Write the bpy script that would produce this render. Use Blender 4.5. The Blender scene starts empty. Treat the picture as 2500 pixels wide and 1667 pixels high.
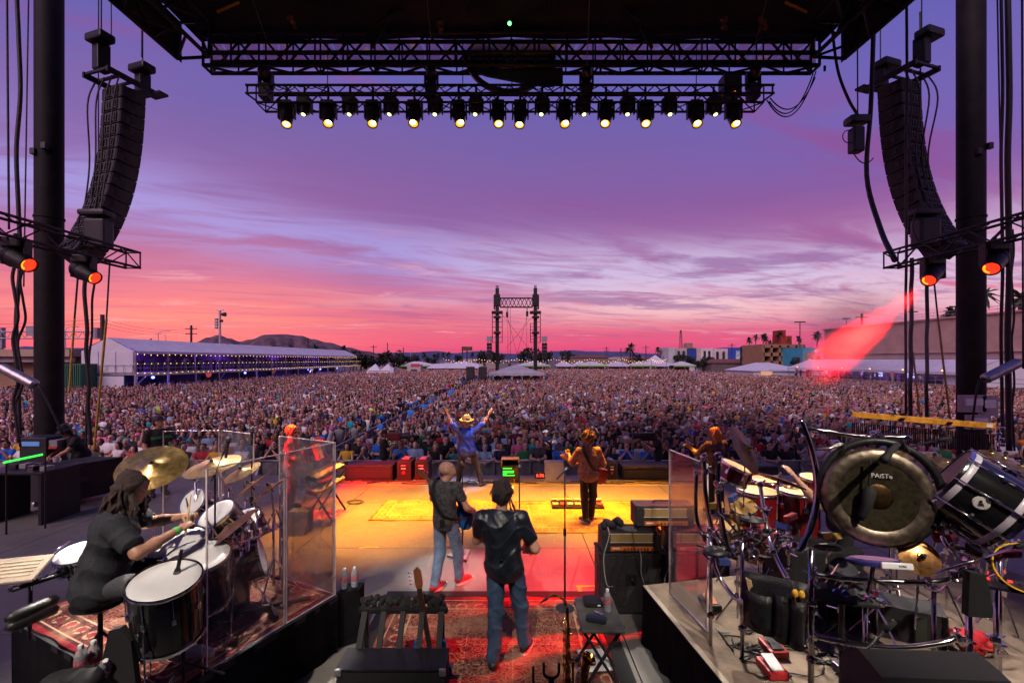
import bpy,bmesh,math,random
import numpy as np
from mathutils import Vector,Matrix,Euler

# ------------------------------------------------------------------ camera, world, sun, exposure
SC=bpy.context.scene
COL=SC.collection
FPX,CU,HZ,H=1111.1,1250.0,878.0,3.2      # focal length in photo pixels, centre column, horizon row, eye height over the stage
GZ=-1.3                                          # the field lies 1.3 m below the stage deck
cam_d=bpy.data.cameras.new('camera');cam=bpy.data.objects.new('camera',cam_d);COL.objects.link(cam)
cam.location=(0,0,H);cam.rotation_euler=(math.pi/2,0,0)
cam_d.sensor_width=36;cam_d.lens=16.0;cam_d.shift_y=(HZ-833.5)/2500
cam_d.clip_start=0.05;cam_d.clip_end=20000
SC.camera=cam
SC.view_settings.view_transform='Standard';SC.view_settings.look='None'
SC.view_settings.exposure=0.0;SC.view_settings.gamma=1.0;SC.view_settings.use_curve_mapping=False
SC.cycles.max_bounces=6;SC.cycles.diffuse_bounces=2;SC.cycles.glossy_bounces=3
SC.cycles.transmission_bounces=4;SC.cycles.transparent_max_bounces=14;SC.cycles.volume_bounces=0
SC.cycles.caustics_reflective=False;SC.cycles.caustics_refractive=False
SC.cycles.use_denoising=True;SC.cycles.sample_clamp_indirect=4.0
SC.cycles.volume_step_rate=2.0;SC.cycles.use_adaptive_sampling=True;SC.cycles.adaptive_threshold=0.03

def lin(c):
    c=c/255.0
    return c/12.92 if c <= 0.04045 else((c+0.055)/1.055)**2.4
def rgb(r,g,b):return(lin(r),lin(g),lin(b),1.0)

class G:
    """small node graph writer"""
    def __init__(s,tree):s.t=tree;s.n=tree.nodes;s.l=tree.links
    def node(s,typ,**kw):
        x=s.n.new(typ)
        for k,v in kw.items():setattr(x,k,v)
        return x
    def put(s,sock,val):
        if hasattr(val,'is_output'):s.l.new(val,sock)
        else:sock.default_value=val
    def m(s,op,a,b=0.0,c=None,clamp=False):
        x=s.node('ShaderNodeMath',operation=op,use_clamp=clamp)
        s.put(x.inputs[0],a);s.put(x.inputs[1],b)
        if c is not None:s.put(x.inputs[2],c)
        return x.outputs[0]
    def mix(s,f,a,b,mode='MIX'):
        x=s.node('ShaderNodeMix',data_type='RGBA',blend_type=mode)
        s.put(x.inputs[0],f);s.put(x.inputs[6],a);s.put(x.inputs[7],b)
        return x.outputs[2]
    def ramp(s,f,stops,interp='LINEAR'):
        x=s.node('ShaderNodeValToRGB');x.color_ramp.interpolation=interp
        e=x.color_ramp.elements
        while len(e)<len(stops):e.new(0.5)
        for k,(p,c)in enumerate(stops):e[k].position=p;e[k].color=c if len(c)==4 else(*c,1)
        s.put(x.inputs[0],f);return x.outputs[0]
    def step(s,x,a,b):
        n=s.node('ShaderNodeMapRange',interpolation_type='SMOOTHSTEP')
        s.put(n.inputs[0],x);n.inputs[1].default_value=a;n.inputs[2].default_value=b
        return n.outputs[0]
    def xyz(s,x,y,z):
        n=s.node('ShaderNodeCombineXYZ');s.put(n.inputs[0],x);s.put(n.inputs[1],y);s.put(n.inputs[2],z);return n.outputs[0]
    def noise(s,vec,scale,detail=4,rough=0.55,dist=0.0):
        n=s.node('ShaderNodeTexNoise');s.put(n.inputs['Vector'],vec)
        n.inputs['Scale'].default_value=scale;n.inputs['Detail'].default_value=detail
        n.inputs['Roughness'].default_value=rough;n.inputs['Distortion'].default_value=dist
        return n.outputs[0]

SUN_EL,SUN_AZ=math.radians(38),math.radians(-150)
world=bpy.data.worlds.new('World');SC.world=world;world.use_nodes=True
def build_world():
    g=G(world.node_tree);g.n.clear()
    out=g.node('ShaderNodeOutputWorld');bg=g.node('ShaderNodeBackground')
    tc=g.node('ShaderNodeTexCoord');sep=g.node('ShaderNodeSeparateXYZ');g.l.new(tc.outputs['Generated'],sep.inputs[0])
    x,y,z=sep.outputs
    hyp=g.m('SQRT',g.m('ADD',g.m('MULTIPLY',x,x),g.m('MULTIPLY',y,y)))
    s=g.m('DIVIDE',x,g.m('MAXIMUM',hyp,0.001))
    zc=g.m('MAXIMUM',z,0.0)
    # dusk gradient by height
    w=g.noise(g.xyz(g.m('MULTIPLY',x,1.2),g.m('MULTIPLY',y,1.2),g.m('MULTIPLY',z,3)),1.6,3)
    e=g.m('ADD',zc,g.m('MULTIPLY',g.m('SUBTRACT',w,0.5),g.m('MULTIPLY',g.m('MINIMUM',zc,0.2),0.55)))
    base=g.ramp(e,[(0.0,rgb(196,70,128)),(0.03,rgb(228,78,128)),(0.075,rgb(224,92,132)),(0.13,rgb(206,98,146)),
                      (0.20,rgb(168,94,154)),(0.29,rgb(138,86,156)),(0.40,rgb(120,90,162)),(0.50,rgb(100,92,174)),(0.62,rgb(84,86,170)),(1.0,rgb(74,78,152))])
    # cloud deck seen in perspective: coordinates on a plane overhead, bands lying across the view
    inv=g.m('DIVIDE',1.0,g.m('ADD',zc,0.045))
    px,py=g.m('MULTIPLY',x,inv),g.m('MULTIPLY',y,inv)
    ca,sa=math.cos(math.radians(24)),math.sin(math.radians(24))
    qx=g.m('ADD',g.m('MULTIPLY',px,ca),g.m('MULTIPLY',py,sa))
    qy=g.m('SUBTRACT',g.m('MULTIPLY',py,ca),g.m('MULTIPLY',px,sa))
    n1=g.noise(g.xyz(g.m('MULTIPLY',qx,0.22),g.m('MULTIPLY',qy,0.55),3.7),1.0,6,0.55,0.7)
    n2=g.noise(g.xyz(g.m('MULTIPLY',px,0.55),g.m('MULTIPLY',py,1.0),8.1),1.3,8,0.62,0.4)
    n3=g.noise(g.xyz(g.m('MULTIPLY',qx,0.12),g.m('MULTIPLY',qy,0.2),1.3),1.0,3,0.5,0.3)
    n4=g.noise(g.xyz(g.m('MULTIPLY',qx,0.5),g.m('MULTIPLY',qy,1.6),5.3),1.2,7,0.6,0.9)
    # coral glow low on the side where the sun went down
    glow=g.m('MULTIPLY',g.step(s,0.25,-0.6),g.m('MULTIPLY',g.step(e,0.02,0.10),g.step(e,0.27,0.12)))
    base=g.mix(g.m('MULTIPLY',glow,g.m('ADD',0.05,g.m('MULTIPLY',g.step(n1,.35,.65),0.75))),base,rgb(238,120,122))
    # long lavender gaps in the cloud
    band=g.m('MULTIPLY',g.step(zc,0.055,0.15),g.step(zc,0.50,0.22))
    gap=g.m('MULTIPLY',g.step(n1,0.47,0.68),band)
    gap=g.m('MULTIPLY',gap,g.m('ADD',0.5,g.m('MULTIPLY',n4,0.9)))
    gapc=g.mix(g.step(zc,0.12,0.30),rgb(226,192,220),rgb(150,138,208))
    base=g.mix(g.m('MULTIPLY',gap,0.55,clamp=True),base,gapc)
    # one long pale break that runs down across the view
    q=g.m('DIVIDE',g.m('SUBTRACT',zc,g.m('ADD',0.202,g.m('ADD',g.m('MULTIPLY',s,-0.10),g.m('MULTIPLY',g.m('SUBTRACT',n3,0.5),0.10)))),0.062)
    brk=g.m('MULTIPLY',g.m('EXPONENT',g.m('MULTIPLY',g.m('MULTIPLY',q,q),-1.0)),g.m('ADD',0.10,g.m('MULTIPLY',g.step(n4,0.34,0.66),0.95)))
    base=g.mix(g.m('MULTIPLY',brk,1.0,clamp=True),base,g.mix(g.step(s,-0.35,0.2),rgb(160,154,230),rgb(214,208,246)))
    # brighter peach-white opening on the other side
    lob=g.m('MULTIPLY',g.step(s,-0.22,0.35),g.m('MULTIPLY',g.step(zc,0.05,0.11),g.step(zc,0.27,0.15)))
    lob=g.m('MULTIPLY',lob,g.step(g.m('ADD',g.m('MULTIPLY',n4,0.6),g.m('MULTIPLY',n3,0.5)),0.38,0.64))
    base=g.mix(g.m('MULTIPLY',lob,0.92),base,g.mix(g.step(zc,0.08,0.19),rgb(250,198,200),rgb(208,194,232)))
    # mauve cloudlets in front of the opening
    cl=g.m('MULTIPLY',g.step(n2,0.50,0.64),g.m('MULTIPLY',g.step(zc,0.06,0.12),g.step(zc,0.34,0.2)))
    cl=g.m('MULTIPLY',cl,g.step(s,-0.45,0.3))
    base=g.mix(g.m('MULTIPLY',cl,0.75),base,rgb(148,98,158))
    # soft large-scale brightness in the upper veil
    base=g.mix(g.m('MULTIPLY',g.step(n3,0.40,0.66),g.m('MULTIPLY',g.step(zc,0.2,0.4),0.65)),base,rgb(104,100,192))
    base=g.mix(g.m('MULTIPLY',g.step(n4,0.52,0.75),g.m('MULTIPLY',g.step(zc,0.16,0.34),0.70)),base,rgb(142,76,148))
    low=g.m('MULTIPLY',g.step(zc,0.02,0.06),g.step(zc,0.30,0.16))
    base=g.mix(g.m('MULTIPLY',g.m('MULTIPLY',g.step(n4,0.50,0.68),low),0.60),base,rgb(172,84,146))
    base=g.mix(g.m('MULTIPLY',g.m('MULTIPLY',g.step(n2,0.44,0.30),low),0.55),base,rgb(236,168,186))
    # clear twilight sky behind it all
    sky=g.node('ShaderNodeTexSky');sky.sky_type='NISHITA';sky.sun_disc=False
    sky.sun_elevation=math.radians(1.0);sky.sun_rotation=math.radians(-35)
    tw=g.node('ShaderNodeVectorMath',operation='SCALE');g.l.new(sky.outputs[0],tw.inputs[0]);tw.inputs['Scale'].default_value=0.02
    final=g.mix(1.0,base,tw.outputs[0],'ADD')
    g.l.new(final,bg.inputs[0]);bg.inputs[1].default_value=1.0
    g.l.new(bg.outputs[0],out.inputs[0])
build_world()
sd=bpy.data.lights.new('sun','SUN');sun=bpy.data.objects.new('sun',sd);COL.objects.link(sun)
sd.energy=2.5;sd.angle=math.radians(45);sd.color=(1.0,0.70,0.76)      # last glow of a bright cloudy sky
_d=-Vector((math.cos(SUN_EL)*math.sin(SUN_AZ),math.cos(SUN_EL)*math.cos(SUN_AZ),math.sin(SUN_EL)))
sun.rotation_euler=_d.to_track_quat('-Z','Y').to_euler()
# ------------------------------------------------------------------ helpers
rnd=random.Random(7)
def P(u,v,Y):return Vector(((u-CU)/FPX*Y,Y,H-(v-HZ)/FPX*Y))       # photo column and row at a known distance
def F(u,v,z=0.0):                                                     # photo column and row on a level surface
    Y=(H-z)*FPX/(v-HZ);return Vector(((u-CU)/FPX*Y,Y,z))
def V(*a):return Vector(a)

MATS={}
def M(name,col,rough=0.6,metal=0.0,var=0.12,scale=6.0,bump=0.0,emit=None,es=0.0,spec=0.5,coat=0.0,alpha=1.0):
    if name in MATS:return MATS[name]
    m=bpy.data.materials.new(name);m.use_nodes=True;g=G(m.node_tree);b=g.n['Principled BSDF']
    col=col if len(col)==4 else(*col,1)
    if var>0:
        tc=g.node('ShaderNodeTexCoord')
        n=g.noise(tc.outputs['Object'],scale,5,0.6)
        d=tuple(max(0,c*(1-var*1.6))for c in col[:3])+(1,);l=tuple(min(1,c*(1+var*1.3))for c in col[:3])+(1,)
        g.l.new(g.ramp(n,[(0.3,d),(0.7,l)]),b.inputs['Base Color'])
        g.l.new(g.m('ADD',rough-0.08,g.m('MULTIPLY',n,0.16),clamp=True),b.inputs['Roughness'])
        if bump:
            bp=g.node('ShaderNodeBump');bp.inputs['Strength'].default_value=bump;bp.inputs['Distance'].default_value=0.01
            g.l.new(g.noise(tc.outputs['Object'],scale*6,4),bp.inputs['Height']);g.l.new(bp.outputs[0],b.inputs['Normal'])
    else:
        b.inputs['Base Color'].default_value=col;b.inputs['Roughness'].default_value=rough
    b.inputs['Metallic'].default_value=metal;b.inputs['Specular IOR Level'].default_value=spec
    if coat:b.inputs['Coat Weight'].default_value=coat;b.inputs['Coat Roughness'].default_value=0.08
    if emit is not None:b.inputs['Emission Color'].default_value=emit if len(emit)==4 else(*emit,1);b.inputs['Emission Strength'].default_value=es
    if alpha<1:b.inputs['Alpha'].default_value=alpha
    MATS[name]=m;return m

def mesh(name,v,f,smooth=False):
    me=bpy.data.meshes.new(name);me.from_pydata([tuple(p)for p in v],[],f)
    if smooth:me.shade_smooth()
    return me
def ob(name,me,parent=None,mat=None):
    o=bpy.data.objects.new(name,me);COL.objects.link(o)
    if mat is not None and me is not None and not me.materials:me.materials.append(mat)
    if parent is not None:
        o.parent=parent
        if parent.type=='EMPTY':o.matrix_parent_inverse=Matrix.Translation(-parent.location)
    return o
def tag(o,label,cat,group=None,kind=None):
    if label:o['label']=label
    if cat:o['category']=cat
    if group:o['group']=group
    if kind:o['kind']=kind
    return o
def T(name,label,cat,loc=(0,0,0),group=None):
    o=bpy.data.objects.new(name,None);COL.objects.link(o);o.location=loc;o.empty_display_size=0.1
    return tag(o,label,cat,group)
def copy_tree(o,parent=None):
    c=o.copy();COL.objects.link(c);c.parent=parent
    for ch in o.children:copy_tree(ch,c)
    return c
def place(proto,used,loc,rz=0,label=None):
    """first call places the prototype itself, later calls a copy with its parts"""
    o=proto if not used else copy_tree(proto)
    used.append(1);o.location=loc;o.rotation_euler=(0,0,rz)
    if label:o['label']=label
    return o

def axes(d,up=(0,0,1)):
    d=Vector(d).normalized();up=Vector(up)
    if abs(d.dot(up))>0.98:up=Vector((0,1,0))if abs(d.z)>0.9 else Vector((0,0,1))
    x=up.cross(d).normalized();y=d.cross(x)
    return x,y,d
def frame(c,zdir,up=(0,0,1)):
    """4x4 matrix at c whose local z points along zdir"""
    x,y,z=axes(zdir,up)
    return Matrix(((x.x,y.x,z.x,c[0]),(x.y,y.y,z.y,c[1]),(x.z,y.z,z.z,c[2]),(0,0,0,1)))
def RZ(a):return Matrix.Rotation(a,4,'Z')
def RX(a):return Matrix.Rotation(a,4,'X')
def RY(a):return Matrix.Rotation(a,4,'Y')
def TR(*a):return Matrix.Translation(Vector(a[0])if len(a)==1 else Vector(a))

class MB:
    def __init__(s):s.v=[];s.f=[];s.mi=[];s.cur=0
    def add(s,v,f,X=None):
        k=len(s.v)
        s.v+=[X @ Vector(p)for p in v] if X is not None else [Vector(p)for p in v]
        s.f+=[tuple(i+k for i in q)for q in f];s.mi+=[s.cur]*len(f);return s
    def box(s,c,d,X=None,ch=0.0):
        """box centred at c; X: extra transform; ch: chamfer"""
        hx,hy,hz=d[0]/2,d[1]/2,d[2]/2
        if ch <= 0:
            v=[(c[0]+i*hx,c[1]+j*hy,c[2]+k*hz)for i in(-1,1)for j in(-1,1)for k in(-1,1)]
            return s.add(v,[(0,1,3,2),(4,6,7,5),(0,4,5,1),(2,3,7,6),(0,2,6,4),(1,5,7,3)],X)
        b=bmesh.new();bmesh.ops.create_cube(b,size=1)
        for p in b.verts:p.co=Vector((p.co.x*d[0],p.co.y*d[1],p.co.z*d[2]))
        bmesh.ops.bevel(b,geom=b.edges[:],offset=min(ch,min(d)*0.45),segments=2,affect='EDGES',profile=0.6)
        b.verts.index_update();v=[p.co+Vector(c)for p in b.verts];f=[[q.index for q in x.verts] for x in b.faces];b.free()
        return s.add(v,f,X)
    def cyl(s,a,b,r0,r1=None,n=10,cap=True):
        a,b=Vector(a),Vector(b);r1=r0 if r1 is None else r1;x,y,_=axes(b-a)
        v=[]
        for c,r in((a,r0),(b,r1)):
            v+=[c+(x*math.cos(2*math.pi*i/n)+y*math.sin(2*math.pi*i/n))*r for i in range(n)]
        f=[(i,(i+1)% n,n+(i+1)% n,n+i)for i in range(n)]
        if cap:f+=[tuple(range(n-1,-1,-1)),tuple(range(n,2*n))]
        return s.add(v,f)
    def tube(s,pts,r,n=8,closed=False,cap=True):
        pts=[Vector(p)for p in pts];k=len(pts);rr=r if isinstance(r,(list,tuple))else [r]*k
        v=[];f=[];px=None
        for i,p in enumerate(pts):
            d=(pts[(i+1)% k]-pts[i-1])if closed else(pts[min(i+1,k-1)]-pts[max(i-1,0)])
            if d.length<1e-9:d=Vector((0,0,1))
            d.normalize()
            if px is None:x,y,_=axes(d)
            else:
                x=(px-d*px.dot(d));x=x.normalized()if x.length>1e-6 else axes(d)[0];y=d.cross(x)
            px=x
            v+=[p+(x*math.cos(2*math.pi*j/n)+y*math.sin(2*math.pi*j/n))*rr[i] for j in range(n)]
        m=k if closed else k-1
        for i in range(m):
            a,b=i*n,((i+1)% k)*n
            f+=[(a+j,a+(j+1)% n,b+(j+1)% n,b+j)for j in range(n)]
        if cap and not closed:f+=[tuple(range(n-1,-1,-1)),tuple(range((k-1)*n,k*n))]
        return s.add(v,f)
    def sph(s,c,r,nu=12,nv=8,X=None):
        r=r if isinstance(r,(tuple,list))else(r,r,r);v=[(c[0],c[1],c[2]-r[2])]
        for j in range(1,nv):
            t=-math.pi/2+math.pi*j/nv
            v+=[(c[0]+r[0]*math.cos(t)*math.cos(2*math.pi*i/nu),c[1]+r[1]*math.cos(t)*math.sin(2*math.pi*i/nu),c[2]+r[2]*math.sin(t))for i in range(nu)]
        v.append((c[0],c[1],c[2]+r[2]));e=len(v)-1
        f=[(0,1+(i+1)% nu,1+i)for i in range(nu)]
        for j in range(nv-2):
            a=1+j*nu;f+=[(a+i,a+(i+1)% nu,a+nu+(i+1)% nu,a+nu+i)for i in range(nu)]
        a=1+(nv-2)*nu;f+=[(a+i,a+(i+1)% nu,e)for i in range(nu)]
        return s.add(v,f,X)
    def lathe(s,prof,X=None,n=24,a0=0.0,a1=2*math.pi):
        full=abs(a1-a0-2*math.pi)<1e-6;m=n if full else n+1;v=[]
        for r,z in prof:v+=[(r*math.cos(a0+(a1-a0)*i/n),r*math.sin(a0+(a1-a0)*i/n),z)for i in range(m)]
        f=[]
        for j in range(len(prof)-1):
            a,b=j*m,(j+1)*m
            f+=[(a+i,a+(i+1)% m,b+(i+1)% m,b+i)for i in range(n)]
        return s.add(v,f,X)
    def prism(s,poly,d,X=None):
        n=len(poly);v=[(p[0],p[1],0)for p in poly]+[(p[0],p[1],d)for p in poly]
        f=[tuple(range(n-1,-1,-1)),tuple(range(n,2*n))]+[(i,(i+1)% n,n+(i+1)% n,n+i)for i in range(n)]
        return s.add(v,f,X)
    def quad(s,a,b,c,d):return s.add([a,b,c,d],[(0,1,2,3)])
    def build(s,name,mat,parent=None,smooth=False,sub=None):
        me=mesh(name,s.v,s.f,smooth)
        for x in(mat if isinstance(mat,(list,tuple))else [mat]):me.materials.append(x)
        if any(s.mi):me.polygons.foreach_set('material_index',s.mi)
        if smooth=='auto':
            me.shade_smooth()
            try:me.set_sharp_from_angle(angle=math.radians(40))
            except Exception:pass
        return ob(name,me,parent)

_UNIT={}
def unit_cyl(mat,n=6):
    k=(mat.name,n)
    if k not in _UNIT:
        b=MB().cyl((0,0,0),(0,0,1),1,n=n);me=mesh('bar',b.v,b.f);me.shade_smooth()
        try:me.set_sharp_from_angle(angle=math.radians(50))
        except Exception:pass
        me.materials.append(mat);_UNIT[k]=me
    return _UNIT[k]
def bar(a,b,r,name,mat,parent,n=6):
    a,b=Vector(a),Vector(b);o=ob(name,unit_cyl(mat,n),parent);L=(b-a).length
    o.matrix_basis=frame(a,b-a)@ Matrix.Diagonal((r,r,max(L,1e-4),1));return o
def unit_box(mat):
    k=(mat.name,'box')
    if k not in _UNIT:
        b=MB().box((0,0,0),(1,1,1));me=mesh('block',b.v,b.f);me.materials.append(mat);_UNIT[k]=me
    return _UNIT[k]
def block(c,d,name,mat,parent,R=None):
    o=ob(name,unit_box(mat),parent);X=Matrix.Translation(Vector(c))
    if R is not None:X=X @ R
    o.matrix_basis=X @ Matrix.Diagonal((d[0],d[1],d[2],1));return o
def arc(a,b,sag,n=10,d=(0,0,-1)):
    a,b,d=Vector(a),Vector(b),Vector(d)
    return [a.lerp(b,i/n)+d*sag*4*(i/n)*(1-i/n)for i in range(n+1)]
def smooth_path(pts,n=8):
    """Catmull-Rom through points"""
    p=[Vector(x)for x in pts];p=[p[0]*2-p[1]]+p+[p[-1]*2-p[-2]];out=[]
    for i in range(1,len(p)-2):
        for j in range(n):
            t=j/n;a,b,c,d=p[i-1],p[i],p[i+1],p[i+2]
            out.append(0.5*((2*b)+(c-a)*t+(2*a-5*b+4*c-d)*t*t+(3*b-a-3*c+d)*t**3))
    out.append(p[-2]);return out

def truss(parent,a,b,w,h,bays,mat,cr=0.03,br=0.018,up=(0,0,1),faces='tbfk',phase=0):
    """box truss: four chords, each zig-zag brace a bar of its own"""
    a,b=Vector(a),Vector(b);d=(b-a).normalized();up=Vector(up);sx=d.cross(up).normalized();up=sx.cross(d)
    c={}
    for i,(p,q)in enumerate(((1,1),(1,-1),(-1,-1),(-1,1))):
        o=sx*(w/2*p)+up*(h/2*q);c[i]=o;bar(a+o,b+o,cr,'chord',mat,parent,8)
    L=(b-a)/bays;pairs={'f':(0,1),'b':(1,2),'k':(2,3),'t':(3,0)}
    for fc in faces:
        i,j=pairs[fc]
        for k in range(bays):
            p,q=(c[i],c[j])if(k+phase)% 2==0 else(c[j],c[i])
            bar(a+L*k+p,a+L*(k+1)+q,br,'brace',mat,parent,5)
    for k in(0,bays):
        for i,j in pairs.values():bar(a+L*k+c[i],a+L*k+c[j],br*1.2,'brace',mat,parent,5)

# text as a flat mesh
def text_mesh(name,s,size,mat,X,parent=None,depth=0.002,align='CENTER'):
    cu=bpy.data.curves.new(name,'FONT');cu.body=s;cu.size=size;cu.extrude=depth;cu.align_x=align;cu.align_y='CENTER'
    cu.resolution_u=3
    t=bpy.data.objects.new(name,cu);COL.objects.link(t)
    dg=bpy.context.evaluated_depsgraph_get();me=bpy.data.meshes.new_from_object(t.evaluated_get(dg))
    bpy.data.objects.remove(t);bpy.data.curves.remove(cu)
    me.transform(X);me.materials.clear();me.materials.append(mat)
    return ob(name,me,parent)

# common materials
BLACKP=M('black_powder_coat',(0.012,0.012,0.014),0.45,0.3,0.3,12)
BLACK=M('black_plastic',(0.012,0.012,0.013),0.5,0,0.3,10)
BLACKM=M('matt_black',(0.008,0.008,0.009),0.8,0,0.3,8)
RUBBER=M('cable_rubber',(0.015,0.015,0.016),0.6,0,0.2,20)
CHROME=M('chrome',(0.75,0.74,0.76),0.12,1.0,0.08,15)
DCHROME=M('dark_chrome',(0.22,0.21,0.24),0.16,1.0,0.15,15)
STEEL=M('galvanised_steel',(0.42,0.42,0.44),0.45,0.8,0.15,9)
GREYP=M('grey_paint',(0.25,0.25,0.27),0.55,0,0.15,5)
WHITE=M('white_plastic',(0.75,0.74,0.75),0.45,0,0.06,8)
TOLEX=M('black_tolex',(0.014,0.013,0.014),0.62,0,0.35,60,0.4)
# ------------------------------------------------------------------ ground, stage deck, mountains
def ground():
    g_m=M('dusty_ground',(0.10,0.085,0.08),0.95,0,0.25,0.3)
    b=MB();b.box((0,2400,GZ-0.5),(16000,6000,1.0));tag(b.build('ground',g_m),'bare dusty festival ground running to the mountains','ground',kind='structure')
ground()
def deck_mat():
    m=bpy.data.materials.new('stage_deck_paint');m.use_nodes=True;g=G(m.node_tree);b=g.n['Principled BSDF']
    tc=g.node('ShaderNodeTexCoord');ge=g.node('ShaderNodeNewGeometry')
    n=g.noise(ge.outputs['Position'],0.9,6,0.65);n2=g.noise(ge.outputs['Position'],9,6,0.7);n3=g.noise(ge.outputs['Position'],60,3)
    oi=g.node('ShaderNodeObjectInfo')
    c=g.ramp(n,[(0.3,(0.13,0.12,0.11,1)),(0.55,(0.18,0.168,0.15,1)),(0.75,(0.23,0.21,0.185,1))])
    c=g.mix(g.m('MULTIPLY',g.step(n2,0.52,0.72),0.5),c,(0.11,0.10,0.095,1))
    c=g.mix(g.m('MULTIPLY',g.step(n2,0.40,0.28),0.35),c,(0.31,0.29,0.26,1))
    sx=g.node('ShaderNodeSeparateXYZ');g.l.new(ge.outputs['Position'],sx.inputs[0])
    for a,b_,cc,f in((.7,9,(.07,.065,.06,1),.7),(8,.6,(.36,.34,.3,1),.5)):
        st=g.noise(g.xyz(g.m('MULTIPLY',sx.outputs[0],a),g.m('MULTIPLY',sx.outputs[1],b_),0.0),1.6,6,.75,1.2);c=g.mix(g.m('MULTIPLY',g.step(st,.58,.70),f),c,cc)
    c=g.mix(g.m('MULTIPLY',oi.outputs['Random'],0.25),c,(0.09,0.085,0.08,1))
    g.l.new(c,b.inputs['Base Color']);g.l.new(g.m('ADD',0.42,g.m('MULTIPLY',n2,0.3)),b.inputs['Roughness'])
    bp=g.node('ShaderNodeBump');bp.inputs['Strength'].default_value=0.12;bp.inputs['Distance'].default_value=0.004
    g.l.new(n3,bp.inputs['Height']);g.l.new(bp.outputs[0],b.inputs['Normal'])
    return m
def stage():
    dm=deck_mat()
    st=T('stage_floor','worn grey painted stage deck of large sheets',None,(0,6,GZ));st['kind']='structure'
    MB().box((0,4.8,-0.16),(27,15.7,0.26)).build('deck_base',BLACKM,st)
    MB().box((0,12.60,-0.86),(27,0.06,1.2)).build('skirt',BLACKM,st)
    me=None;w,l=2.44,2.44
    for i in range(-5,6):
        for j in range(7):
            x0=i*w-1.15;y0=12.63-(j+1)*l
            if me is None:
                b=MB();b.box((0,0,0),(w-0.012,l-0.012,0.03),ch=0.004);me=mesh('deck_panel',b.v,b.f);me.materials.append(dm)
            o=ob('deck_panel',me,st);o.matrix_basis=TR(x0+w/2,y0+l/2,-0.015+rnd.uniform(-0.0012,0.0012))
stage()
def unseen_backdrop():  # unseen curtain added behind the camera to cut light from the rear
    v=[];f=[]
    for i in range(61):x=-13+26*i/60;y=-2.8+0.10*math.sin(i*1.3);v+=[(x,y,0.0),(x,y+.04,13.0)]
    for i in range(60):f.append((2*i,2*i+2,2*i+3,2*i+1))
    o=ob('added_backdrop',mesh('added_backdrop',v,f,True),None,M('added_curtain_black',(0.02,0.02,0.024),.95,0,.3,3));tag(o,'black pleated curtain added behind the camera to block light','curtain',kind='structure')
unseen_backdrop()
def mountains():
    mm=M('desert_rock',(0.11,0.06,0.08),0.95,0,0.5,0.02)
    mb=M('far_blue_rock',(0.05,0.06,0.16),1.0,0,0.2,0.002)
    def ridge(name,pts,Y,depth,mat,label,jag,seed):
        r=random.Random(seed);pts=sorted(pts);n=260;v=[];f=[];rows=10
        xs=[pts[0][0]+(pts[-1][0]-pts[0][0])*i/n for i in range(n+1)]
        def hgt(u):
            for(a,b),(c,d)in zip(pts,pts[1:]):
                if a <= u <= c:return b+(d-b)*(0.5-0.5*math.cos(math.pi*(u-a)/(c-a)))
            return pts[-1][1]
        ph=[r.uniform(0,6.28)for _ in range(12)]
        for j in range(rows+1):
            t=j/rows
            for u in xs:
                top=(HZ-hgt(u))/FPX*(Y+depth)+ H
                wob=sum(math.sin(u*0.02*(k+1)*1.7+ph[k]+t*2.0*(k % 3))/(k+1.5)for k in range(9))
                z=GZ+(top-GZ)*(math.sin(t*math.pi/2)**0.8)
                z+=wob*jag*Y*0.0024*math.sin(math.pi*t)+(wob*jag*Y*0.00035 if j==rows else 0)
                yy=Y+depth*t+wob*depth*0.16*(1-t*0.7)
                s=yy/Y
                v.append(((u-CU)/FPX*Y*s,yy,z))
        m=n+1
        for j in range(rows):
            for i in range(n):f.append((j*m+i,j*m+i+1,(j+1)*m+i+1,(j+1)*m+i))
        o=ob(name,mesh(name,v,f,True),None,mat);tag(o,label,'mountain',kind='structure')
    ridge('mountain',[(330,872),(395,866),(440,852),(475,836),(508,824),(533,818),(560,826),(585,834),(610,829),(650,817),(690,816),(735,820),(762,828),(800,836),(850,848),(890,857),(940,866),(1000,874)],2600,500,mm,'dark mauve desert mountain beyond the long tent',1.0,3)
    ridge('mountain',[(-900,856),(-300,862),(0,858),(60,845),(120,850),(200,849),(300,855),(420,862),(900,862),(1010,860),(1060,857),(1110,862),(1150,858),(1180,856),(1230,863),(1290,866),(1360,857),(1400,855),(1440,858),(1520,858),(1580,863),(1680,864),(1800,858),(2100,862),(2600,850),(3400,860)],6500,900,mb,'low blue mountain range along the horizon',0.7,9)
mountains()

# ------------------------------------------------------------------ columns, roof, trusses
PIPE=M('column_black_paint',(0.010,0.008,0.010),0.7,0,0.4,2.5,.2,spec=.2)
def columns():
    for sx,lab in((-1,'thick round black stage column beside the left speaker hang'),(1,'thick round black stage column beside the right speaker hang')):
        x=-12.2 if sx<0 else 12.1
        t=T('stage_column',lab,'column',(x,12,0),'stage columns')
        b=MB();b.cyl((x,12,-0.0),(x,12,16),0.29,n=40);b.build('pipe',PIPE,t,'auto')
        b=MB();b.lathe([(0.29,0.0),(0.48,0.0),(0.48,0.05),(0.30,0.06)],TR(x,12,0.0),32);b.build('base_flange',PIPE,t)
        b=MB();b.lathe([(0.291,0),(0.31,0.004),(0.31,0.05),(0.291,0.054)],TR(x,12,6.9),32);b.build('weld_ring',PIPE,t)
        for k in range(2):
            b=MB();b.box((x-0.1+0.28*k,12-0.30,8.55+0.14*k),(0.12,0.10,0.16),ch=0.01);b.build('cleat',BLACKP,t)
columns()

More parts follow.
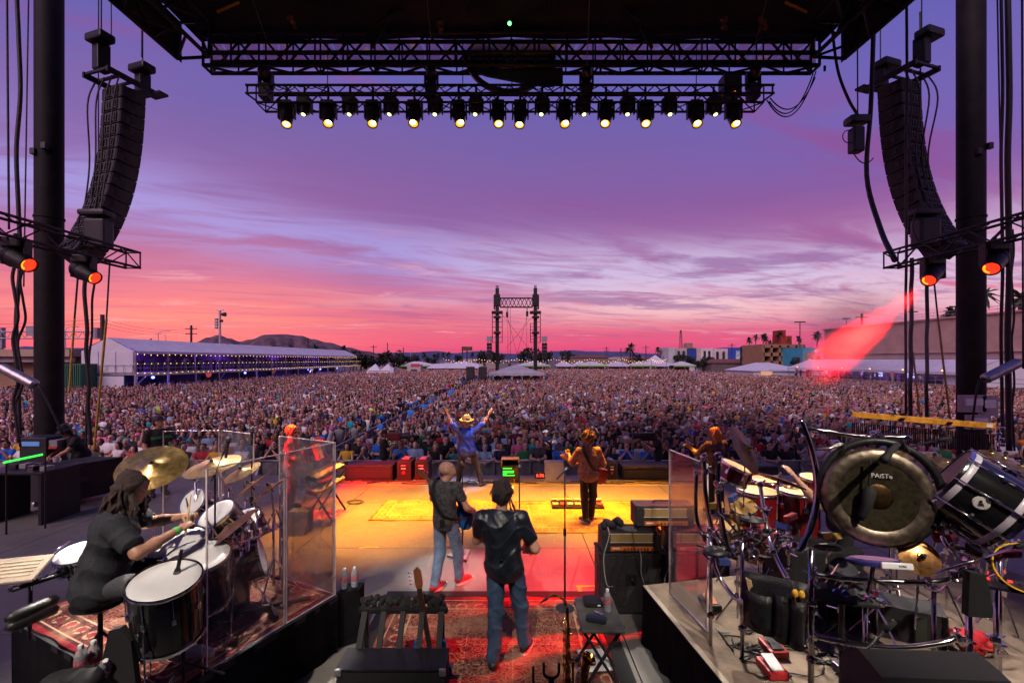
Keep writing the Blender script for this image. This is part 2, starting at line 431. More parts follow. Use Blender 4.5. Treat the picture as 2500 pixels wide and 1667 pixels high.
RT=T('stage_roof','black stage roof canopy carried on a deep steel truss','roof',(0,12.5,10.8))
ROOFC=M('black_roof_canvas',(0.012,0.013,0.015),0.85,0,0.4,1.2,0.3)
TRS=M('black_truss_tube',(0.010,0.009,0.011),0.5,0.3,0.25,5)
def roof():
    Yt=12.95
    zt=P(1250,92,Yt).z;zb=P(1250,170,Yt).z;xl=P(506,100,Yt).x;xr=P(1990,100,Yt).x
    truss(RT,(xl,Yt,(zt+zb)/2),(xr,Yt,(zt+zb)/2),0.36,zt-zb,22,TRS,0.055,0.034,faces='fbk')
    zm=P(1250,141,Yt).z
    for yy in(Yt-0.2,Yt+0.2):bar((xl,yy,zm),(xr,yy,zm),0.06,'chord',TRS,RT,8)
    k=0
    for i in range(23):
        x=xl+(xr-xl)*i/22
        for yy in(Yt-0.18,Yt+0.18):bar((x,yy,zb),(x,yy,zt),0.026,'brace',TRS,RT,5)
        if i % 4==2:bar((x+0.15,Yt-0.18,zb-0.02),(x+0.15,Yt-0.18,zb-0.16),0.035,'bolt',TRS,RT,6)
    # canopy sheet over the stage, sagging between purlins
    nx,ny=36,16;v=[];f=[]
    for j in range(ny+1):
        for i in range(nx+1):
            x=-17+34*i/nx;y=13.3-17*j/ny
            z=zt+0.25+0.5*(13.3-y)/4-0.018*abs(x)**1.5*0.15-0.07*math.sin(i/nx*math.pi*12)**2
            # the front edge is only as wide as the front truss and widens to the back
            lim=9.0+max(0.0,(13.3-y))*0.12
            x=max(-lim,min(lim,x));v.append((x,y,z))
    for j in range(ny):
        for i in range(nx):f.append((j*(nx+1)+i,(j+1)*(nx+1)+i,(j+1)*(nx+1)+i+1,j*(nx+1)+i+1))
    ob('canopy',mesh('canopy',v,f,True),RT,ROOFC)
    for j in range(5):
        y=11.6-j*1.6;z=zt+0.20+0.5*(13.3-y)/4
        bar((-8.7-(13.3-y)*.1,y,z),(8.7+(13.3-y)*.1,y,z),0.05,'purlin',TRS,RT,6)
    for x in(-3.9,3.8,-1.1,1.0):
        bar((x,12.0,zt+0.05),(x*1.25,7.2,zt+1.0),0.06,'rafter',TRS,RT,6)
    for sx in(-1,1):
        bar((sx*3.6,12.2,zt-0.2),(sx*2.9,12.4,zt+0.5),0.05,'brace',TRS,RT,6)
        bar((sx*3.75,12.2,zb+0.1),(sx*3.2,12.4,zt+0.5),0.05,'brace',TRS,RT,6)
    # side arms: deep trusses running from the truss ends back over the wings
    for sx in(-1,1):
        a=Vector((xl if sx<0 else xr,12.4,(zt+zb)/2));e=Vector((sx*9.1,6.0,zt-0.2))
        truss(RT,a,e,0.9,1.0,8,TRS,0.055,0.036,faces='fbkt')
        # dark cover cloth on the outer face of the arm
        d=(e-a).normalized();n=d.cross(Vector((0,0,1))).normalized()*(-sx)
        v=[];f=[]
        for i in range(9):
            t=i/8;p=a.lerp(e,t)-n*0.0;off=Vector((sx*0.48,0.2,0))
            sag=0.06*math.sin(t*math.pi*8)**2
            v+=[p+off+Vector((0,0,0.55)),p+off+Vector((0,0,-0.50-sag))]
        for i in range(8):f.append((2*i,2*i+1,2*i+3,2*i+2))
        cv=mesh('arm_cover',v,f,True);o=ob('arm_cover',cv,RT,ROOFC);s=o.modifiers.new('t','SOLIDIFY');s.thickness=0.012
    # yellow ratchet straps at the corners
    YS=M('yellow_strap',(0.55,0.33,0.02),0.7,0,0.15,20)
    for sx in(-1,1):bar((sx*7.9,12.2,zt+0.15),(sx*7.2,12.0,zt+0.25),0.035,'strap',YS,RT,6)
    # hanging work lamp (green glow)
    gl=M('green_work_light',(0.05,0.4,0.05),0.4,0,0,emit=(0.1,1,0.15),es=6)
    MB().sph(P(1244,58,11.9),0.05,8,6).build('work_light',gl,RT)
    # rag knots and loose cords under the canopy
    RG=M('brown_rag',(0.16,0.07,0.04),0.9,0,0.3,12)
    for u,v_ in((712,55),(1075,62),(1770,62),(1863,60)):
        b=MB();c=P(u,v_,12.0)
        for _ in range(6):b.sph(c+Vector((rnd.uniform(-.08,.08),rnd.uniform(-.05,.05),rnd.uniform(-.14,.14))),(rnd.uniform(.05,.09),)*3,7,5)
        b.build('rag',RG,RT)
    for u0,v0,u1,v1 in((606,0,650,95),(1040,0,1052,95),(1440,0,1432,180),(1880,0,1838,130)):
        bar(P(u0,v0-30,11.6),P(u1,v1,11.8),0.008,'cord',GREYP,RT,4)
roof()
def banner():
    # translucent printed scrim hung behind the front truss
    m=bpy.data.materials.new('printed_scrim');m.use_nodes=True;g=G(m.node_tree);b=g.n['Principled BSDF']
    ge=g.node('ShaderNodeNewGeometry');sp=g.node('ShaderNodeSeparateXYZ');g.l.new(ge.outputs['Position'],sp.inputs[0])
    n=g.noise(g.xyz(sp.outputs[0],0.0,sp.outputs[2]),0.35,2)
    ab=g.m('ABSOLUTE',sp.outputs[0])
    ph=g.m('ADD',g.m('MULTIPLY',g.m('POWER',g.m('ADD',ab,0.3),1.25),2.6),g.m('MULTIPLY',sp.outputs[2],-2.2))
    sw=g.m('ABSOLUTE',g.m('SINE',g.m('ADD',ph,g.m('MULTIPLY',n,14))))
    ln=g.step(sw,0.30,0.12)
    c=g.mix(n,(0.40,0.27,0.52,1),(0.48,0.30,0.48,1));c=g.mix(g.m('MULTIPLY',ln,0.8),c,(0.45,0.66,0.98,1))
    st=g.noise(ge.outputs['Position'],5.0,0);c=g.mix(g.step(st,0.73,0.78),c,(0.8,0.55,0.15,1))
    tr=g.node('ShaderNodeBsdfTranslucent');g.l.new(c,tr.inputs[0]);g.l.new(c,b.inputs['Base Color']);b.inputs['Roughness'].default_value=0.8
    tp=g.node('ShaderNodeBsdfTransparent');mx=g.node('ShaderNodeMixShader');mx2=g.node('ShaderNodeMixShader')
    mx.inputs[0].default_value=0.9;g.l.new(b.outputs[0],mx.inputs[1]);g.l.new(tr.outputs[0],mx.inputs[2])
    mx2.inputs[0].default_value=0.42;g.l.new(mx.outputs[0],mx2.inputs[1]);g.l.new(tp.outputs[0],mx2.inputs[2]);g.l.new(mx2.outputs[0],g.n['Material Output'].inputs[0])
    v=[];f=[];n=60;Y=13.5
    for i in range(n+1):
        u=512+1480*i/n;v+=[P(u,93+1.5*math.sin(i*1.1),Y+0.03*math.sin(i*0.9)),P(u,166+2*math.sin(i*0.7),Y+0.05*math.sin(i*0.6+1))]
    for i in range(n):f.append((2*i,2*i+1,2*i+3,2*i+2))
    o=ob('scrim_banner',mesh('scrim_banner',v,f,True),None,m);s=o.modifiers.new('t','SOLIDIFY');s.thickness=0.004
    tag(o,'translucent purple printed scrim with pale blue swirls behind the roof truss','banner')
    # back of the round sign on the middle of the truss
    t=T('roof_sign','back of a large sign with a round ring hanging from mid truss','sign',P(1250,200,13.0))
    br=M('sign_back_board',(0.045,0.028,0.022),0.8,0,0.3,4)
    b=MB();Y=13.56
    b.prism([(P(1141,0,Y).x,P(0,120,Y).z),(P(1156,0,Y).x,P(0,97,Y).z),(P(1358,0,Y).x,P(0,97,Y).z),(P(1358,0,Y).x,P(0,170,Y).z),(P(1141,0,Y).x,P(0,170,Y).z)],0.06,Matrix(((1,0,0,0),(0,0,1,Y),(0,1,0,0),(0,0,0,1))))
    b.build('backing_board',br,t)
    for u in(1195,1250,1305):bar(P(u,97,12.95),P(u,176,12.95),0.035,'stiffener',TRS,t)
    bar(P(1150,140,12.95),P(1356,140,12.95),0.035,'stiffener',TRS,t)
    b=MB();c=P(1243,112,12.9);R=(P(1243,228,12.9)-c).length
    pts=[c+Vector((math.cos(a)*R,0,math.sin(a)*R))for a in [math.pi*1.06+math.pi*0.88*i/30 for i in range(31)]]
    for p,q in zip(pts,pts[1:]):
        i0=(p-c)*0.90+c;i1=(q-c)*0.90+c;d=Vector((0,0.12,0))
        b.add([p,q,i1,i0,p+d,q+d,i1+d,i0+d],[(0,1,2,3),(7,6,5,4),(0,4,5,1),(3,2,6,7)])
    b.build('ring',TRS,t)
    b=MB();b.prism([(P(1150,0,12.9).x,P(0,172,12.9).z),(P(1374,0,12.9).x,P(0,168,12.9).z),(P(1374,0,12.9).x,P(0,205,12.9).z),(P(1340,0,12.9).x,P(0,212,12.9).z),(P(1300,0,12.9).x,P(0,207,12.9).z),(P(1188,0,12.9).x,P(0,186,12.9).z)],0.1,Matrix(((1,0,0,0),(0,0,1,12.86),(0,1,0,0),(0,0,0,1))))
    b.build('lower_panel',TRS,t)
banner()
# ------------------------------------------------------------------ lighting truss with moving heads
def spot(parent,loc,target,energy,col,size,blend=0.5,r=0.08,name='lamp'):
    d=bpy.data.lights.new(name,'SPOT');d.energy=energy;d.color=col;d.spot_size=math.radians(size);d.spot_blend=blend;d.shadow_soft_size=r
    o=bpy.data.objects.new(name,d);COL.objects.link(o)
    loc,target=Vector(loc),Vector(target)
    o.rotation_euler=(target-loc).to_track_quat('-Z','Y').to_euler();o.location=loc
    if parent is not None:o.parent=parent;o.matrix_parent_inverse=Matrix.Translation(-parent.location)
    return o
LENS_Y=M('amber_lamp_lens',(0.9,0.5,0.05),0.2,0,0,emit=(1.0,0.40,0.02),es=1.6)
LENS_Y2=M('amber_lamp_core',(0.9,0.8,0.4),0.2,0,0,emit=(1.0,0.78,0.3),es=16)
LENS_W=M('pale_led_lens',(0.8,0.9,0.5),0.2,0,0,emit=(0.9,1.0,0.4),es=2.5)
LENS_R=M('red_lamp_lens',(0.9,0.05,0.02),0.2,0,0,emit=(1.0,0.025,0.008),es=2.2)
LENS_O=M('orange_lamp_core',(0.9,0.3,0.02),0.2,0,0,emit=(1.0,0.22,0.01),es=3)
YT=11.0
LT=T('lighting_truss','long black box truss carrying a row of stage lights','truss',P(1243,240,YT))
def light_truss():
    zt,zb=P(0,221,YT).z,P(0,262,YT).z;xa,xb=P(612,0,YT).x,P(1878,0,YT).x
    truss(LT,(xa+0.25,YT,(zt+zb)/2),(xb-0.25,YT,(zt+zb)/2),0.42,zt-zb,28,TRS,0.028,0.015,faces='fbkt')
    bar((xa,YT-0.21,zt),(xb,YT-0.21,zt),0.03,'chord',TRS,LT,8)
    zm=P(0,240,YT).z
    bar((xa,YT-0.21,zm),(xb,YT-0.21,zm),0.026,'chord',TRS,LT,8)
    for x,s in((xa,1),(xb,-1)):
        bar((x,YT-0.21,zm),(x+0.3*s,YT-0.21,zb),0.024,'brace',TRS,LT);bar((x+0.04*s,YT-0.21,zt),(x+0.04*s,YT-0.21,zm),0.024,'brace',TRS,LT)
    b=MB()
    for i in range(30):      # loose cable loops along the truss
        x=xa+0.4+(xb-xa-0.8)*i/46;b.tube(arc((x,YT-0.24,zt),(x+0.3,YT-0.24,zt-0.02),rnd.uniform(0.02,0.16),6),0.012,4)
    o=b.build('cable_loom',RUBBER,LT);o['kind']='stuff'
    for u in(1250,1130,1370,800,1700):        # hoist chains up to the roof
        bar(P(u,221,YT),P(u,100,11.3),0.012,'chain',TRS,LT,5)
light_truss()

def head_lamp(t,top,aim,L,r,kind,zclamp):
    """moving head under a truss: clamp base, yoke arms, barrel head, lens"""
    top=Vector(top);d=Vector(aim).normalized();piv=top+Vector((0,0,-0.16-0.5*L*0.35))
    b=MB();b.box(top+Vector((0,0,-0.02)),(0.30,0.24,0.14),ch=0.02);b.cyl(top+Vector((0,0,0.05)),top+Vector((0,0,zclamp)),0.03,n=8);b.build('base',BLACKP,t)
    for s in(-1,1):MB().box((top+piv)/2+Vector((s*(r+0.03),0,-0.04)),(0.035,0.12,(top-piv).z+0.12),ch=0.01).build('yoke_arm',BLACKP,t)
    X=frame(piv-d*L*0.45,d)
    b=MB()
    if kind=='beam':b.lathe([(0.0,0.0),(r*0.72,0.02),(r*1.0,L*0.18),(r*1.06,L*0.42),(r*0.92,L*0.66),(r*0.78,L*0.96),(r*0.8,L),(r*0.66,L),(r*0.66,L-0.02)],X,18)
    else:b.lathe([(0.0,0.0),(r*0.8,0.0),(r*1.05,L*0.2),(r*1.05,L*0.5),(r*0.66,L*0.8),(r*0.5,L),(r*0.4,L),(r*0.4,L-0.02)],X,16)
    for k in range(3):b.lathe([(r*1.03,L*(0.24+0.07*k)),(r*1.10,L*(0.25+0.07*k)),(r*1.10,L*(0.28+0.07*k)),(r*1.03,L*(0.29+0.07*k))],X,18)
    b.build('head',BLACKP,t,'auto')
    return piv,d,X
UL=[661,756,858,953,1054,1144,1195,1296,1391,1481,1595,1682]
US=[702,806,900,1001,1094,1245,1338,1440,1535,1637]
def moving_heads():
    zb=P(0,255,YT).z;k=2500/2352
    # amber beams: where each of the twelve points on the deck
    tg=[(-3.5,9.6),(-2.7,10.5),(-2.0,9.2),(-3.2,8.6),(-0.9,10.4),(0.2,9.8),(0.6,10.6),(1.7,9.7),(2.5,10.2),(1.5,9.2),(2.9,9.0),(3.3,10.6)]
    n=['first','second','third','fourth','fifth','sixth','seventh','eighth','ninth','tenth','eleventh','last']
    for i,u in enumerate(UL):
        x=P(u*k,0,YT).x;t=T('moving_head_light','black moving head lamp with glowing amber lens, %s amber lamp from the left' % n[i],'stage light',(x,YT,zb),'amber moving heads on the lighting truss')
        aim=Vector((0.10*(1 if i<5 else -1 if i>6 else 0.3)+rnd.uniform(-.10,.10),-0.40+rnd.uniform(-.08,.08),-0.86))
        piv,d,X=head_lamp(t,(x,YT-0.05,zb-0.02),aim,0.60,0.155,'beam',0.4)
        MB().lathe([(0.0,0.572),(0.06,0.574),(0.102,0.580)],X,18).build('lens',LENS_Y,t)
        MB().lathe([(0.0,0.590),(0.035,0.588),(0.062,0.583)],X @ TR(rnd.uniform(-.02,.02),rnd.uniform(-.01,.03),0),14).build('lens_glow',LENS_Y2,t)
        p=X @ Vector((0,0,0.66))
        spot(t,p,(tg[i][0],tg[i][1],0),10000,(1.0,0.34,0.012),27,0.9,0.10)
    m=['first','second','third','fourth','fifth','sixth','seventh','eighth','ninth','last']
    wt=[(-3.3,4.2,0.8),(-3.9,4.2,1.0),(-2.6,4.6,0.6),(-1.0,7.0,0.2),(-0.95,6.9,0.0),(-1.14,11.5,1.2),(2.0,5.6,0.9),(3.1,4.0,1.2),(2.4,4.3,0.7),(3.9,4.2,1.2)]
    we=[11000,7000,4500,2200,2600,7000,2500,5000,4500,3000];ws=[13,15,14,8,10,11,12,14,14,14]
    for i,u in enumerate(US):
        x=P(u*k,0,YT).x;t=T('spot_head_light','small black moving head with pale lens, %s pale lamp from the left' % m[i],'stage light',(x,YT,zb),'pale moving heads on the lighting truss')
        aim=Vector((rnd.uniform(-.15,.15),-0.42,-0.85))
        piv,d,X=head_lamp(t,(x,YT-0.05,zb+0.06),aim,0.34,0.135,'spot',0.32)
        MB().lathe([(0.0,0.325),(0.028,0.327),(0.05,0.328)],X,14).build('lens',LENS_W,t)
        spot(t,X @ Vector((0,0,0.38)),wt[i],we[i],(1.0,0.90,0.80)if i != 5 else(.45,.6,1.0),ws[i],0.6,0.05)
    # heads standing on top of the truss, pointing out over the crowd
    zt=P(0,221,YT).z;names=['leftmost','left of the ring sign','right of the ring sign','rightmost']
    for i,u in enumerate((655,1055,1430,1833)):
        x=P(u,0,YT).x;t=T('audience_head_light','black moving head standing on the lighting truss, %s' % names[i],'stage light',(x,YT,zt),'heads on top of the truss')
        b=MB();b.box((x,YT-0.1,zt-0.10),(0.26,0.24,0.34),ch=0.02);b.build('base',BLACKP,t)
        for s in(-1,1):MB().box((x+s*0.15,YT-0.1,zt+0.16),(0.035,0.14,0.36),ch=0.01).build('yoke_arm',BLACKP,t)
        d=Vector((rnd.uniform(-.35,.35),0.8,-0.35)).normalized();X=frame(Vector((x,YT-0.1,zt+0.27))-d*0.2,d)
        b=MB();b.lathe([(0,0),(0.10,0.0),(0.13,0.08),(0.13,0.24),(0.11,0.42),(0.0,0.42)],X,16);b.build('head',BLACKP,t,'auto')
        spot(t,X @ Vector((0,0,0.5)),((-4.6,18.5,-.2),(-7.5,17.5,-.2),(1.4,18,-.2),(3.2,19.5,-.2))[i],5200,(1,.96,.88),5.5,.5,.06)
    c=P(1782,215,YT);t=T('dimmer_box','small black box with an orange indicator standing on the lighting truss','box',c)
    MB().box(c,(0.42,0.35,0.52),ch=0.02).build('case',BLACKP,t)
    MB().box(c+Vector((0.02,-0.18,-0.19)),(0.05,0.01,0.02)).build('indicator',LENS_O,t)
moving_heads()

def side_trusses():
    for sx,side in((-1,'left'),(1,'right')):
        X0=7.95*sx;z=5.28
        t=T('side_truss','black box truss with two red lamps across the %s wing' % side,'truss',(X0,8,z),'side trusses')
        truss(t,(X0,9.55,z),(X0,3.55,z),0.30,0.32,14,TRS,0.025,0.013,faces='fkbt')
        spots=((40,640,7.3),(206,668,8.45))if sx<0 else((2265,668,8.6),(2420,640,7.5))
        for k,(u,v,yy)in enumerate(spots):
            lab=('black moving head with red lens %s' %(('nearest the frame edge','under the truss end beside the speaker hang')if sx<0 else('under the truss end beside the speaker hang','in front of the thick column'))[k])+', %s' % side
            h=T('red_head_light',lab,'stage light',(X0,yy,z),'red lamps on the side trusses')
            aim=Vector((-sx*0.62,-0.42,-0.50))if sx>0 else Vector((0.85,-0.15,-0.42))
            piv,d,X=head_lamp(h,(X0,yy,z-0.20),aim,0.52,0.155,'beam',0.14)
            MB().lathe([(0.0,0.49),(0.06,0.492),(0.110,0.494)],X,20).build('lens',LENS_R,h)
            MB().lathe([(0.068,0.50),(0.085,0.50),(0.098,0.498)],X,16,2.4,4.4).build('lens_glow',LENS_O,h)
            p=X @ Vector((0,0,0.56))
            if sx>0:tgt,e,sz=((0.85,7.0,0),50000,16)if k==0 else((1.2,5.6,0.2),16000,15)
            else:tgt,e,sz=((-4.6,9.6,1.1),26000,17)if k==1 else((-3.4,11.9,0.2),22000,16)
            spot(h,p,tgt,e,(1.0,0.012,0.008),sz,0.9 if sx>0 else 0.5,0.1)
side_trusses()
def rear_lamps():
    t=T('rear_truss','black box truss with wash lamps over the rear of the stage','truss',(0,-1.2,8.6));truss(t,(-6,-1.2,8.7),(6,-1.2,8.7),.4,.4,14,TRS,.028,.015,faces='fb')
    for k,(x,tgt,e,sz)in enumerate(((-4.2,(-3.1,4.2,1.0),3200,30),(-1.2,(-.5,5.6,.9),2300,25),(1.4,(1.3,5.6,.4),1300,22),(4.4,(3.1,4.3,1.0),2800,30))):
        h=T('wash_head_light','white wash lamp on the rear truss, %s from the left' %('first','second','third','last')[k],'stage light',(x,-1.2,8.5),'wash lamps on the rear truss');a=Vector(tgt)-Vector((x,-1.2,8.2))
        piv,d,X=head_lamp(h,(x,-1.2,8.45),a,.5,.16,'beam',.3);MB().lathe([(0,.475),(.11,.478)],X,16).build('lens',LENS_W,h);spot(h,X @ Vector((0,0,.56)),tgt,e,(1.0,.86,.74),sz,.7,.07)
rear_lamps()

# ------------------------------------------------------------------ line array hangs
CAB=M('array_cabinet_paint',(0.030,0.027,0.030),0.55,0,0.3,5)
CABB=M('array_back_panel',(0.055,0.048,0.048),0.5,0.2,0.35,7)
def array(sx):
    lab='tall curved hang of black line array cabinets, %s of the stage' %('left' if sx<0 else 'right')
    Y0=12.3;top=P(300,215,Y0)if sx<0 else P(2198,200,Y0)
    t=T('line_array',lab,'loudspeaker',top,'line array hangs')
    yaw=0.62*(-sx)*-1            # outward turn of the hang
    fx=Vector((sx*math.sin(0.35)*-1,math.cos(0.35),0)).normalized()   # facing the field
    fx=Vector((-sx*0.30,0.95,0)).normalized();side=Vector((fx.y,-fx.x,0))
    pos=Vector(top)-Vector((0,0,0.1));ang=0.02;n=14
    W,Hc,D=0.98,0.35,0.52
    for i in range(n):
        ang+=(0.012,0.014,0.016,0.02,0.024,0.028,0.034,0.038,0.042,0.045,0.05,0.055,0.06,0.065)[i]
        dn=Vector((0,0,-1))*math.cos(ang)-fx*math.sin(ang);fw=fx*math.cos(ang)-Vector((0,0,1))*math.sin(ang)
        c=pos+dn*Hc/2
        R=Matrix(((side.x,fw.x,-dn.x,c.x),(side.y,fw.y,-dn.y,c.y),(side.z,fw.z,-dn.z,c.z),(0,0,0,1)))
        b=MB();h=Hc-0.018
        b.add([(-W/2,D/2,-h/2),(W/2,D/2,-h/2),(W/2,D/2,h/2),(-W/2,D/2,h/2),(-W*0.36,-D/2,-h*0.46),(W*0.36,-D/2,-h*0.46),(W*0.36,-D/2,h*0.46),(-W*0.36,-D/2,h*0.46)],
              [(0,1,2,3),(5,4,7,6),(0,4,5,1),(3,2,6,7),(1,5,6,2),(4,0,3,7)],R)
        cab=b.build('cabinet',CAB,t)
        for s in(-1,1):             # slotted rigging rails and a recessed handle on each side, amplifier plate behind
            b=MB()
            for zz in(-0.36,0.36):b.box((s*(W/2-0.10),-0.02,h*zz),(0.05,D*0.80,0.03),R @ TR(0,0,0))
            b.box((s*(W/2-0.075),0.10,0),(0.04,0.30,0.13),R)
            b.box((s*(W*0.36+0.015),-D/2+0.06,0),(0.05,0.10,h*0.9),R);b.build('rigging_rail',BLACKP,cab)
        b=MB();b.box((0,-D/2-0.012,0),(W*0.52,0.03,h*0.72),R)
        for k in range(5):b.box((-0.2+0.1*k,-D/2-0.035,0.0),(0.03,0.03,h*0.5),R)
        b.build('amplifier_plate',CABB,cab)
        pos=pos+dn*Hc
    # rigging frame, hoists and lamp-shaped motor covers
    b=MB();c=Vector(top)+Vector((0,0,0.0))
    R0=Matrix(((side.x,fx.x,0,c.x),(side.y,fx.y,0,c.y),(0,0,1,c.z),(0,0,0,1)))
    for s in(-1,1):b.box((s*0.45,0,0.06),(0.06,1.3,0.14),R0)
    for k in range(5):b.box((0,-0.6+0.3*k,0.09),(0.95,0.06,0.06),R0)
    b.box((-sx*0.5,0.55,0.02),(0.5,0.25,0.06),R0)
    b.build('flying_frame',BLACKP,t)
    for k,(ox,oy,hh)in enumerate(((0,-0.5,0.72),(0,0.5,0.55))):
        b=MB();b.box((ox,oy,0.14+hh/2),(0.24,0.3,hh),R0,0.03);b.box((ox+0.12,oy-0.1,0.18+hh),(0.62,0.36,0.2),R0 @ TR(0,0,0),0.05)
        b.build('chain_hoist',BLACKP,t)
        bar(R0 @ Vector((ox,oy,hh+0.2)),R0 @ Vector((ox,oy,8)),0.016,'hoist_chain',TRS,t,5)
    for k in range(4):
        q=R0 @ Vector((-0.45+0.3*k,-0.35,0.1));b=MB()
        b.tube(smooth_path([q,q+Vector((0.02*k,-0.25,-0.8)),q+Vector((-0.05*k,-0.20,-2.4)),q+Vector((0.1-0.06*k,-0.55,-4.2))],6),0.02,5);b.build('loudspeaker_cable',RUBBER,t,True)
    return pos,fx,R0
def pa():
    for sx in(-1,1):
        pos,fx,R0=array(sx)
        side='left' if sx<0 else 'right'
        # lamp on the foot of the hang (covered floodlight)
        c=P(236,522,11.2)if sx<0 else P(2255,520,11.2)
        t=T('covered_floodlight','rounded black floodlight under a rain hood low on the %s speaker hang' % side,'floodlight',c,'hooded lamps by the speaker hangs')
        b=MB();b.box(c,(0.66,0.4,0.15),RZ(0)@ TR(0,0,0),0.07);b.build('hood',BLACK,t,'auto')
        b=MB();b.box(c+Vector((0.05,0,-0.5)),(0.5,0.34,0.7),ch=0.06);b.build('lamp_body',BLACKP,t)
        b=MB();b.tube(arc(c+Vector((-0.3,-0.1,-0.05)),c+Vector((-0.2,-0.1,-0.75)),0.1,8,(-1,0,0)),0.015,5);b.build('safety_wire',RUBBER,t)
    # small extra hooded lamp and dangling box by the right hang
    c=P(2092,295,11.5);t=T('covered_floodlight','hooded black lamp with a box dangling below it, beside the right speaker hang','floodlight',c,'hooded lamps by the speaker hangs')
    b=MB();b.box(c,(0.50,0.35,0.20),ch=0.07);b.build('hood',BLACK,t,'auto')
    b=MB();b.box(c+Vector((-0.02,0,-0.5)),(0.28,0.25,0.62),ch=0.04);b.build('lamp_body',BLACKP,t)
    b=MB();b.tube([c+Vector((-0.22+0.14*math.cos(a),0,-0.4+0.16*math.sin(a)))for a in np.linspace(0,6.28,14)],0.012,5);b.build('cable_loop',RUBBER,t)
    b=MB();b.tube(arc(c+Vector((-0.1,0,-0.8)),c+Vector((0.5,0.1,-0.9)),0.2,8),0.014,5);b.build('cable_loop',RUBBER,t)
pa()

# ------------------------------------------------------------------ ropes, cables and straps beside the columns
def hang(name,label,cat,pts,r,mat,group='ropes and cables beside the stage'):
    b=MB();b.tube(smooth_path(pts,6),r,6);o=b.build(name,mat,None,True);tag(o,label,cat,group);return o
def ropes():
    YS=M('yellow_ratchet_strap',(0.42,0.25,0.03),0.75,0,0.2,15)
    def cable(u0,v0,u1,v1,Y,r,lab,name='hanging_cable',mat=RUBBER,twist=0.0,Y2=None):
        a,b_=P(u0,v0,Y),P(u1,v1,Y2 or Y)
        if v0 <= 0:a.z+=3
        pts=[a.lerp(b_,i/10)+Vector((math.sin(i*2.1)*twist,0,0))for i in range(11)]
        hang(name,lab,'cable' if 'cable' in name else 'strap',pts,r,mat)
    cable(14,0,22,560,9.0,0.018,'thin black cable at the far left frame edge')
    cable(46,0,44,1060,10.2,0.040,'thick knotted black cable bundle left of the left column',twist=0.05)
    cable(75,0,58,700,10.4,0.014,'thin slanted black cable just left of the left column')
    cable(36,572,40,1080,9.4,0.03,'loose black cable hanging below the left side truss near the frame edge',twist=0.06)
    cable(62,578,42,1090,9.5,0.022,'slack black cable crossing the bundle left of the left column',twist=0.08)
    cable(205,620,220,1085,9.9,0.038,'thick black cable dropping from the left truss end',twist=0.02)
    cable(232,640,208,1090,10.0,0.022,'thinner black cable beside the thick one under the left truss',twist=0.02)
    cable(195,612,182,778,10.6,0.020,'short black sling above the left yellow strap','strap_sling')
    cable(182,778,169,955,10.6,0.022,'upper yellow ratchet strap left of the thick cable','ratchet_strap',YS)
    cable(268,640,260,778,10.6,0.018,'black sling above the long yellow strap','strap_sling')
    cable(260,778,230,1100,10.6,0.026,'long slanted yellow ratchet strap in front of the crowd','ratchet_strap',YS)
    cable(241,0,240,470,12.4,0.016,'hoist chain running down behind the left speaker hang')
    cable(270,0,272,110,12.2,0.014,'left one of two hoist lines above the left speaker hang')
    cable(347,0,346,140,12.6,0.018,'single hoist line over the inner edge of the left speaker hang')
    cable(2215,0,2211,1010,10.9,0.030,'black cable falling past the right speaker hang to the crowd',twist=0.01)
    cable(2226,630,2222,1015,10.4,0.042,'thick black cable under the right truss end, inner one',twist=0.01)
    cable(2264,625,2262,1025,10.2,0.036,'thick black cable under the right red lamp',twist=0.01)
    cable(2274,625,2289,770,10.8,0.018,'black sling above the right yellow strap','strap_sling')
    cable(2289,770,2320,1030,10.8,0.022,'slanted yellow ratchet strap left of the right column','ratchet_strap',YS)
    cable(2229,860,2246,1020,10.8,0.020,'short yellow strap between the two thick right cables','ratchet_strap',YS)
    cable(2246,30,2250,480,12.4,0.020,'hoist chain to the right of the right speaker hang')
    cable(2092,0,2094,285,12.4,0.018,'thin line down to the hooded lamp beside the right hang')
    cable(2428,0,2446,560,9.6,0.014,'thin slanted line right of the right column')
    cable(2446,0,2446,1090,9.8,0.030,'knotted black cable right of the right column',twist=0.02)
    cable(2462,0,2462,1100,10.0,0.055,'thickest black cable bundle right of the right column',twist=0.02)
    cable(2494,0,2498,900,8.8,0.016,'rope ladder line at the right frame edge')
    cable(2472,560,2474,1100,10.1,0.020,'thin cable beside the thickest right bundle',twist=0.03)
    # power cables drooping from the roof corner
    for k,(u0,v0,u1,v1,sag)in enumerate(((1878,248,1985,180,0.62),(1872,245,1992,175,0.75),(1880,240,1990,190,0.52))):
        b=MB();b.tube(arc(P(u0,v0,11.2),P(u1,v1,12.0),sag,14),0.016,5);tag(b.build('drooping_cable',RUBBER,None,True),'black cable loop drooping from the right end of the lighting truss','cable','drooping cables at the right truss end')
    b=MB();b.tube(smooth_path([P(2030,60,12.0),P(2045,170,11.9),P(2070,240,11.7),P(2094,282,11.5)],6),0.035,6);tag(b.build('feeder_cable',RUBBER,None,True),'thick black feeder cable swinging from the roof arm to the hooded lamp','cable')
    b=MB();b.tube(smooth_path([P(2136,-60,11.9),P(2133,60,11.8),P(2126,260,11.6),P(2116,430,11.4),P(2150,560,10.6),P(2185,636,9.6)],6),0.055,6);tag(b.build('feeder_cable',RUBBER,None,True),'thick black cable trunk running down in front of the right speaker hang','cable')
ropes()
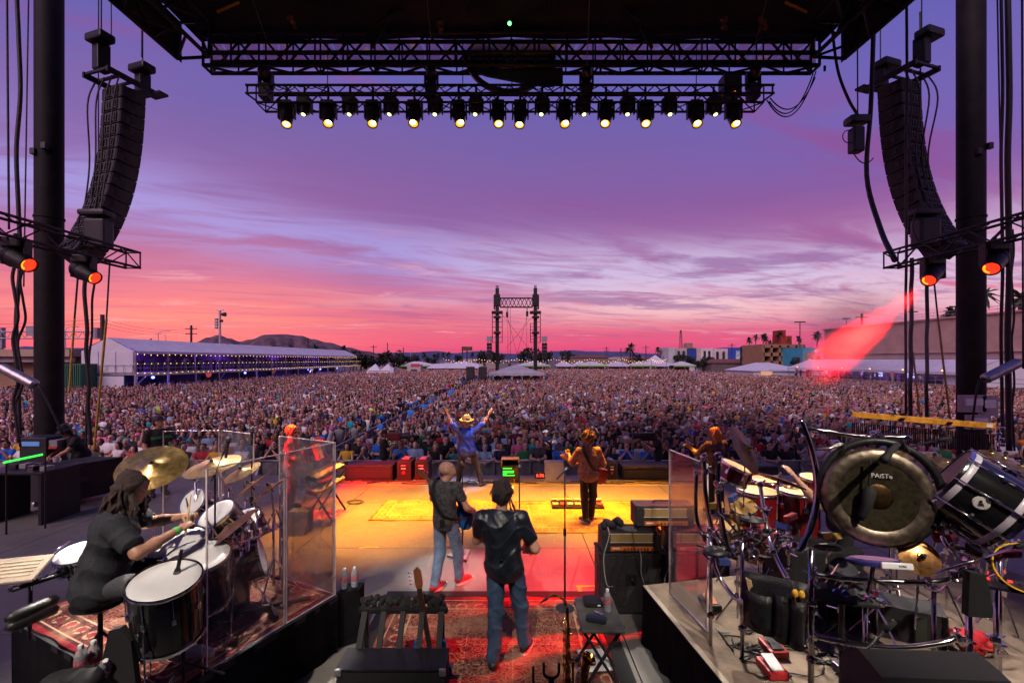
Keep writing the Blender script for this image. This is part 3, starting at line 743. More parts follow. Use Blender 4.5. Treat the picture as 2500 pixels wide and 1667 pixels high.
# ------------------------------------------------------------------ far background: tents, tower, buildings, palms, poles
TENTW=M('white_tent_vinyl',(0.54,0.53,0.58),0.55,0,0.05,0.8)
TENTI=M('tent_interior_purple_lining',(0.10,0.055,0.15),0.8,0,0.2,0.7)
ALU=M('aluminium_post',(0.38,0.38,0.41),0.4,0.7,0.1,3)
BULB=M('warm_string_bulb',(1,0.7,0.3),0.4,0,0,emit=(1.0,0.55,0.12),es=4)
BULBY=M('yellow_string_bulb',(1,0.85,0.3),0.4,0,0,emit=(1.0,0.70,0.16),es=3.5)
BLUEL=M('blue_lamp',(0.1,0.1,1),0.4,0,0,emit=(0.08,0.12,1.0),es=10)
def bulbs(parent,pts,r,mat,name='bulb_string'):
    b=MB()
    for p in pts:
        p=Vector(p);b.add([p+Vector(d)*r for d in((1,0,0),(-1,0,0),(0,1,0),(0,-1,0),(0,0,1),(0,0,-1))],[(0,2,4),(2,1,4),(1,3,4),(3,0,4),(2,0,5),(1,2,5),(3,1,5),(0,3,5)])
    o=b.build(name,mat,parent);o['kind']='stuff';return o
def long_tent():
    X0,X1,Y0,Y1=-43.2,-49.2,52.0,126.0;ez,pz,dz=4.18,5.75,1.62;g=GZ
    t=T('two_storey_tent','long white two storey marquee with purple lit deck and string lights','tent',(X0,Y0,g))
    bays=15;L=(Y1-Y0)/bays;xm=(X0+X1)/2
    for i in range(bays):      # each roof bay panel sags a little
        for sx,xe in((1,X0+0.35),(-1,X1-0.35)):
            v=[];f=[]
            for a in range(5):
                for b_ in range(4):
                    s,q=a/4,b_/3;x=xm+(xe-xm)*s;z=pz+(ez-pz)*s
                    z -= 0.10*math.sin(math.pi*q)*math.sin(math.pi*s);v.append((x,Y0+L*(i+q)+(0.01 if b_==0 else -0.01 if b_==3 else 0),z))
            for a in range(4):
                for b_ in range(3):f.append((a*4+b_,a*4+b_+1,a*4+5+b_,a*4+4+b_))
            ob('roof_panel',mesh('roof_panel',v,f,True),t,TENTW)
    b=MB();b.box((X0+0.36,(Y0+Y1)/2,ez-0.14),(0.03,Y1-Y0,0.30));b.build('valance',TENTW,t)
    # gable end, three cloth panels and the wall below the deck
    b=MB()
    b.add([(X0,Y0,dz),(X1,Y0,dz),(X1,Y0,ez),(xm,Y0,pz-0.02),(X0,Y0,ez)],[(0,1,2,3,4)]);b.build('gable_wall',TENTW,t)
    for k in range(3):
        x=X1+(X0-X1)*(k+0.5)/3;MB().box((x,Y0-0.04,(dz+ez)/2),(1.9,0.05,ez-dz-0.1),ch=0.02).build('wall_panel',TENTW,t)
    MB().box((xm-0.4,Y0-0.05,(g+dz)/2-0.15),(4.6,0.08,dz-g-0.3)).build('lower_wall',TENTW,t)
    b=MB();b.add([(X1+0.2,Y0+0.1,g),(X1+0.2,Y1,g),(X1+0.2,Y1,ez),(X1+0.2,Y0+0.1,ez)],[(0,1,2,3)]);b.build('rear_lining',TENTI,t)
    MB().box((xm,(Y0+Y1)/2+0.1,dz-0.10),(X0-X1+0.6,Y1-Y0+0.3,0.18)).build('deck',ALU,t)
    MB().box((X0+0.32,(Y0+Y1)/2,dz-0.14),(0.05,Y1-Y0+0.3,0.34)).build('deck_fascia',ALU,t)
    for i in range(bays+1):
        y=Y0+L*i
        bar((X0+0.2,y,g),(X0+0.2,y,dz-0.2),0.14,'post',ALU,t);bar((X0+0.15,y,dz),(X0+0.15,y,ez),0.07,'post',ALU,t)
        if i % 3==0:bar((X0+0.2,y+1.4,dz-0.3),(X0+0.2,y,dz-1.5),0.07,'brace',ALU,t)
    # railing on the deck
    for zz in(1.1,0.62,0.15):bar((X0+0.34,Y0,dz+zz),(X0+0.34,Y1+3,dz+zz),0.03,'rail',ALU,t)
    for i in range(75):
        y=Y0+(Y1-Y0)*i/74;bar((X0+0.34,y,dz),(X0+0.34,y,dz+1.1),0.022,'baluster',ALU,t,4)
    for zz in(1.0,0.2):bar((X1,Y0-0.2,dz+zz),(X0+0.3,Y0-0.2,dz+zz),0.03,'rail',ALU,t)
    for i in range(7):bar((X1+1.0*i,Y0-0.2,dz),(X1+1.0*i,Y0-0.2,dz+1.0),0.03,'baluster',ALU,t,4)
    n=76
    bulbs(t,[(X0+0.42,Y0+(Y1-Y0)*i/n,ez-0.34-0.10*abs(math.sin(i*0.55)))for i in range(n)],0.06,BULB)
    bulbs(t,[(X0+0.42,Y0+(Y1-Y0+3)*i/n,dz+1.12)for i in range(n)],0.05,BULBY)
    bulbs(t,[(X0+0.44,Y0+(Y1-Y0+3)*i/n,dz+0.05-0.12*abs(math.sin(i*0.4)))for i in range(n)],0.055,BULBY)
    PL=(0.35,0.12,1.0)
    for k,y in enumerate((55,74,97,103,113)):      # blue lamps under the deck
        p=Vector((X0-0.2,y,dz-0.55));MB().sph(p,0.17,8,6).build('deck_lamp',BLUEL,t)
        l=bpy.data.lights.new('lamp','POINT');l.energy=260;l.color=(0.15,0.12,1);l.shadow_soft_size=0.2
        o=bpy.data.objects.new('lamp',l);COL.objects.link(o);o.location=p+Vector((0.4,0,-0.1));o.parent=t;o.matrix_parent_inverse=TR(-t.location)
    for y in(58,76,94,112):
        l=bpy.data.lights.new('lamp','POINT');l.energy=300;l.color=PL;l.shadow_soft_size=0.3
        o=bpy.data.objects.new('lamp',l);COL.objects.link(o);o.location=(X0-3.5,y,ez-0.4);o.parent=t;o.matrix_parent_inverse=TR(-t.location)
        MB().sph((X0-3.5,y,ez-0.1),0.12,8,6).build('ceiling_lamp',M('purple_lamp',(0.3,0.1,1),0.4,0,0,emit=(0.4,0.15,1),es=8),t)
    # door and booth fronts below the deck
    DK=M('booth_dark_panel',(0.05,0.035,0.055),0.7,0,0.3,1)
    for i in range(2,bays,2):
        MB().box((X1+0.6,Y0+L*i+1.5,g+1.1),(0.2,2.6,2.0)).build('booth_panel',DK,t)
    for k,(y,c)in enumerate(((66,(0.5,0.06,0.04)),(84,(0.35,0.03,0.03)),(100,(0.5,0.2,0.05)))):
        MB().sph((X0-0.8,y,g+2.4),(0.3,0.45,0.45),8,6).build('paper_lantern',M('lantern_%d' % k,c,0.6,0,0.1,emit=c,es=0.8),t)
long_tent()
def side_tent():
    X0,X1,Y0,Y1=52.0,60.0,52.0,85.5;ez,pz,g=1.75,3.25,GZ+1.3
    t=T('vip_tent','long white tent with screens behind a low wall, right side of the field','tent',(X0,Y0,g))
    bays=6;L=(Y1-Y0)/bays;xm=(X0+X1)/2
    for i in range(bays):
        for xe in(X0-0.3,X1+0.3):
            v=[];f=[]
            for a in range(5):
                for q in range(4):
                    s=a/4;v.append((xm+(xe-xm)*s,Y0+L*(i+q/3)+(0.01 if q==0 else -0.01 if q==3 else 0),pz+(ez-pz)*s-0.08*math.sin(math.pi*q/3)*math.sin(math.pi*s)))
            for a in range(4):
                for q in range(3):f.append((a*4+q,a*4+q+1,a*4+5+q,a*4+4+q))
            ob('roof_panel',mesh('roof_panel',v,f,True),t,TENTW)
    MB().box((X0-0.31,(Y0+Y1)/2,ez-0.16),(0.03,Y1-Y0,0.34)).build('valance',TENTW,t)
    b=MB();b.add([(X0,Y0,g),(X1,Y0,g),(X1,Y0,ez),(xm,Y0,pz-0.02),(X0,Y0,ez)],[(0,1,2,3,4)]);b.build('gable_wall',TENTW,t)
    b=MB();b.add([(X1-0.1,Y0,g),(X1-0.1,Y1,g),(X1-0.1,Y1,ez),(X1-0.1,Y0,ez)],[(0,1,2,3)]);b.build('rear_lining',TENTI,t)
    MB().box((xm,(Y0+Y1)/2,g-0.1),(8.0,Y1-Y0,0.2)).build('floor',M('tent_floor',(0.05,0.045,0.05),0.8),t)
    MB().box((X0+0.3,Y0+1.6,(g+ez)/2),(0.06,3.2,ez-g)).build('wall_panel',TENTW,t)
    for i in range(bays+1):bar((X0,Y0+L*i,g),(X0,Y0+L*i,ez),0.06,'post',ALU,t)
    SCR=M('tent_screen',(0.4,0.5,0.7),0.3,0,0.5,3,emit=(0.45,0.5,1.0),es=1.5)
    for y in(56.5,61.5,68,74):MB().box((X1-0.4,y,0.95),(0.12,1.5,0.9)).build('screen',SCR,t)
    AM=M('amber_tent_lamp',(1,.5,.1),0.4,0,0,emit=(1,0.4,0.06),es=8)
    for i in range(6):
        p=Vector((X0+0.2,Y0+3+L*i,ez+0.12));MB().box(p,(0.3,0.35,0.2)).build('floodlight',BLACKP,t)
        MB().box(p+Vector((-0.17,0,0)),(0.03,0.25,0.12)).build('floodlight_lens',AM,t)
    l=bpy.data.lights.new('lamp','POINT');l.energy=600;l.color=(0.7,0.25,1.0);l.shadow_soft_size=0.3
    o=bpy.data.objects.new('lamp',l);COL.objects.link(o);o.location=(X0+4,70,ez-0.2);o.parent=t;o.matrix_parent_inverse=TR(-t.location)
    # retaining wall in front with a railing
    W=M('tan_block_wall',(0.26,0.19,0.15),0.9,0,0.12,1.2)
    w=T('retaining_wall','low tan retaining wall with railing below the right tent','wall',(50,68,GZ))
    MB().box((50.2,67,GZ+0.75),(0.4,56,1.5)).build('wall_body',W,w);MB().box((50.2,67,GZ+1.56),(0.5,56,0.12)).build('coping',W,w)
    for zz in(0.5,0.95):bar((50.2,44,GZ+1.6+zz),(50.2,90,GZ+1.6+zz),0.03,'rail',ALU,w)
    for i in range(24):bar((50.2,44+2*i,GZ+1.6),(50.2,44+2*i,GZ+2.55),0.025,'rail_post',ALU,w,4)
    # two small tents at its far end
    s=T('kiosk_tent','small white kiosk tent with an amber sign left of the right tent','tent',(50,92,GZ))
    b=MB();x0,x1,y0,y1,z0,z1=46.5,58,88,100,1.0,2.6
    b.add([(x0,y0,z0),(x1,y0,z0),(x1,y1,z0),(x0,y1,z0),((x0+x1)/2+1,(y0+y1)/2,z1),((x0+x1)/2-2,(y0+y1)/2,z1)],[(0,1,4,5),(1,2,4),(2,3,5,4),(3,0,5)]);b.build('roof',TENTW,s)
    MB().box(((x0+x1)/2,(y0+y1)/2,(GZ+z0)/2),(x1-x0-0.8,y1-y0-0.8,z0-GZ)).build('tent_wall',TENTW,s)
    MB().box((x0+2.6,y0-0.2,0.45),(2.2,0.1,1.0)).build('sign_board',M('amber_sign',(0.7,0.45,0.2),0.6,0,0.15,3,emit=(0.8,0.5,0.25),es=0.3),s)
side_tent()

def small_tents():
    GRN=M('green_fascia',(0.20,0.42,0.04),0.6,0,0.1,1)
    # peaked tents with a green fascia in a row at the far end of the field
    specs=[(700,985,'f'),(960,1065,'g'),(1075,1180,'g'),(1258,1345,'g'),(1358,1400,'p'),(1400,1440,'p'),(1410,1485,'g'),(1485,1540,'p'),(1540,1600,'g'),(1600,1645,'p'),(1645,1700,'g')]
    names={'f':'long flat white canopy behind the sound tower','g':'','p':''}
    order=['farthest left','left of the sound tower','behind the left tower leg','behind the right tower leg','just right of the tower','second right of the tower','third right of the tower','fourth right of the tower','fifth right of the tower','sixth right of the tower','at the right end of the row']
    for i,(u0,u1,k)in enumerate(specs):
        if k=='f':u0,u1=1040,1145
        Y=152+rnd.uniform(-2,2)+(3 if k=='p' else 0);a,b_=P(u0,0,Y).x,P(u1,0,Y).x;c=(a+b_)/2;w=b_-a
        t=T('peaked_tent','white peaked tent with green fascia, %s' % order[i] if k=='g' else 'small white peaked tent, %s' % order[i] if k=='p' else 'long flat white canopy, farthest left of the tent row','tent',(c,Y,GZ),'far row of white tents')
        ez=GZ+2.6;pz=ez+(1.3 if k != 'f' else 0.8);dp=7
        b=MB();b.add([(a,Y,ez),(b_,Y,ez),(b_,Y+dp,ez),(a,Y+dp,ez),(c-w*0.08,Y+dp/2,pz),(c+w*0.08,Y+dp/2,pz),(a*0.5+c*0.5,Y+dp*0.25,ez+(pz-ez)*0.42),(b_*0.5+c*0.5,Y+dp*0.25,ez+(pz-ez)*0.42)],[(0,1,7,6),(6,7,5,4),(1,2,5,7),(2,3,4,5),(3,0,6,4)]);b.build('roof',TENTW,t)
        MB().box((c,Y-0.05,ez-0.22),(w,0.06,0.42)).build('fascia',GRN if k=='g' else TENTW,t)
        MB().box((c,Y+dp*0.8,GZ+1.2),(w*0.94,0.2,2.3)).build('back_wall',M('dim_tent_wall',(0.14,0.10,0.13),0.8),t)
        for x in(a+0.1,c,b_-0.1):bar((x,Y,GZ),(x,Y,ez),0.06,'post',ALU,t,5)
    # bigger white tent shapes far right of the row
    for i,(u0,u1,v)in enumerate(((1575,1640,866),(1700,1760,880),(1640,1700,885))):
        Y=165;a,b_=P(u0,0,Y).x,P(u1,0,Y).x;t=T('marquee','white peaked marquee roof beyond the tent row, %s' %('tallest','right one','middle one')[i],'tent',((a+b_)/2,Y,GZ),'marquees beyond the tent row')
        pz=P(0,v,Y).z;b=MB();b.add([(a,Y,1.0),(b_,Y,1.0),(b_,Y+8,1.0),(a,Y+8,1.0),((a+b_)/2,Y+4,max(pz,2.4))],[(0,1,4),(1,2,4),(2,3,4),(3,0,4)]);b.build('roof',TENTW,t)
        MB().box(((a+b_)/2,Y+4,(GZ+1)/2),(b_-a-0.6,7,1-GZ)).build('tent_wall',TENTW,t)
    # stall pair with a printed sign, left
    Y=108
    t=T('togo_stall','white twin peaked stall with a red and green lettered sign','stall',P(925,900,Y))
    for u0,u1 in((895,928),(926,960)):
        a,b_=P(u0,0,Y).x,P(u1,0,Y).x;c=(a+b_)/2;e=P(0,905,Y).z;pk=P(0,893,Y).z
        b=MB();b.add([(a,Y,e),(b_,Y,e),(b_,Y+3.4,e),(a,Y+3.4,e),(c,Y+1.7,pk+0.5)],[(0,1,4),(1,2,4),(2,3,4),(3,0,4)]);b.build('roof',TENTW,t)
    a,b_=P(895,0,Y).x,P(951,0,Y).x
    MB().box(((a+b_)/2,Y-0.1,P(0,911,Y).z),(b_-a,0.08,0.95)).build('sign_board',M('cream_sign',(0.7,0.62,0.5),0.6,0,0.05),t)
    text_mesh('lettering','TO GA',0.75,M('dark_sign_text',(0.10,0.05,0.05),0.6,0,0),TR((a+b_)/2+0.1,Y-0.16,P(0,911,Y).z)@ RX(math.pi/2),t)
    RDS=M('red_sign_mark',(0.5,0.05,0.05),0.6,0,0)
    for k in range(3):
        MB().box((a+0.5+0.42*k,Y-0.16,P(0,911,Y).z),(0.26,0.02,0.3),ch=0.01).build('sign_mark',RDS,t)
        MB().box((b_-1.4+0.42*k,Y-0.16,P(0,911,Y).z),(0.24,0.02,0.26),ch=0.01).build('sign_mark',M('green_sign_mark',(0.15,0.3,0.08),0.6,0,0),t)
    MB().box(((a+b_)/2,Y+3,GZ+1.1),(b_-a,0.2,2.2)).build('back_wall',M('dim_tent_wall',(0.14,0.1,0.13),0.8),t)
    MB().box((b_+0.5,Y+1.5,GZ+1.3),(0.9,3,2.6)).build('side_wall',TENTW,t)
    for x in(a+0.05,b_):bar((x,Y,GZ),(x,Y,e),0.05,'post',ALU,t,5)
    Y=118;a,b_=P(994,0,Y).x,P(1027,0,Y).x
    t=T('ticket_booth','grey booth with a red lettered sign band beside the far trees','booth',((a+b_)/2,Y,GZ))
    MB().box(((a+b_)/2,Y+1.5,GZ+1.6),(b_-a,3,3.2)).build('booth_body',M('pale_booth',(0.42,0.38,0.36),0.7),t)
    MB().box(((a+b_)/2+0.4,Y-0.1,GZ+3.1),(2.4,0.1,0.7)).build('sign_band',M('red_sign_band',(0.5,0.04,0.05),0.6,0,0.05),t)
    MB().box(((a+b_)/2,Y-0.03,GZ+1.2),(1.6,0.06,1.7)).build('opening',M('booth_dark',(0.06,0.05,0.06),0.8),t)
    t0=T('flat_awning','long low awning tent in front of the far trees left of the tower','tent',P(1090,890,140))
    a,b_=P(1040,0,140).x,P(1178,0,140).x
    b=MB();z1=P(0,888,140).z;z0=P(0,899,140).z;b.add([(a,140,z0),(b_,140,z0),(b_,147,z0),(a,147,z0),(a+2,143,z1),(b_-2,143,z1)],[(0,1,5,4),(1,2,5),(2,3,4,5),(3,0,4)]);b.build('roof',TENTW,t0)
    for i in range(6):bar((a+(b_-a)*i/5,140,GZ),(a+(b_-a)*i/5,140,z0),0.06,'post',ALU,t0,5)
    # festoon lights sagging between poles
    t=T('festoon_lights','warm festoon bulbs sagging between poles along the far tents','string lights',(0,148,GZ));pts=[]
    us=[1083,1170,1262,1352,1440,1520,1590,1627];YF=146
    for u in us:bar((P(u,0,YF).x,YF,GZ),(P(u,0,YF).x,YF,P(0,874,YF).z),0.07,'pole',M('purple_pole',(0.25,0.15,0.4),0.5),t,5)  # poles are plain purple in colour
    for u0,u1 in zip(us,us[1:]):
        for rr in range(2):
            q=arc(P(u0,876,YF+rr*1.5),P(u1,876,YF+rr*1.5),0.8+0.5*rr,14);pts+=q
            b=MB();b.tube(q,0.012,3);b.build('wire',RUBBER,t)
    bulbs(t,pts[::2],0.10,BULB)
small_tents()

def foh():
    Y=78;t=T('delay_tower','tall black two legged sound tower rising from the middle of the crowd','tower',P(1262,945,Y))
    xs=(P(1214,0,Y).x,P(1307,0,Y).x)
    zt=P(0,745,Y).z;zb=P(0,727,Y).z;top=P(0,704,Y).z
    for x in xs:
        MB().box((x,Y,(GZ+top)/2),(0.62,0.62,top-GZ),ch=0.05).build('leg',BLACKP,t)
        for k in range(4):bar((x-0.2+0.13*k,Y-0.2+0.1*k,top),(x-0.2+0.13*k,Y-0.2+0.1*k,top+0.5),0.05,'spigot',BLACKP,t,5)
        MB().box((x,Y,P(0,733,Y).z),(1.0,1.0,2.0),ch=0.05).build('sleeve_block',BLACKP,t)
        s=-1 if x==xs[0] else 1
        MB().box((x+0.5*s,Y,P(0,738,Y).z),(0.25,0.8,2.4),ch=0.04).build('hoist',BLACKP,t)
        MB().box((x,Y-0.1,P(0,763,Y).z),(1.9,1.0,0.5),ch=0.1).build('clamp_collar',BLACKP,t)
        # caged ladder frames on both sides of the leg
        for sd in(-1,1):
            xx=x+sd*0.85
            if(s<0 and sd>0)or(s>0 and sd>0)or True:
                z0,z1=P(0,836,Y).z,P(0,762,Y).z
                if s>0 and sd<0:z0,z1=P(0,836,Y).z,P(0,790,Y).z
                for dy in(-0.35,0.35):bar((xx,Y+dy,z0),(xx,Y+dy,z1),0.05,'cage_post',BLACKP,t,5)
                nst=6
                for k in range(nst+1):
                    z=z0+(z1-z0)*k/nst;bar((x+sd*0.3,Y-0.35,z),(xx,Y-0.35,z),0.04,'cage_rung',BLACKP,t,4)
                    if k % 2==0:bar((xx,Y-0.35,z),(xx,Y+0.35,z),0.04,'cage_rung',BLACKP,t,4)
        for v in(775,813):MB().box((x,Y-0.6,P(0,v,Y).z),(1.2,0.7,0.42),ch=0.1).build('floodlight',BLACKP,t)
    z1,z0=P(0,728,Y).z,P(0,750,Y).z
    truss(t,(xs[0]+0.5,Y,(z0+z1)/2),(xs[1]-0.5,Y,(z0+z1)/2),0.6,z1-z0,8,BLACKP,0.09,0.06,faces='fk')
    for u,v in((1238,768),(1287,766)):
        bar(P(u,752,Y),P(u,v,Y),0.05,'chain_line',BLACKP,t,4);MB().box(P(u,v,Y),(0.4,0.35,0.9),ch=0.05).build('hanging_speaker',BLACKP,t)
    for a,b_ in(((1238,770),(1262,865)),((1287,772),(1262,865)),((1228,770),(1290,850)),((1300,772),(1236,850)),((1240,752),(1240,890)),((1246,752),(1246,890)),((1286,752),(1286,890))):
        bar(P(a[0],a[1],Y),P(b_[0],b_[1],Y),0.025,'guy_wire',BLACKP,t,4)
    # side delay masts with small arrays
    for u,lab in((1195,'left'),(1329,'right')):
        m=T('delay_mast','slim mast with a small grey speaker box, %s of the sound tower' % lab,'mast',P(u,945,Y-2),'delay masts');x=P(u,0,Y-2).x
        bar((x-0.25,Y-2,GZ),(x-0.25,Y-2,P(0,822,Y).z),0.06,'mast_tube',STEEL,m);bar((x+0.25,Y-2,GZ),(x+0.25,Y-2,P(0,822,Y).z),0.06,'mast_tube',STEEL,m)
        MB().box((x,Y-2.2,P(0,828,Y).z),(0.9,0.7,0.8),ch=0.06).build('speaker_box',GREYP,m)
        for k in range(5):MB().box((x,Y-2.3,P(0,842+8*k,Y).z),(0.85,0.6,0.5),ch=0.04).build('array_cabinet',BLACKP,m)
    # mixing position canopy
    c=T('mixing_canopy','grey canopy roof over the mixing desks at the tower foot','tent',P(1262,930,Y-4));Yc=Y-5
    a,b_=P(1192,0,Yc).x,P(1330,0,Yc).x;e=P(0,911,Yc).z;pk=P(0,893,Yc).z;mid=(a+b_)/2
    gr=M('grey_canopy',(0.34,0.33,0.36),0.6,0,0.08,1)
    b=MB();b.add([(a,Yc,e),(b_,Yc,e),(b_,Yc+7,e),(a,Yc+7,e),(mid,Yc+3.5,pk+0.2),((a+mid)/2,Yc+1.0,e+(pk-e)*0.45),((b_+mid)/2,Yc+1.0,e+(pk-e)*0.45)],[(0,1,6,5),(5,6,4),(1,2,4,6),(2,3,4),(3,0,5,4)]);b.build('roof',gr,c)
    MB().box((mid,Yc-0.03,e-0.18),(b_-a,0.06,0.38)).build('valance',gr,c)
    for x in(a,b_,a+2.5,b_-2.5):bar((x,Yc,GZ),(x,Yc,e),0.07,'post',BLACKP,c,5)
    MB().box((mid,Yc+3,GZ+0.5),(b_-a-1,5,1.0)).build('platform',BLACKM,c)
    for k in range(5):MB().box((a+1.5+1.55*k,Yc+1.2,GZ+1.4+0.15*(k % 2)),(1.2,0.8,0.8),ch=0.04).build('console',BLACK,c)
    MB().box((mid-1.2,Yc+0.9,GZ+1.55),(0.8,0.05,0.4)).build('desk_screen',M('desk_screen_glow',(0.3,0.35,0.45),0.4,0,0,emit=(0.4,0.5,0.7),es=0.4),c)
    for i,(u0,u1)in enumerate(((1138,1158),(1168,1188))):
        Ys=70;x0,x1=P(u0,0,Ys).x,P(u1,0,Ys).x
        s=T('video_cabinet','tall black open cabinet %s in front of the tower' %('farther left' if i==0 else 'next to the canopy'),'cabinet',((x0+x1)/2,Ys,GZ),'tall cabinets by the mixing canopy')
        zt_=P(0,895,Ys).z;zb_=P(0,950,Ys).z;xm=(x0+x1)/2
        MB().box((xm,Ys+0.5,(zt_+GZ)/2),(x1-x0,1.0,zt_-GZ),ch=0.04).build('case',BLACK,s)
        MB().box((xm,Ys-0.02,zt_-1.0),(x1-x0-0.2,0.05,1.4)).build('upper_door',M('cab_door',(0.02,0.02,0.022),0.4),s)
        for k in range(3):MB().box((xm,Ys-0.05,GZ+0.5+0.55*k),(x1-x0-0.3,0.06,0.4),ch=0.02).build('rack_unit',GREYP if k==0 else BLACKP,s)
foh()

def buildings():
    def wallm(n,c,s=0.5):return M('render_'+n,c,0.85,0,0.10,s)
    glass=M('dark_window',(0.03,0.035,0.05),0.15,0,0.2,2)
    # big tan hall, right
    t=T('exhibition_hall','large plain tan hall with roof railing behind the right tent','building',(70,60,GZ))
    tan=wallm('tan',(0.42,0.27,0.22));tan2=wallm('tan_pale',(0.40,0.29,0.26));zt=9.8
    for k,(z0,z1,m,o)in enumerate(((GZ,2.4,wallm('tan_low',(0.34,0.22,0.16)),0.0),(2.4,4.4,tan2,-0.15),(4.4,zt,tan,0.0))):
        MB().box((85+o/2,62,(z0+z1)/2),(30-o,80,z1-z0-0.01)).build('wall_tier',m,t)
    for z in(2.4,3.4,4.4):MB().box((69.85,62,z),(0.5,80.4,0.16)).build('ledge',tan2,t)
    MB().box((85,62,zt+0.12),(30.6,80.6,0.25)).build('parapet_cap',tan,t)
    for zz in(0.55,1.0):bar((70.4,30,zt+0.2+zz),(70.4,86,zt+0.2+zz),0.03,'roof_rail',STEEL,t,4)
    for i in range(29):bar((70.4,30+2*i,zt+0.2),(70.4,30+2*i,zt+1.2),0.03,'rail_post',STEEL,t,4)
    for x,y in((72,98),(74,84),(74,76)):
        bar((x,y,zt),(x,y,zt+2.2),0.06,'lamp_post',BLACKP,t,5);MB().box((x,y,zt+2.25),(1.6,0.3,0.2)).build('lamp_head',BLACKP,t)
    # coloured block row
    t=T('motel_block','long low block of white, blue and red painted walls on the far right','building',P(1750,890,172));Y=172
    segs=[(1632,1648,(0.42,0.44,0.44)),(1648,1678,(0.40,0.36,0.33)),(1678,1700,(0.02,0.05,0.25)),(1700,1712,(0.4,0.36,0.34)),(1712,1740,(0.62,0.55,0.55)),(1740,1778,(0.55,0.47,0.46)),(1778,1842,(0.02,0.07,0.42)),(1842,1858,(0.05,0.05,0.07))]
    for k,(a,b_,c)in enumerate(segs):
        x0,x1=P(a,0,Y).x,P(b_,0,Y).x;zt=P(0,848+(k % 3)*1.5,Y).z
        MB().box(((x0+x1)/2,Y+5+(k % 2)*0.4,(GZ+zt)/2),(x1-x0-0.02,10,zt-GZ)).build('wall_section',wallm('m%d' % k,c),t)
        if k in(1,4,5):
            for q in range(2):MB().box((x0+(x1-x0)*(0.3+0.4*q),Y-0.02,zt-2.6),(0.9,0.08,3.0)).build('window',glass,t)
    x0,x1=P(1678,0,Y).x,P(1705,0,Y).x;MB().box(((x0+x1)/2,Y-0.6,GZ+2.0),(x1-x0,0.6,2.6)).build('red_wall',wallm('red',(0.22,0.01,0.02)),t)
    MB().box((P(1810,0,Y).x,Y-0.3,P(0,866,Y).z),(4.5,0.3,3.2)).build('mural_panel',M('mural_print',(0.35,0.45,0.5),0.6,0,0.9,0.8),t)
    MB().box((P(1690,0,Y).x,Y+4,P(0,843,Y).z),(2.4,3,2)).build('roof_unit',wallm('tan_u',(0.3,0.18,0.12)),t)
    RF=M('red_brown_roof',(0.16,0.06,0.045),0.85,0,0.2,1)
    h=T('gable_house','low house with red brown roof in front of the coloured block','house',P(1770,890,160));Yh=158
    a,b_=P(1735,0,Yh).x,P(1830,0,Yh).x;b=MB();zz=P(0,886,Yh).z;zr=P(0,879,Yh).z
    b.add([(a,Yh,zz),(b_,Yh,zz),(b_,Yh+8,zz),(a,Yh+8,zz),(a+2,Yh+4,zr+0.4),(b_-2,Yh+4,zr+0.4)],[(0,1,5,4),(1,2,5),(2,3,4,5),(3,0,4)]);b.build('roof',RF,h)
    MB().box(((a+b_)/2,Yh+4,(GZ+zz)/2),(b_-a-1,7,zz-GZ)).build('wall',wallm('housewall',(0.12,0.09,0.09)),h)
    # parking garage and red tower
    Y=138;t=T('parking_garage','brown open parking garage with a red stair tower behind the palms','building',P(1920,890,Y))
    a,b_=P(1862,0,Y).x,P(1962,0,Y).x;gb=wallm('garage',(0.27,0.15,0.085));dk=M('garage_shade',(0.02,0.017,0.02),0.9)
    MB().box(((a+b_)/2,Y+8,(GZ+7.5)/2),(b_-a-0.3,12,9.0)).build('shade_filler',dk,t)  # solid dark block filling the decks, their shade put into its colour
    for k in range(4):
        z=GZ+1.0+2.55*k;MB().box(((a+b_)/2,Y+6,z),(b_-a,13,1.1)).build('parapet',gb,t)
    for i in range(6):MB().box((a+(b_-a)*i/5,Y+5.5,GZ+4.4),(0.6,12,8.8)).build('pier',gb,t)
    MB().box((P(1909,0,148).x,Y+10,6.6),(3.4,5,8.4)).build('stair_tower',wallm('redtower',(0.30,0.03,0.02)),t)
    MB().box((P(1903,0,148).x,Y+10.2,8.0),(1.6,4.6,9.4)).build('tower_cap',wallm('redtower',(0.30,0.03,0.02)),t)
    Y=128;t=T('mural_building','tall building end painted turquoise with a coloured mural','building',P(1985,890,Y));a,b_=P(1960,0,Y).x,P(2024,0,Y).x
    MB().box(((a+b_)/2,Y+6,(GZ+6.6)/2),(b_-a,12,6.6-GZ)).build('wall',wallm('turq',(0.04,0.30,0.42)),t)
    cc=[(0.5,0.05,0.05),(0.6,0.35,0.03),(0.1,0.2,0.5),(0.6,0.5,0.5),(0.5,0.1,0.3),(0.05,0.3,0.15)]
    for k in range(14):
        c=cc[k % 6];x=a+0.8+rnd.random()*(b_-a-1.6);z=GZ+2+rnd.random()*5.2
        b=MB();b.sph((x,Y,z),(rnd.uniform(.4,1.0),0.04,rnd.uniform(.4,1.2)),8,5);b.build('mural_patch',M('mural_%d' %(k % 6),c,0.7,0,0.3,1),t)
    # far houses along the horizon
    r=random.Random(5)
    hc=[(0.28,0.2,0.19),(0.2,0.15,0.14),(0.34,0.27,0.25),(0.22,0.12,0.1),(0.18,0.16,0.19)]
    places=['left of the festoon lights','under the billboard','behind the long awning','behind the left tower leg','between the tower legs','right of the tower','left of the round palm','behind the round palm','near the right utility pole','left of the coloured block','beyond the long tent','beside the far dark trees']
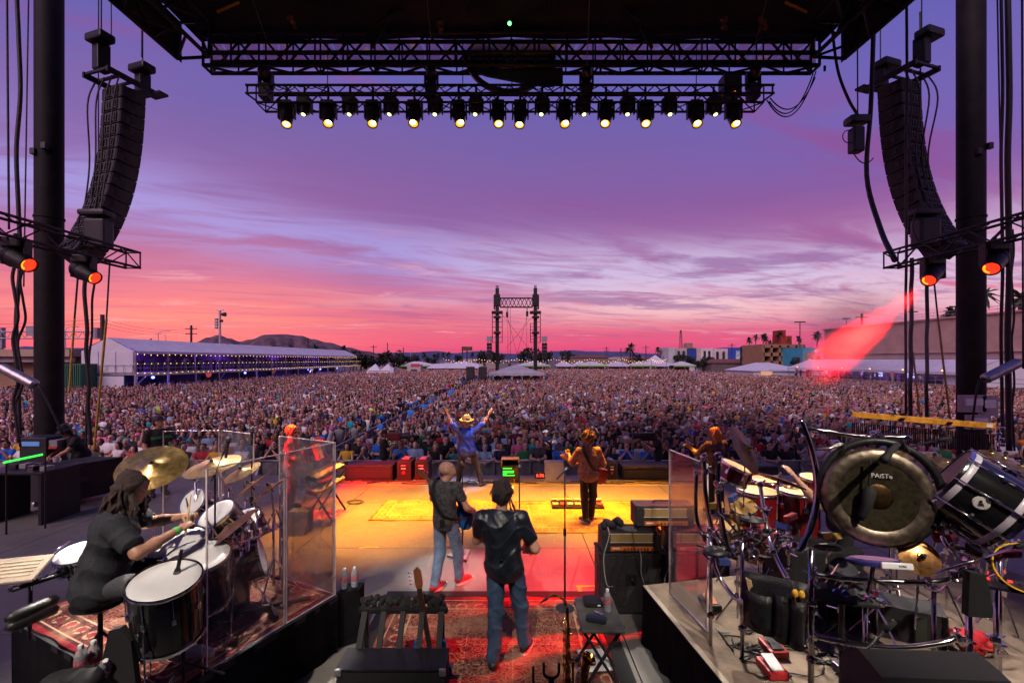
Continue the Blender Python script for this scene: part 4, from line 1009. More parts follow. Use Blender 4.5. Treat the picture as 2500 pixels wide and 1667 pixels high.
    for i,(u,w,v)in enumerate(((1000,9,880),(1110,12,882),(1165,14,876),(1190,9,873),(1265,16,877),(1400,10,868),(1440,14,866),(1490,12,872),(1540,14,870),(1610,12,872),(905,10,882),(960,8,884))):
        Y=185+r.uniform(0,50);c=P(u,0,Y);zt=P(0,v,Y).z;t=T('far_house','small distant house %s' % places[i],'house',(c.x,Y,GZ),'far houses')
        W_=w*Y/170;m=M('house_%d' %(i % 5),hc[i % 5],0.9,0,0.1)
        MB().box((c.x,Y+4,(GZ+zt-1.2)/2),(W_,8,zt-1.2-GZ)).build('wall',m,t)
        b=MB();b.add([(c.x-W_/2-.4,Y-.4,zt-1.2),(c.x+W_/2+.4,Y-.4,zt-1.2),(c.x+W_/2+.4,Y+8.4,zt-1.2),(c.x-W_/2-.4,Y+8.4,zt-1.2),(c.x-W_/2+1.4,Y+4,zt),(c.x+W_/2-1.4,Y+4,zt)],[(0,1,5,4),(1,2,5),(2,3,4,5),(3,0,4),(3,2,1,0)]);b.build('roof',RF if i % 3==0 else m,t)
        for k in range(2):MB().box((c.x-W_*0.2+W_*0.4*k,Y-0.03,GZ+2.0),(1.2,0.08,1.2)).build('window',glass,t)
    # pale tower block at the far right of the horizon
    Y=300;t=T('pale_tower_block','pale far tower block right of the palms','building',P(1645,870,Y));b0,b1=P(1633,0,Y).x,P(1650,0,Y).x;zt=P(0,849,Y).z
    MB().box(((b0+b1)/2,Y+5,(GZ+zt)/2),(b1-b0,10,zt-GZ)).build('wall',wallm('pale',(0.42,0.45,0.48)),t)
    for k in range(3):MB().box((b0+(b1-b0)*(0.2+0.3*k),Y-0.05,zt-4),(0.7,0.1,6)).build('window',glass,t)
    # green container, beige sheds and highway wall beyond the left column
    t=T('green_container','dark green container beside the white tent gable','container',(-53,50,GZ));gm=M('container_green',(0.01,0.10,0.05),0.6,0,0.15,1)
    a,b_=P(158,0,50).x,P(199,0,50).x;zt=P(0,888,50).z
    MB().box(((a+b_)/2,53,(GZ+zt)/2),(b_-a,6,zt-GZ)).build('body',gm,t)
    for k in range(8):MB().box((a+(b_-a)*(k+0.5)/8,49.97,(GZ+zt)/2),(0.12,0.08,zt-GZ-0.2)).build('rib',gm,t)
    t=T('white_van_roof','white roofed vehicle between the left column and the frame edge','vehicle',(-52,45,GZ))
    a,b_=P(-40,0,44).x,P(195,0,44).x
    Ys=60
    s=T('beige_shed','long beige shed with pale roof edge behind the left column','building',P(80,890,Ys));a,b_=P(-60,0,Ys).x,P(205,0,Ys).x
    MB().box(((a+b_)/2,Ys+4,(GZ+P(0,868,Ys).z)/2),(b_-a,8,P(0,868,Ys).z-GZ)).build('wall',wallm('shed',(0.30,0.19,0.11)),s)
    MB().box(((a+b_)/2,Ys+3,P(0,862,Ys).z),(b_-a+1,11,0.9)).build('roof_edge',wallm('shedroof',(0.36,0.26,0.17)),s)
    MB().box(((a+b_)/2,Ys-1.4,P(0,878,Ys).z),(b_-a,0.4,0.6)).build('gutter_band',M('pale_band',(0.5,0.47,0.48),0.6),s)
    bpy.data.objects.remove(t)
    g=T('sign_gantry','grey lattice road sign gantry crossing behind the left column','gantry',P(130,830,75));Yg=75
    truss(g,P(-30,818,Yg),P(250,818,Yg),0.8,1.1,26,STEEL,0.09,0.05,faces='f')
    MB().box(P(78,808,Yg-0.6),(1.8,0.2,1.6)).build('sign_panel',GREYP,g);MB().box(P(4,825,Yg),(0.7,0.6,3.4)).build('gantry_leg',GREYP,g)
    bar(P(4,840,Yg),(P(4,0,Yg).x,Yg,GZ),0.25,'gantry_leg',GREYP,g)
buildings()

def poles():
    WD=M('pole_timber',(0.055,0.035,0.035),0.9,0,0.2,3)
    def upole(u,vt,Y,lab,arms=1,r=0.16):
        t=T('utility_pole',lab,'utility pole',P(u,0,Y)*1.0,'utility poles');x=P(u,0,Y).x;zt=P(0,vt,Y).z;t.location=(x,Y,GZ)
        bar((x,Y,GZ),(x,Y,zt),r,'shaft',WD,t,7)
        for k in range(arms):
            z=zt-0.8-1.1*k;bar((x-1.3,Y,z),(x+1.3,Y,z),0.09,'crossarm',WD,t,5)
            for q in(-1.1,-0.4,0.4,1.1):bar((x+q,Y,z),(x+q,Y,z+0.3),0.05,'insulator',GREYP,t,5)
        return Vector((x,Y,zt-0.6))
    a=upole(250,768,62,'tall pole with a transformer left of the long tent',0,0.25)
    tr=bpy.data.objects['utility_pole'];MB().cyl(a+Vector((-0.7,-0.1,-2.6)),a+Vector((-0.7,-0.1,-1.2)),0.35,n=10).build('transformer',GREYP,tr)
    b_=upole(467,794,100,'wooden pole with crossarm just left of the floodlight mast',2,0.22)
    c=upole(369,826,110,'short pole top with crossarm behind the long tent roof',1)
    d=upole(752,825,150,'dark pole before the mountain slope',0,0.22)
    e=upole(912,842,170,'pole with thin top left of the far trees',1);f_=upole(946,837,175,'tall thin pole above the dark palms',0)
    g_=upole(976,852,168,'short pole with crossarm between the palms and the booth',1);h_=upole(985,848,172,'bare pole beside the far street lamp',0)
    i_=upole(1481,846,190,'pole with crossarms right of the tower',2);j_=upole(1516,850,160,'thin pole left of the round palm',0);k_=upole(1577,843,170,'tall thin pole with small arm right of the round palm',1)
    l_=upole(1787,838,165,'pole with crossarm in front of the coloured block',1);m_=upole(2104,765,95,'slanted pole with tangled wires above the tan hall',1,0.2)
    n_=upole(1015,862,190,'low pole right of the far street lamp',0);o_=upole(842,846,160,'low pole beside the palm behind the long tent',0)
    def wires(p,q,n,sag,lab):
        for k in range(n):
            b=MB();b.tube(arc(p+Vector((0,0,-0.5*k)),q+Vector((0,0,-0.5*k)),sag,16),0.022,3)
            tag(b.build('power_line',RUBBER),lab %('upper','middle','lower')[k],'wire','power lines')
    wires(a,b_,3,0.9,'%s power line from the transformer pole to the crossarm pole');wires(b_,d,2,1.2,'%s power line running on along the mountain');wires(a,Vector((-85,60,a.z-0.6)),2,0.5,'%s power line leaving the frame left')
    wires(f_,i_,1,2.0,'%s power line across the horizon behind the tower')
    # floodlight mast
    Y=92;t=T('floodlight_mast','steel mast with round floodlights and horn speakers behind the long tent','mast',P(535,880,Y));x=P(537,0,Y).x;t.location=(x,Y,GZ)
    bar((x,Y,GZ),(x,Y,P(0,757,Y).z),0.22,'shaft',STEEL,t,8)
    zt=P(0,757,Y).z
    bar((x-0.6,Y,zt),(x+0.7,Y,zt),0.12,'crossarm',STEEL,t)
    b=MB();b.cyl((x+0.6,Y-0.3,zt-0.9),(x+1.3,Y-0.3,zt-0.9),0.30,0.45,12);b.build('floodlight',BLACKP,t);b=MB();b.cyl((x+0.2,Y-0.3,zt-2.2),(x+0.7,Y-0.3,zt-2.2),0.2,0.3,10);b.build('floodlight',BLACKP,t)
    for k in range(4):MB().box((x-0.65,Y-0.1,zt-1.9-0.55*k),(0.55,0.4,0.45),ch=0.04).build('horn_speaker',GREYP,t)
    # street lamps
    for i,(u,vt,Y,s,lab)in enumerate(((405,817,105,-1,'curved street lamp behind the long tent roof, taller one'),(386,810,96,1,'curved street lamp behind the long tent roof, left one'),(160,800,90,1,'thin street lamp beside the left column'),(1003,853,165,1,'far street lamp left of the tower'))):
        x=P(u,0,Y).x;zt=P(0,vt,Y).z;t=T('street_lamp',lab,'street lamp',(x,Y,GZ),'street lamps')
        bar((x,Y,GZ),(x,Y,zt-0.6),0.09,'shaft',STEEL,t,6);b=MB();b.tube([(x,Y,zt-0.6),(x+0.2*s,Y,zt-0.1),(x+0.8*s,Y,zt+0.15),(x+1.8*s,Y,zt+0.2)],0.06,5);b.build('arm',STEEL,t);MB().box((x+2.1*s,Y,zt+0.18),(0.7,0.3,0.14)).build('lamp_head',STEEL,t)
    # billboard and lattice derrick
    Y=180;t=T('billboard','dark roadside billboard on two posts left of the tower','billboard',P(1140,870,Y));MB().box(P(1140,851,Y),(P(1153,0,Y).x-P(1127,0,Y).x,0.5,1.6)).build('panel',M('billboard_panel',(0.09,0.06,0.03),0.7,0,0.4,0.7),t)
    for u in(1129,1140):bar(P(u,846,Y+0.3),(P(u,0,Y).x,Y+0.3,GZ),0.25,'post',WD,t)
    Y=230;t=T('lattice_derrick','slim lattice derrick tower on the right horizon','tower',P(1662,870,Y));c=P(1662,0,Y).x;zt=P(0,806,Y).z;z0=P(0,852,Y).z
    for dx,dy in((-1,-1),(1,-1),(1,1),(-1,1)):bar((c+dx*1.2,Y+dy*1.2,GZ),(c+dx*0.25,Y+dy*0.25,zt),0.10,'leg',WD,t,4)
    for k in range(7):
        q0,q1=k/7,(k+1)/7;w0,w1=1.2-0.95*q0,1.2-0.95*q1;a0,a1=GZ+(zt-GZ)*q0,GZ+(zt-GZ)*q1
        bar((c-w0,Y-w0,a0),(c+w1,Y-w1,a1),0.06,'brace',WD,t,4);bar((c+w0,Y-w0,a0),(c-w1,Y-w1,a1),0.06,'brace',WD,t,4);bar((c-w1,Y-w1,a1),(c+w1,Y-w1,a1),0.06,'brace',WD,t,4)
    # parking lot lamps over the garage
    for u,vt,Y,lab in((1953,786,132,'double parking lamp above the palms'),):
        x=P(u,0,Y).x;zt=P(0,vt,Y).z;t=T('lot_lamp',lab,'street lamp',(x,Y,GZ));bar((x,Y,GZ),(x,Y,zt),0.13,'shaft',BLACKP,t);MB().box((x,Y,zt),(3.0,0.5,0.3)).build('lamp_head',BLACKP,t)
poles()

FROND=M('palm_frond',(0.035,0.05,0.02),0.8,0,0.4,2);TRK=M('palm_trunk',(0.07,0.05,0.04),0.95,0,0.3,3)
def palm_mesh(seed):
    r=random.Random(seed);b=MB()
    for k in range(34):
        a=r.uniform(0,6.28);el=r.uniform(-0.9,1.25);L=r.uniform(0.85,1.15)
        d=Vector((math.cos(a)*math.cos(el),math.sin(a)*math.cos(el),math.sin(el)));pts=[]
        for i in range(6):
            t=i/5;pts.append(d*L*t+Vector((0,0,-0.55*t*t*math.cos(el*0.6))))
        s=d.cross(Vector((0,0,1)))
        s=s.normalized()if s.length>0.1 else Vector((1,0,0))
        for i in range(5):
            w0,w1=0.10*math.sin(0.3+2.7*i/5),0.10*math.sin(0.3+2.7*(i+1)/5)
            for sg in(-1,1):
                dn=Vector((0,0,-0.10));b.add([pts[i],pts[i+1],pts[i+1]+s*sg*w1*1.5+dn*w1*6,pts[i]+s*sg*w0*1.5+dn*w0*6],[(0,1,2,3)])
    return mesh('crown',b.v,b.f)
def palms():
    ms=[palm_mesh(k)for k in range(3)]
    for m in ms:m.materials.append(FROND)
    tm=MB();tm.tube([(0.02*math.sin(i),0,i/8)for i in range(9)],[0.22,0.17,0.15,0.14,0.14,0.13,0.13,0.14,0.16],8);tme=mesh('trunk',tm.v,tm.f,True);tme.materials.append(TRK)
    specs=[(1829,829,150,1.0),(1845,821,152,.9),(1863,820,148,1.0),(1868,818,156,.9),(1871,826,150,.85),(1880,836,150,.9),(1904,815,146,1.1),(1924,826,146,.95),(1950,826,142,1.0),(1995,816,138,1.2),(2326,762,90,1.6),(2402,718,84,1.7),(2492,728,80,1.9),(2318,768,95,1.3),(1539,848,165,2.0),(1606,853,180,1.2),(1617,855,185,1.1),(1060,868,180,.9),(1070,866,182,1.0),(1082,865,186,1.0),(1093,867,184,.9),(1154,864,190,1.0),(1035,864,175,1.0),(1097,862,188,.8),(771,850,132,1.4),(838,852,134,1.4),(862,862,136,1.3),(945,864,150,1.5)]
    for i,(u,v,Y,s)in enumerate(specs):
        x=P(u,0,Y).x;z=P(0,v,Y).z
        where='by the parking garage' if 1800<u<2010 else 'above the tan hall roof' if u>2300 else 'beyond the tent row right of the tower' if u>1500 else 'behind the long tent' if u<900 else 'on the horizon left of the tower'
        b0=GZ if u<2300 else 9.0
        t=T('palm_tree','dark fan palm %s' % where,'palm tree',(x,Y,b0),'fan palms '+where)
        o=ob('trunk',tme,t);o.matrix_basis=TR(x,Y,b0)@ Matrix.Diagonal((s*1.1,s*1.1,z-b0,1))
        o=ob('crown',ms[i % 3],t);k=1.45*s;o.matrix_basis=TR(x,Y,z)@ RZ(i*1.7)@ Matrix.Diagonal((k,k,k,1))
palms()
def trees():
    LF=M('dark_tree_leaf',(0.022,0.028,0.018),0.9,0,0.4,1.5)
    def crown(r,R,n):
        b=MB();cl=[(Vector((r.uniform(-.7,.7),r.uniform(-.7,.7),r.uniform(-.35,.6))),r.uniform(.25,.5))for _ in range(9)]
        for _ in range(n):
            c,q=r.choice(cl);d=Vector((r.gauss(0,1),r.gauss(0,1),r.gauss(0,1))).normalized()*q*r.uniform(.6,1.05);p=(c+d)*R
            a=Vector((r.gauss(0,1),r.gauss(0,1),r.gauss(0,1))).normalized()*0.13*R;e=a.cross(Vector((r.gauss(0,1),r.gauss(0,1),1))).normalized()*0.10*R
            b.add([p-a,p+e,p+a,p-e],[(0,1,2,3)])
        return b
    r=random.Random(11)
    spec=[(1180,866,200,5.0),(1216,868,190,5.0),(1290,862,180,5.5),(1280,870,185,4),(1320,866,185,4.5),(1335,868,190,4),(1385,867,200,4.5),(1400,872,190,3.5),(905,874,140,4.5),(925,876,145,4),(960,872,150,4.5),(985,876,155,3.8),(1010,876,165,3.8),(1120,874,190,3),(1460,874,195,3.5),(1560,874,185,4),(1630,874,180,4.5),(1660,874,168,3.5),(1715,878,164,3.6),(1740,878,166,3.4),(1950,880,130,3.5),(1690,876,170,3.4),(880,870,138,4.2),(1050,876,180,3.5)]
    pl=['behind the tower','between the booth and the awning','along the horizon right of the tower','beside the coloured block','beside the twin stall']
    for i,(u,v,Y,R)in enumerate(spec):
        x=P(u,0,Y).x;z=P(0,v,Y).z+R*0.1;w=pl[0] if 1170<u<1340 else pl[1] if 980<u<1170 else pl[2] if u<1600 and u>1340 else pl[3] if u>1600 else pl[4]
        t=T('broad_tree','dark bushy tree %s' % w,'tree',(x,Y,GZ),'dark trees '+w)
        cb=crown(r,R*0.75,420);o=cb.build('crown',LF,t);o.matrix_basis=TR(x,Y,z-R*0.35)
        b=MB();b.tube([(x,Y,GZ),(x+0.2,Y,GZ+(z-GZ)*0.5),(x,Y,z)],[0.35,0.25,0.1],6);b.build('trunk',TRK,t)
        for k in range(3):bar((x,Y,GZ+(z-GZ)*0.5),(x+r.uniform(-R,R)*0.4,Y+r.uniform(-R,R)*0.3,z+R*0.1),0.09,'limb',TRK,t,5)
trees()
# ------------------------------------------------------------------ people: blended volumes turned into one continuous skin
def sdf_mesh(prims,vox,k=0.03,cuts=(),wrinkle=0.0,seed=0):
    """prims: ('c', a, b, ra, rb) tapered limbs and ('e', centre, radii, R) ellipsoids, blended smoothly; returns verts, quads"""
    los,his=[],[]
    for p in prims:
        if p[0]=='c':
            a,b=np.array(p[1],float),np.array(p[2],float);R=max(p[3],p[4]);los.append(np.minimum(a,b)-R);his.append(np.maximum(a,b)+R)
        else:c=np.array(p[1],float);R=max(p[2]);los.append(c-R);his.append(c+R)
    lo=np.min(los,0)-3*vox-k*0.5;hi=np.max(his,0)+3*vox+k*0.5
    n=np.ceil((hi-lo)/vox).astype(int)+1;D=np.full(n,0.3,np.float32)
    ax=[lo[i]+vox*np.arange(n[i])for i in range(3)]
    for p,l,h in zip(prims,los,his):
        m=k+2.5*vox;i0=np.maximum(((l-m-lo)/vox).astype(int),0);i1=np.minimum(((h+m-lo)/vox).astype(int)+2,n)
        x=ax[0][i0[0]:i1[0]][:,None,None];y=ax[1][i0[1]:i1[1]][None,:,None];z=ax[2][i0[2]:i1[2]][None,None,:]
        if p[0]=='c':
            a,b=np.array(p[1],float),np.array(p[2],float);d=b-a;L=max(d@d,1e-9)
            t=np.clip(((x-a[0])*d[0]+(y-a[1])*d[1]+(z-a[2])*d[2])/L,0,1)
            q=np.sqrt((x-a[0]-t*d[0])**2+(y-a[1]-t*d[1])**2+(z-a[2]-t*d[2])**2)-(p[3]+(p[4]-p[3])*t)
        else:
            c,r=p[1],p[2];X,Y,Z=x-c[0],y-c[1],z-c[2]
            if len(p)>3 and p[3] is not None:
                R=p[3];X,Y,Z=(R[0][0]*X+R[1][0]*Y+R[2][0]*Z,R[0][1]*X+R[1][1]*Y+R[2][1]*Z,R[0][2]*X+R[1][2]*Y+R[2][2]*Z)
            k0=np.sqrt((X/r[0])**2+(Y/r[1])**2+(Z/r[2])**2);k1=np.sqrt((X/r[0]**2)**2+(Y/r[1]**2)**2+(Z/r[2]**2)**2)+1e-6
            q=k0*(k0-1)/k1
        s=D[i0[0]:i1[0],i0[1]:i1[1],i0[2]:i1[2]]
        hh=np.maximum(k-np.abs(s-q),0)/k;s[...]=np.minimum(s,q)-hh*hh*k*0.25
    x,y,z=ax[0][:,None,None],ax[1][None,:,None],ax[2][None,None,:]
    if wrinkle:
        w=(1-np.abs(np.sin(z*15+x*11*np.sin(seed)+np.sin(x*13+seed)*1.3+y*9)))**3+.7*(1-np.abs(np.sin(x*24+z*7+np.sin(z*10+seed)*1.6-y*6)))**3+.3*np.sin(x*23+z*19+y*17)
        D -=((w-.35)*wrinkle*1.7).astype(np.float32)
    for nrm,pt in cuts:D=np.maximum(D,(x-pt[0])*nrm[0]+(y-pt[1])*nrm[1]+(z-pt[2])*nrm[2])
    S=D<0
    c=S[:-1,:-1,:-1].astype(np.int8);cnt=np.zeros_like(c)
    for i in(0,1):
        for j in(0,1):
            for l in(0,1):cnt+=S[i:n[0]-1+i,j:n[1]-1+j,l:n[2]-1+l]
    act=(cnt>0)&(cnt<8);idx=np.full(act.shape,-1,np.int64);ids=np.argwhere(act);idx[act]=np.arange(len(ids))
    acc=np.zeros((len(ids),3));num=np.zeros(len(ids))
    I,J,K=ids.T
    cor=[(0,0,0),(1,0,0),(0,1,0),(1,1,0),(0,0,1),(1,0,1),(0,1,1),(1,1,1)]
    for e0,e1 in((0,1),(2,3),(4,5),(6,7),(0,2),(1,3),(4,6),(5,7),(0,4),(1,5),(2,6),(3,7)):
        a,b=cor[e0],cor[e1];va=D[I+a[0],J+a[1],K+a[2]];vb=D[I+b[0],J+b[1],K+b[2]]
        cr=(va<0)!=(vb<0);t=np.where(cr,va/np.where(np.abs(va-vb)<1e-9,1e-9,va-vb),0)
        for d in range(3):acc[:,d]+=np.where(cr,a[d]+(b[d]-a[d])*t,0)
        num+=cr
    V_=lo+(ids+acc/num[:,None])*vox
    Q=[]
    for axx in range(3):
        sl=[slice(1,m-1)for m in n];sl[axx]=slice(0,n[axx]-1)
        A=S[tuple(sl)];s2=list(sl);s2[axx]=slice(1,n[axx]);B=S[tuple(s2)]
        e=np.argwhere(A != B)
        if not len(e):continue
        off=np.array([1,1,1]);off[axx]=0;e=e+off;fl=S[e[:,0],e[:,1],e[:,2]]
        u,v=[(1,2),(2,0),(0,1)][axx];du=np.zeros(3,int);du[u]=1;dv=np.zeros(3,int);dv[v]=1
        q=[idx[tuple((e-o).T)] for o in(du+dv,dv,0*du,du)]
        q=np.stack(q,1);q[~fl]=q[~fl][:,::-1];Q.append(q)
    Q=np.concatenate(Q);Q=Q[(Q >= 0).all(1)]
    return V_,Q

def np_mesh(name,V_,Q,mat,smooth=True):
    me=bpy.data.meshes.new(name);me.vertices.add(len(V_));me.vertices.foreach_set('co',np.asarray(V_,np.float32).ravel())
    Q=np.asarray(Q,np.int32);k=Q.shape[1];me.loops.add(Q.size);me.loops.foreach_set('vertex_index',Q.ravel());me.polygons.add(len(Q))
    me.polygons.foreach_set('loop_start',np.arange(0,Q.size,k,dtype=np.int32));me.polygons.foreach_set('loop_total',np.full(len(Q),k,np.int32))
    me.update(calc_edges=True)
    if smooth:me.shade_smooth()
    if mat is not None:me.materials.append(mat)
    return me

JD=dict(pelvis=(0,0,.95),chest=(0,.01,1.25),neck=(0,-.005,1.475),head=(0,.025,1.66),shR=(.19,-.005,1.42),elR=(.25,-.03,1.13),wrR=(.26,.10,.90),shL=(-.19,-.005,1.42),elL=(-.25,-.03,1.13),wrL=(-.26,.10,.90),
          hipR=(.095,0,.93),knR=(.11,.02,.50),anR=(.12,-.03,.08),toR=(.14,.15,.035),hipL=(-.095,0,.93),knL=(-.11,.02,.50),anL=(-.12,-.03,.08),toL=(-.14,.15,.035))
def pose(base,face,h=1.78,**kw):
    """joints in world space: face 0 looks away from the camera, angle turns anticlockwise"""
    J=dict(JD);J.update({k:v for k,v in kw.items()if k not in('look',)});s=h/1.78
    X=TR(base)@ RZ(face)@ Matrix.Scale(s,4)
    W={k:np.array(X @ Vector(v))for k,v in J.items()}
    R=RZ(face).to_3x3();lk=Vector(kw.get('look',(0,1,0))).normalized();f=R @ lk;up=R @ Vector((0,0,1));x=f.cross(up).normalized();up=x.cross(f)
    W['R']=np.array(((x.x,f.x,up.x),(x.y,f.y,up.y),(x.z,f.z,up.z)));W['B']=np.array(R);W['s']=s
    return W
def loc(W,o,key='head'):return W[key]+(W['R'] if key=='head' else W['B'])@(np.array(o)*W['s'])
def body_prims(W,grow=0.0):
    s=W['s'];R,B=W['R'],W['B'];g=grow;p=[]
    hd=lambda o,r:p.append(('e',loc(W,o),tuple(q*s for q in r),R))
    hd((0,-.008,.02),(.078,.097,.098));hd((0,.022,-.045),(.060,.072,.075));hd((0,.088,-.02),(.013,.022,.022));hd((0,.06,-.085),(.030,.03,.028))
    hd((.080,-.005,-.015),(.012,.022,.032));hd((-.080,-.005,-.015),(.012,.022,.032));hd((0,.075,.022),(.05,.02,.014))
    p.append(('c',W['neck']-np.array((0,0,.03)),loc(W,(0,-.012,-.08)),.062*s,.055*s))
    ch=W['chest'];p.append(('e',ch,(.165*s,.105*s,.22*s),B));p.append(('e',(ch+W['pelvis'])/2,(.14*s,.10*s,.17*s),B));p.append(('e',W['pelvis'],(.155*s,.11*s,.12*s),B))
    for q in 'RL':
        p.append(('c',W['neck']-np.array((0,0,.05*s)),W['sh'+q],.05*s,.058*s));p.append(('c',W['sh'+q],W['el'+q],.055*s,.042*s));p.append(('c',W['el'+q],W['el'+q]*.6+W['wr'+q]*.4,.044*s,.043*s));p.append(('c',W['el'+q]*.6+W['wr'+q]*.4,W['wr'+q],.043*s,.027*s))
        p.append(('c',W['hip'+q],W['kn'+q],.082*s,.056*s));p.append(('c',W['kn'+q],W['kn'+q]*.7+W['an'+q]*.3,.056*s,.058*s));p.append(('c',W['kn'+q]*.7+W['an'+q]*.3,W['an'+q],.058*s,.038*s));p.append(('c',W['an'+q]-np.array((0,0,.02*s)),W['to'+q],.04*s,.032*s))
    return p
def shirt_prims(W,sleeve,loose,hem):
    s=W['s'];B=W['B'];p=[];ch=W['chest'];l=loose
    up=(ch+W['neck'])/2
    p.append(('e',ch+(up-ch)*.35,((.182+l)*s,(.122+l)*s,.23*s),B));p.append(('e',(ch+W['pelvis'])/2,((.160+l*1.3)*s,(.122+l*1.3)*s,.20*s),B));p.append(('e',W['pelvis'],((.172+l*1.5)*s,(.132+l*1.5)*s,.19*s),B))
    for q in 'RL':
        e=W['sh'+q]+(W['el'+q]-W['sh'+q])*min(sleeve,1)
        p.append(('c',W['neck']-np.array((0,0,.045*s)),W['sh'+q],.064*s,.072*s));p.append(('c',W['sh'+q],e,(.068+l*.4)*s,(.060+l*.6)*s))
        if sleeve>1:p.append(('c',e,e+(W['wr'+q]-e)*(sleeve-1),(.060+l*.6)*s,(.046+l*.6)*s))
    return p
def trouser_prims(W,loose=0.0):
    s=W['s'];p=[('e',W['pelvis']-np.array((0,0,.0)),(.165*s,.122*s,.13*s),W['B'])]
    for q in 'RL':
        p.append(('c',W['hip'+q],W['kn'+q],(.096+loose)*s,(.080+loose)*s));p.append(('c',W['kn'+q],W['an'+q]*.94+W['kn'+q]*.06,(.080+loose)*s,(.066+loose)*s))
    return p
def hand_geo(b,wr,el,side,curl=0.5,spread=0.3,n=None,s=1.0,fingers=None):
    """palm and five unequal bent fingers; n: direction the palm faces"""
    wr,el=Vector(wr),Vector(el);d=(wr-el).normalized();n=Vector(n)if n is not None else Vector((0,0,-1));n=(n-d*n.dot(d)).normalized()if(n-d*n.dot(d)).length>.05 else axes(d)[0]
    x=d.cross(n)*side
    X=Matrix(((x.x,d.x,n.x,wr.x),(x.y,d.y,n.y,wr.y),(x.z,d.z,n.z,wr.z),(0,0,0,1)))
    b.sph((0,.045*s,0),(.040*s,.058*s,.017*s),10,7,X)
    for i,(ox,L)in enumerate(((-.030,.062),(-.010,.076),(.010,.083),(.029,.074))):
        cu=curl if fingers is None else fingers[i]
        a=Vector((ox*s,.092*s,0));pts=[a-Vector((0,.03*s,0))];ang=0.15*cu;p=a.copy();sp=ox*spread*9
        for k,f in enumerate((.45,.32,.23)):
            pts.append(p.copy());ang+=cu*(.9,1.1,.9)[k];dd=Vector((math.sin(sp)*math.cos(ang),math.cos(sp)*math.cos(ang),math.sin(ang)));p=p+dd*L*s*f*1.05
        pts.append(p);b.tube([X @ q for q in pts],[.010*s,.0098*s,.0092*s,.0085*s,.0065*s],6)
    pts=[Vector((.024*s,.02*s,.004*s)),Vector((.045*s,.045*s,.012*s)),Vector((.056*s,.068*s,(.016+.02*curl)*s)),Vector((.054*s,.092*s,(.022+.03*curl)*s))]
    b.tube([X @ q for q in pts],[.014*s,.0125*s,.0105*s,.007*s],6)
SKINS=[M('skin_%d' % i,c,0.5,0,0.10,30,0.05)for i,c in enumerate(((0.46,0.25,0.17),(0.38,0.19,0.12),(0.52,0.30,0.22)))]
EYEW=M('eye',(0.03,0.025,0.02),0.2,0,0)
def person(label,W,skin,shirt,trouser,shoe,hair=None,vox=0.014,sleeve=0.55,hem=None,loose=0.012,hands=None,cat='person',group='people on and around the stage',wr=0.004,cloth_name='shirt',sole=None):
    base=(W['anR']+W['anL'])/2;t=T('person',label,cat,tuple(base),group);s=W['s']
    v,q=sdf_mesh(body_prims(W),vox,0.028*s);me=np_mesh('body',v,q,skin)
    if hands is not False:
        b=MB()
        for sd,k in((1,'R'),(-1,'L')):
            o=(hands or {}).get(k,{});hand_geo(b,W['wr'+k],W['el'+k],sd,o.get('curl',.6),o.get('spread',.15),o.get('n',(0,0,-1)),s,o.get('fingers'))
        hm=mesh('hands',b.v,b.f,True);bm=bmesh.new();bm.from_mesh(me);bm.from_mesh(hm);bm.to_mesh(me);bm.free();me.shade_smooth();bpy.data.meshes.remove(hm)
    bo=ob('body',me,t)
    for sx in(-1,1):
        b=MB();b.sph(tuple(loc(W,(sx*.030,.080,.006))),.0125*s,8,6);b.build('eye',EYEW,bo,True)
    b=MB();b.sph((0,0,0),(.024*s,.007*s,.006*s),8,5);b.build('mouth',M('lips',(0.30,0.09,0.08),0.5,0,0),bo,True).matrix_basis=TR(tuple(loc(W,(0,.083,-.065))))@ Matrix(W['R'].tolist()).to_4x4()
    hm=(hem if hem is not None else 0.86)*s
    v,q=sdf_mesh(shirt_prims(W,sleeve,loose,hm),vox,0.035*s,[((0,0,-1),W['pelvis']+np.array((0,0,hm-.95*s)))],wr,len(label));ob(cloth_name,np_mesh(cloth_name,v,q,shirt),t)
    v,q=sdf_mesh(trouser_prims(W),vox,0.03*s,(),wr*.8,len(label)+3);ob('trousers',np_mesh('trousers',v,q,trouser),t)
    for k in 'RL':
        a,o=W['an'+k],W['to'+k];fz=min(a[2],o[2])-.035*s
        v,q=sdf_mesh([('c',a-np.array((0,0,.015*s)),a*.3+o*.7,.052*s,.045*s),('c',a*.4+o*.6,o,.046*s,.036*s),('c',a+(a-o)*.18-np.array((0,0,.03*s)),a,.045*s,.05*s)],min(vox,.011),.02*s)
        so=ob('shoe',np_mesh('shoe',v,q,shoe),t)
        if sole is not None:
            b=MB();d=Vector(o-a);d.z=0;d.normalize();nx=Vector((-d.y,d.x,0));c=Vector((a+o)/2);c.z=fz+.012*s
            b.prism([(.15*s*math.cos(u)*(1.08 if math.cos(u)>0 else 1),.05*s*math.sin(u))for u in np.linspace(0,6.28,19)[:-1]],.032*s,Matrix(((d.x,nx.x,0,c.x),(d.y,nx.y,0,c.y),(0,0,1,c.z-.012*s),(0,0,0,1))));b.build('sole',sole,so)
    if hair is not None:
        hp,hc,mat,hw=hair(W);v,q=sdf_mesh(hp,min(vox,.012),.02*s,hc,hw,5);ob('hair',np_mesh('hair',v,q,mat),t)
    return t
def hair_short(mat,fluff=0.0,w=0.006):
    def f(W):
        s=W['s'];R=W['R'];E=lambda o,r:('e',loc(W,o),tuple(q*s for q in r),R)
        return [E((0,-.018,.035),(.088+fluff,.100+fluff,.098+fluff)),E((0,-.055,-.02),(.080+fluff*.6,.062,.085))],[(tuple(R @ np.array((0,.82,-.57))),loc(W,(0,.045,.045)))],mat,w
    return f
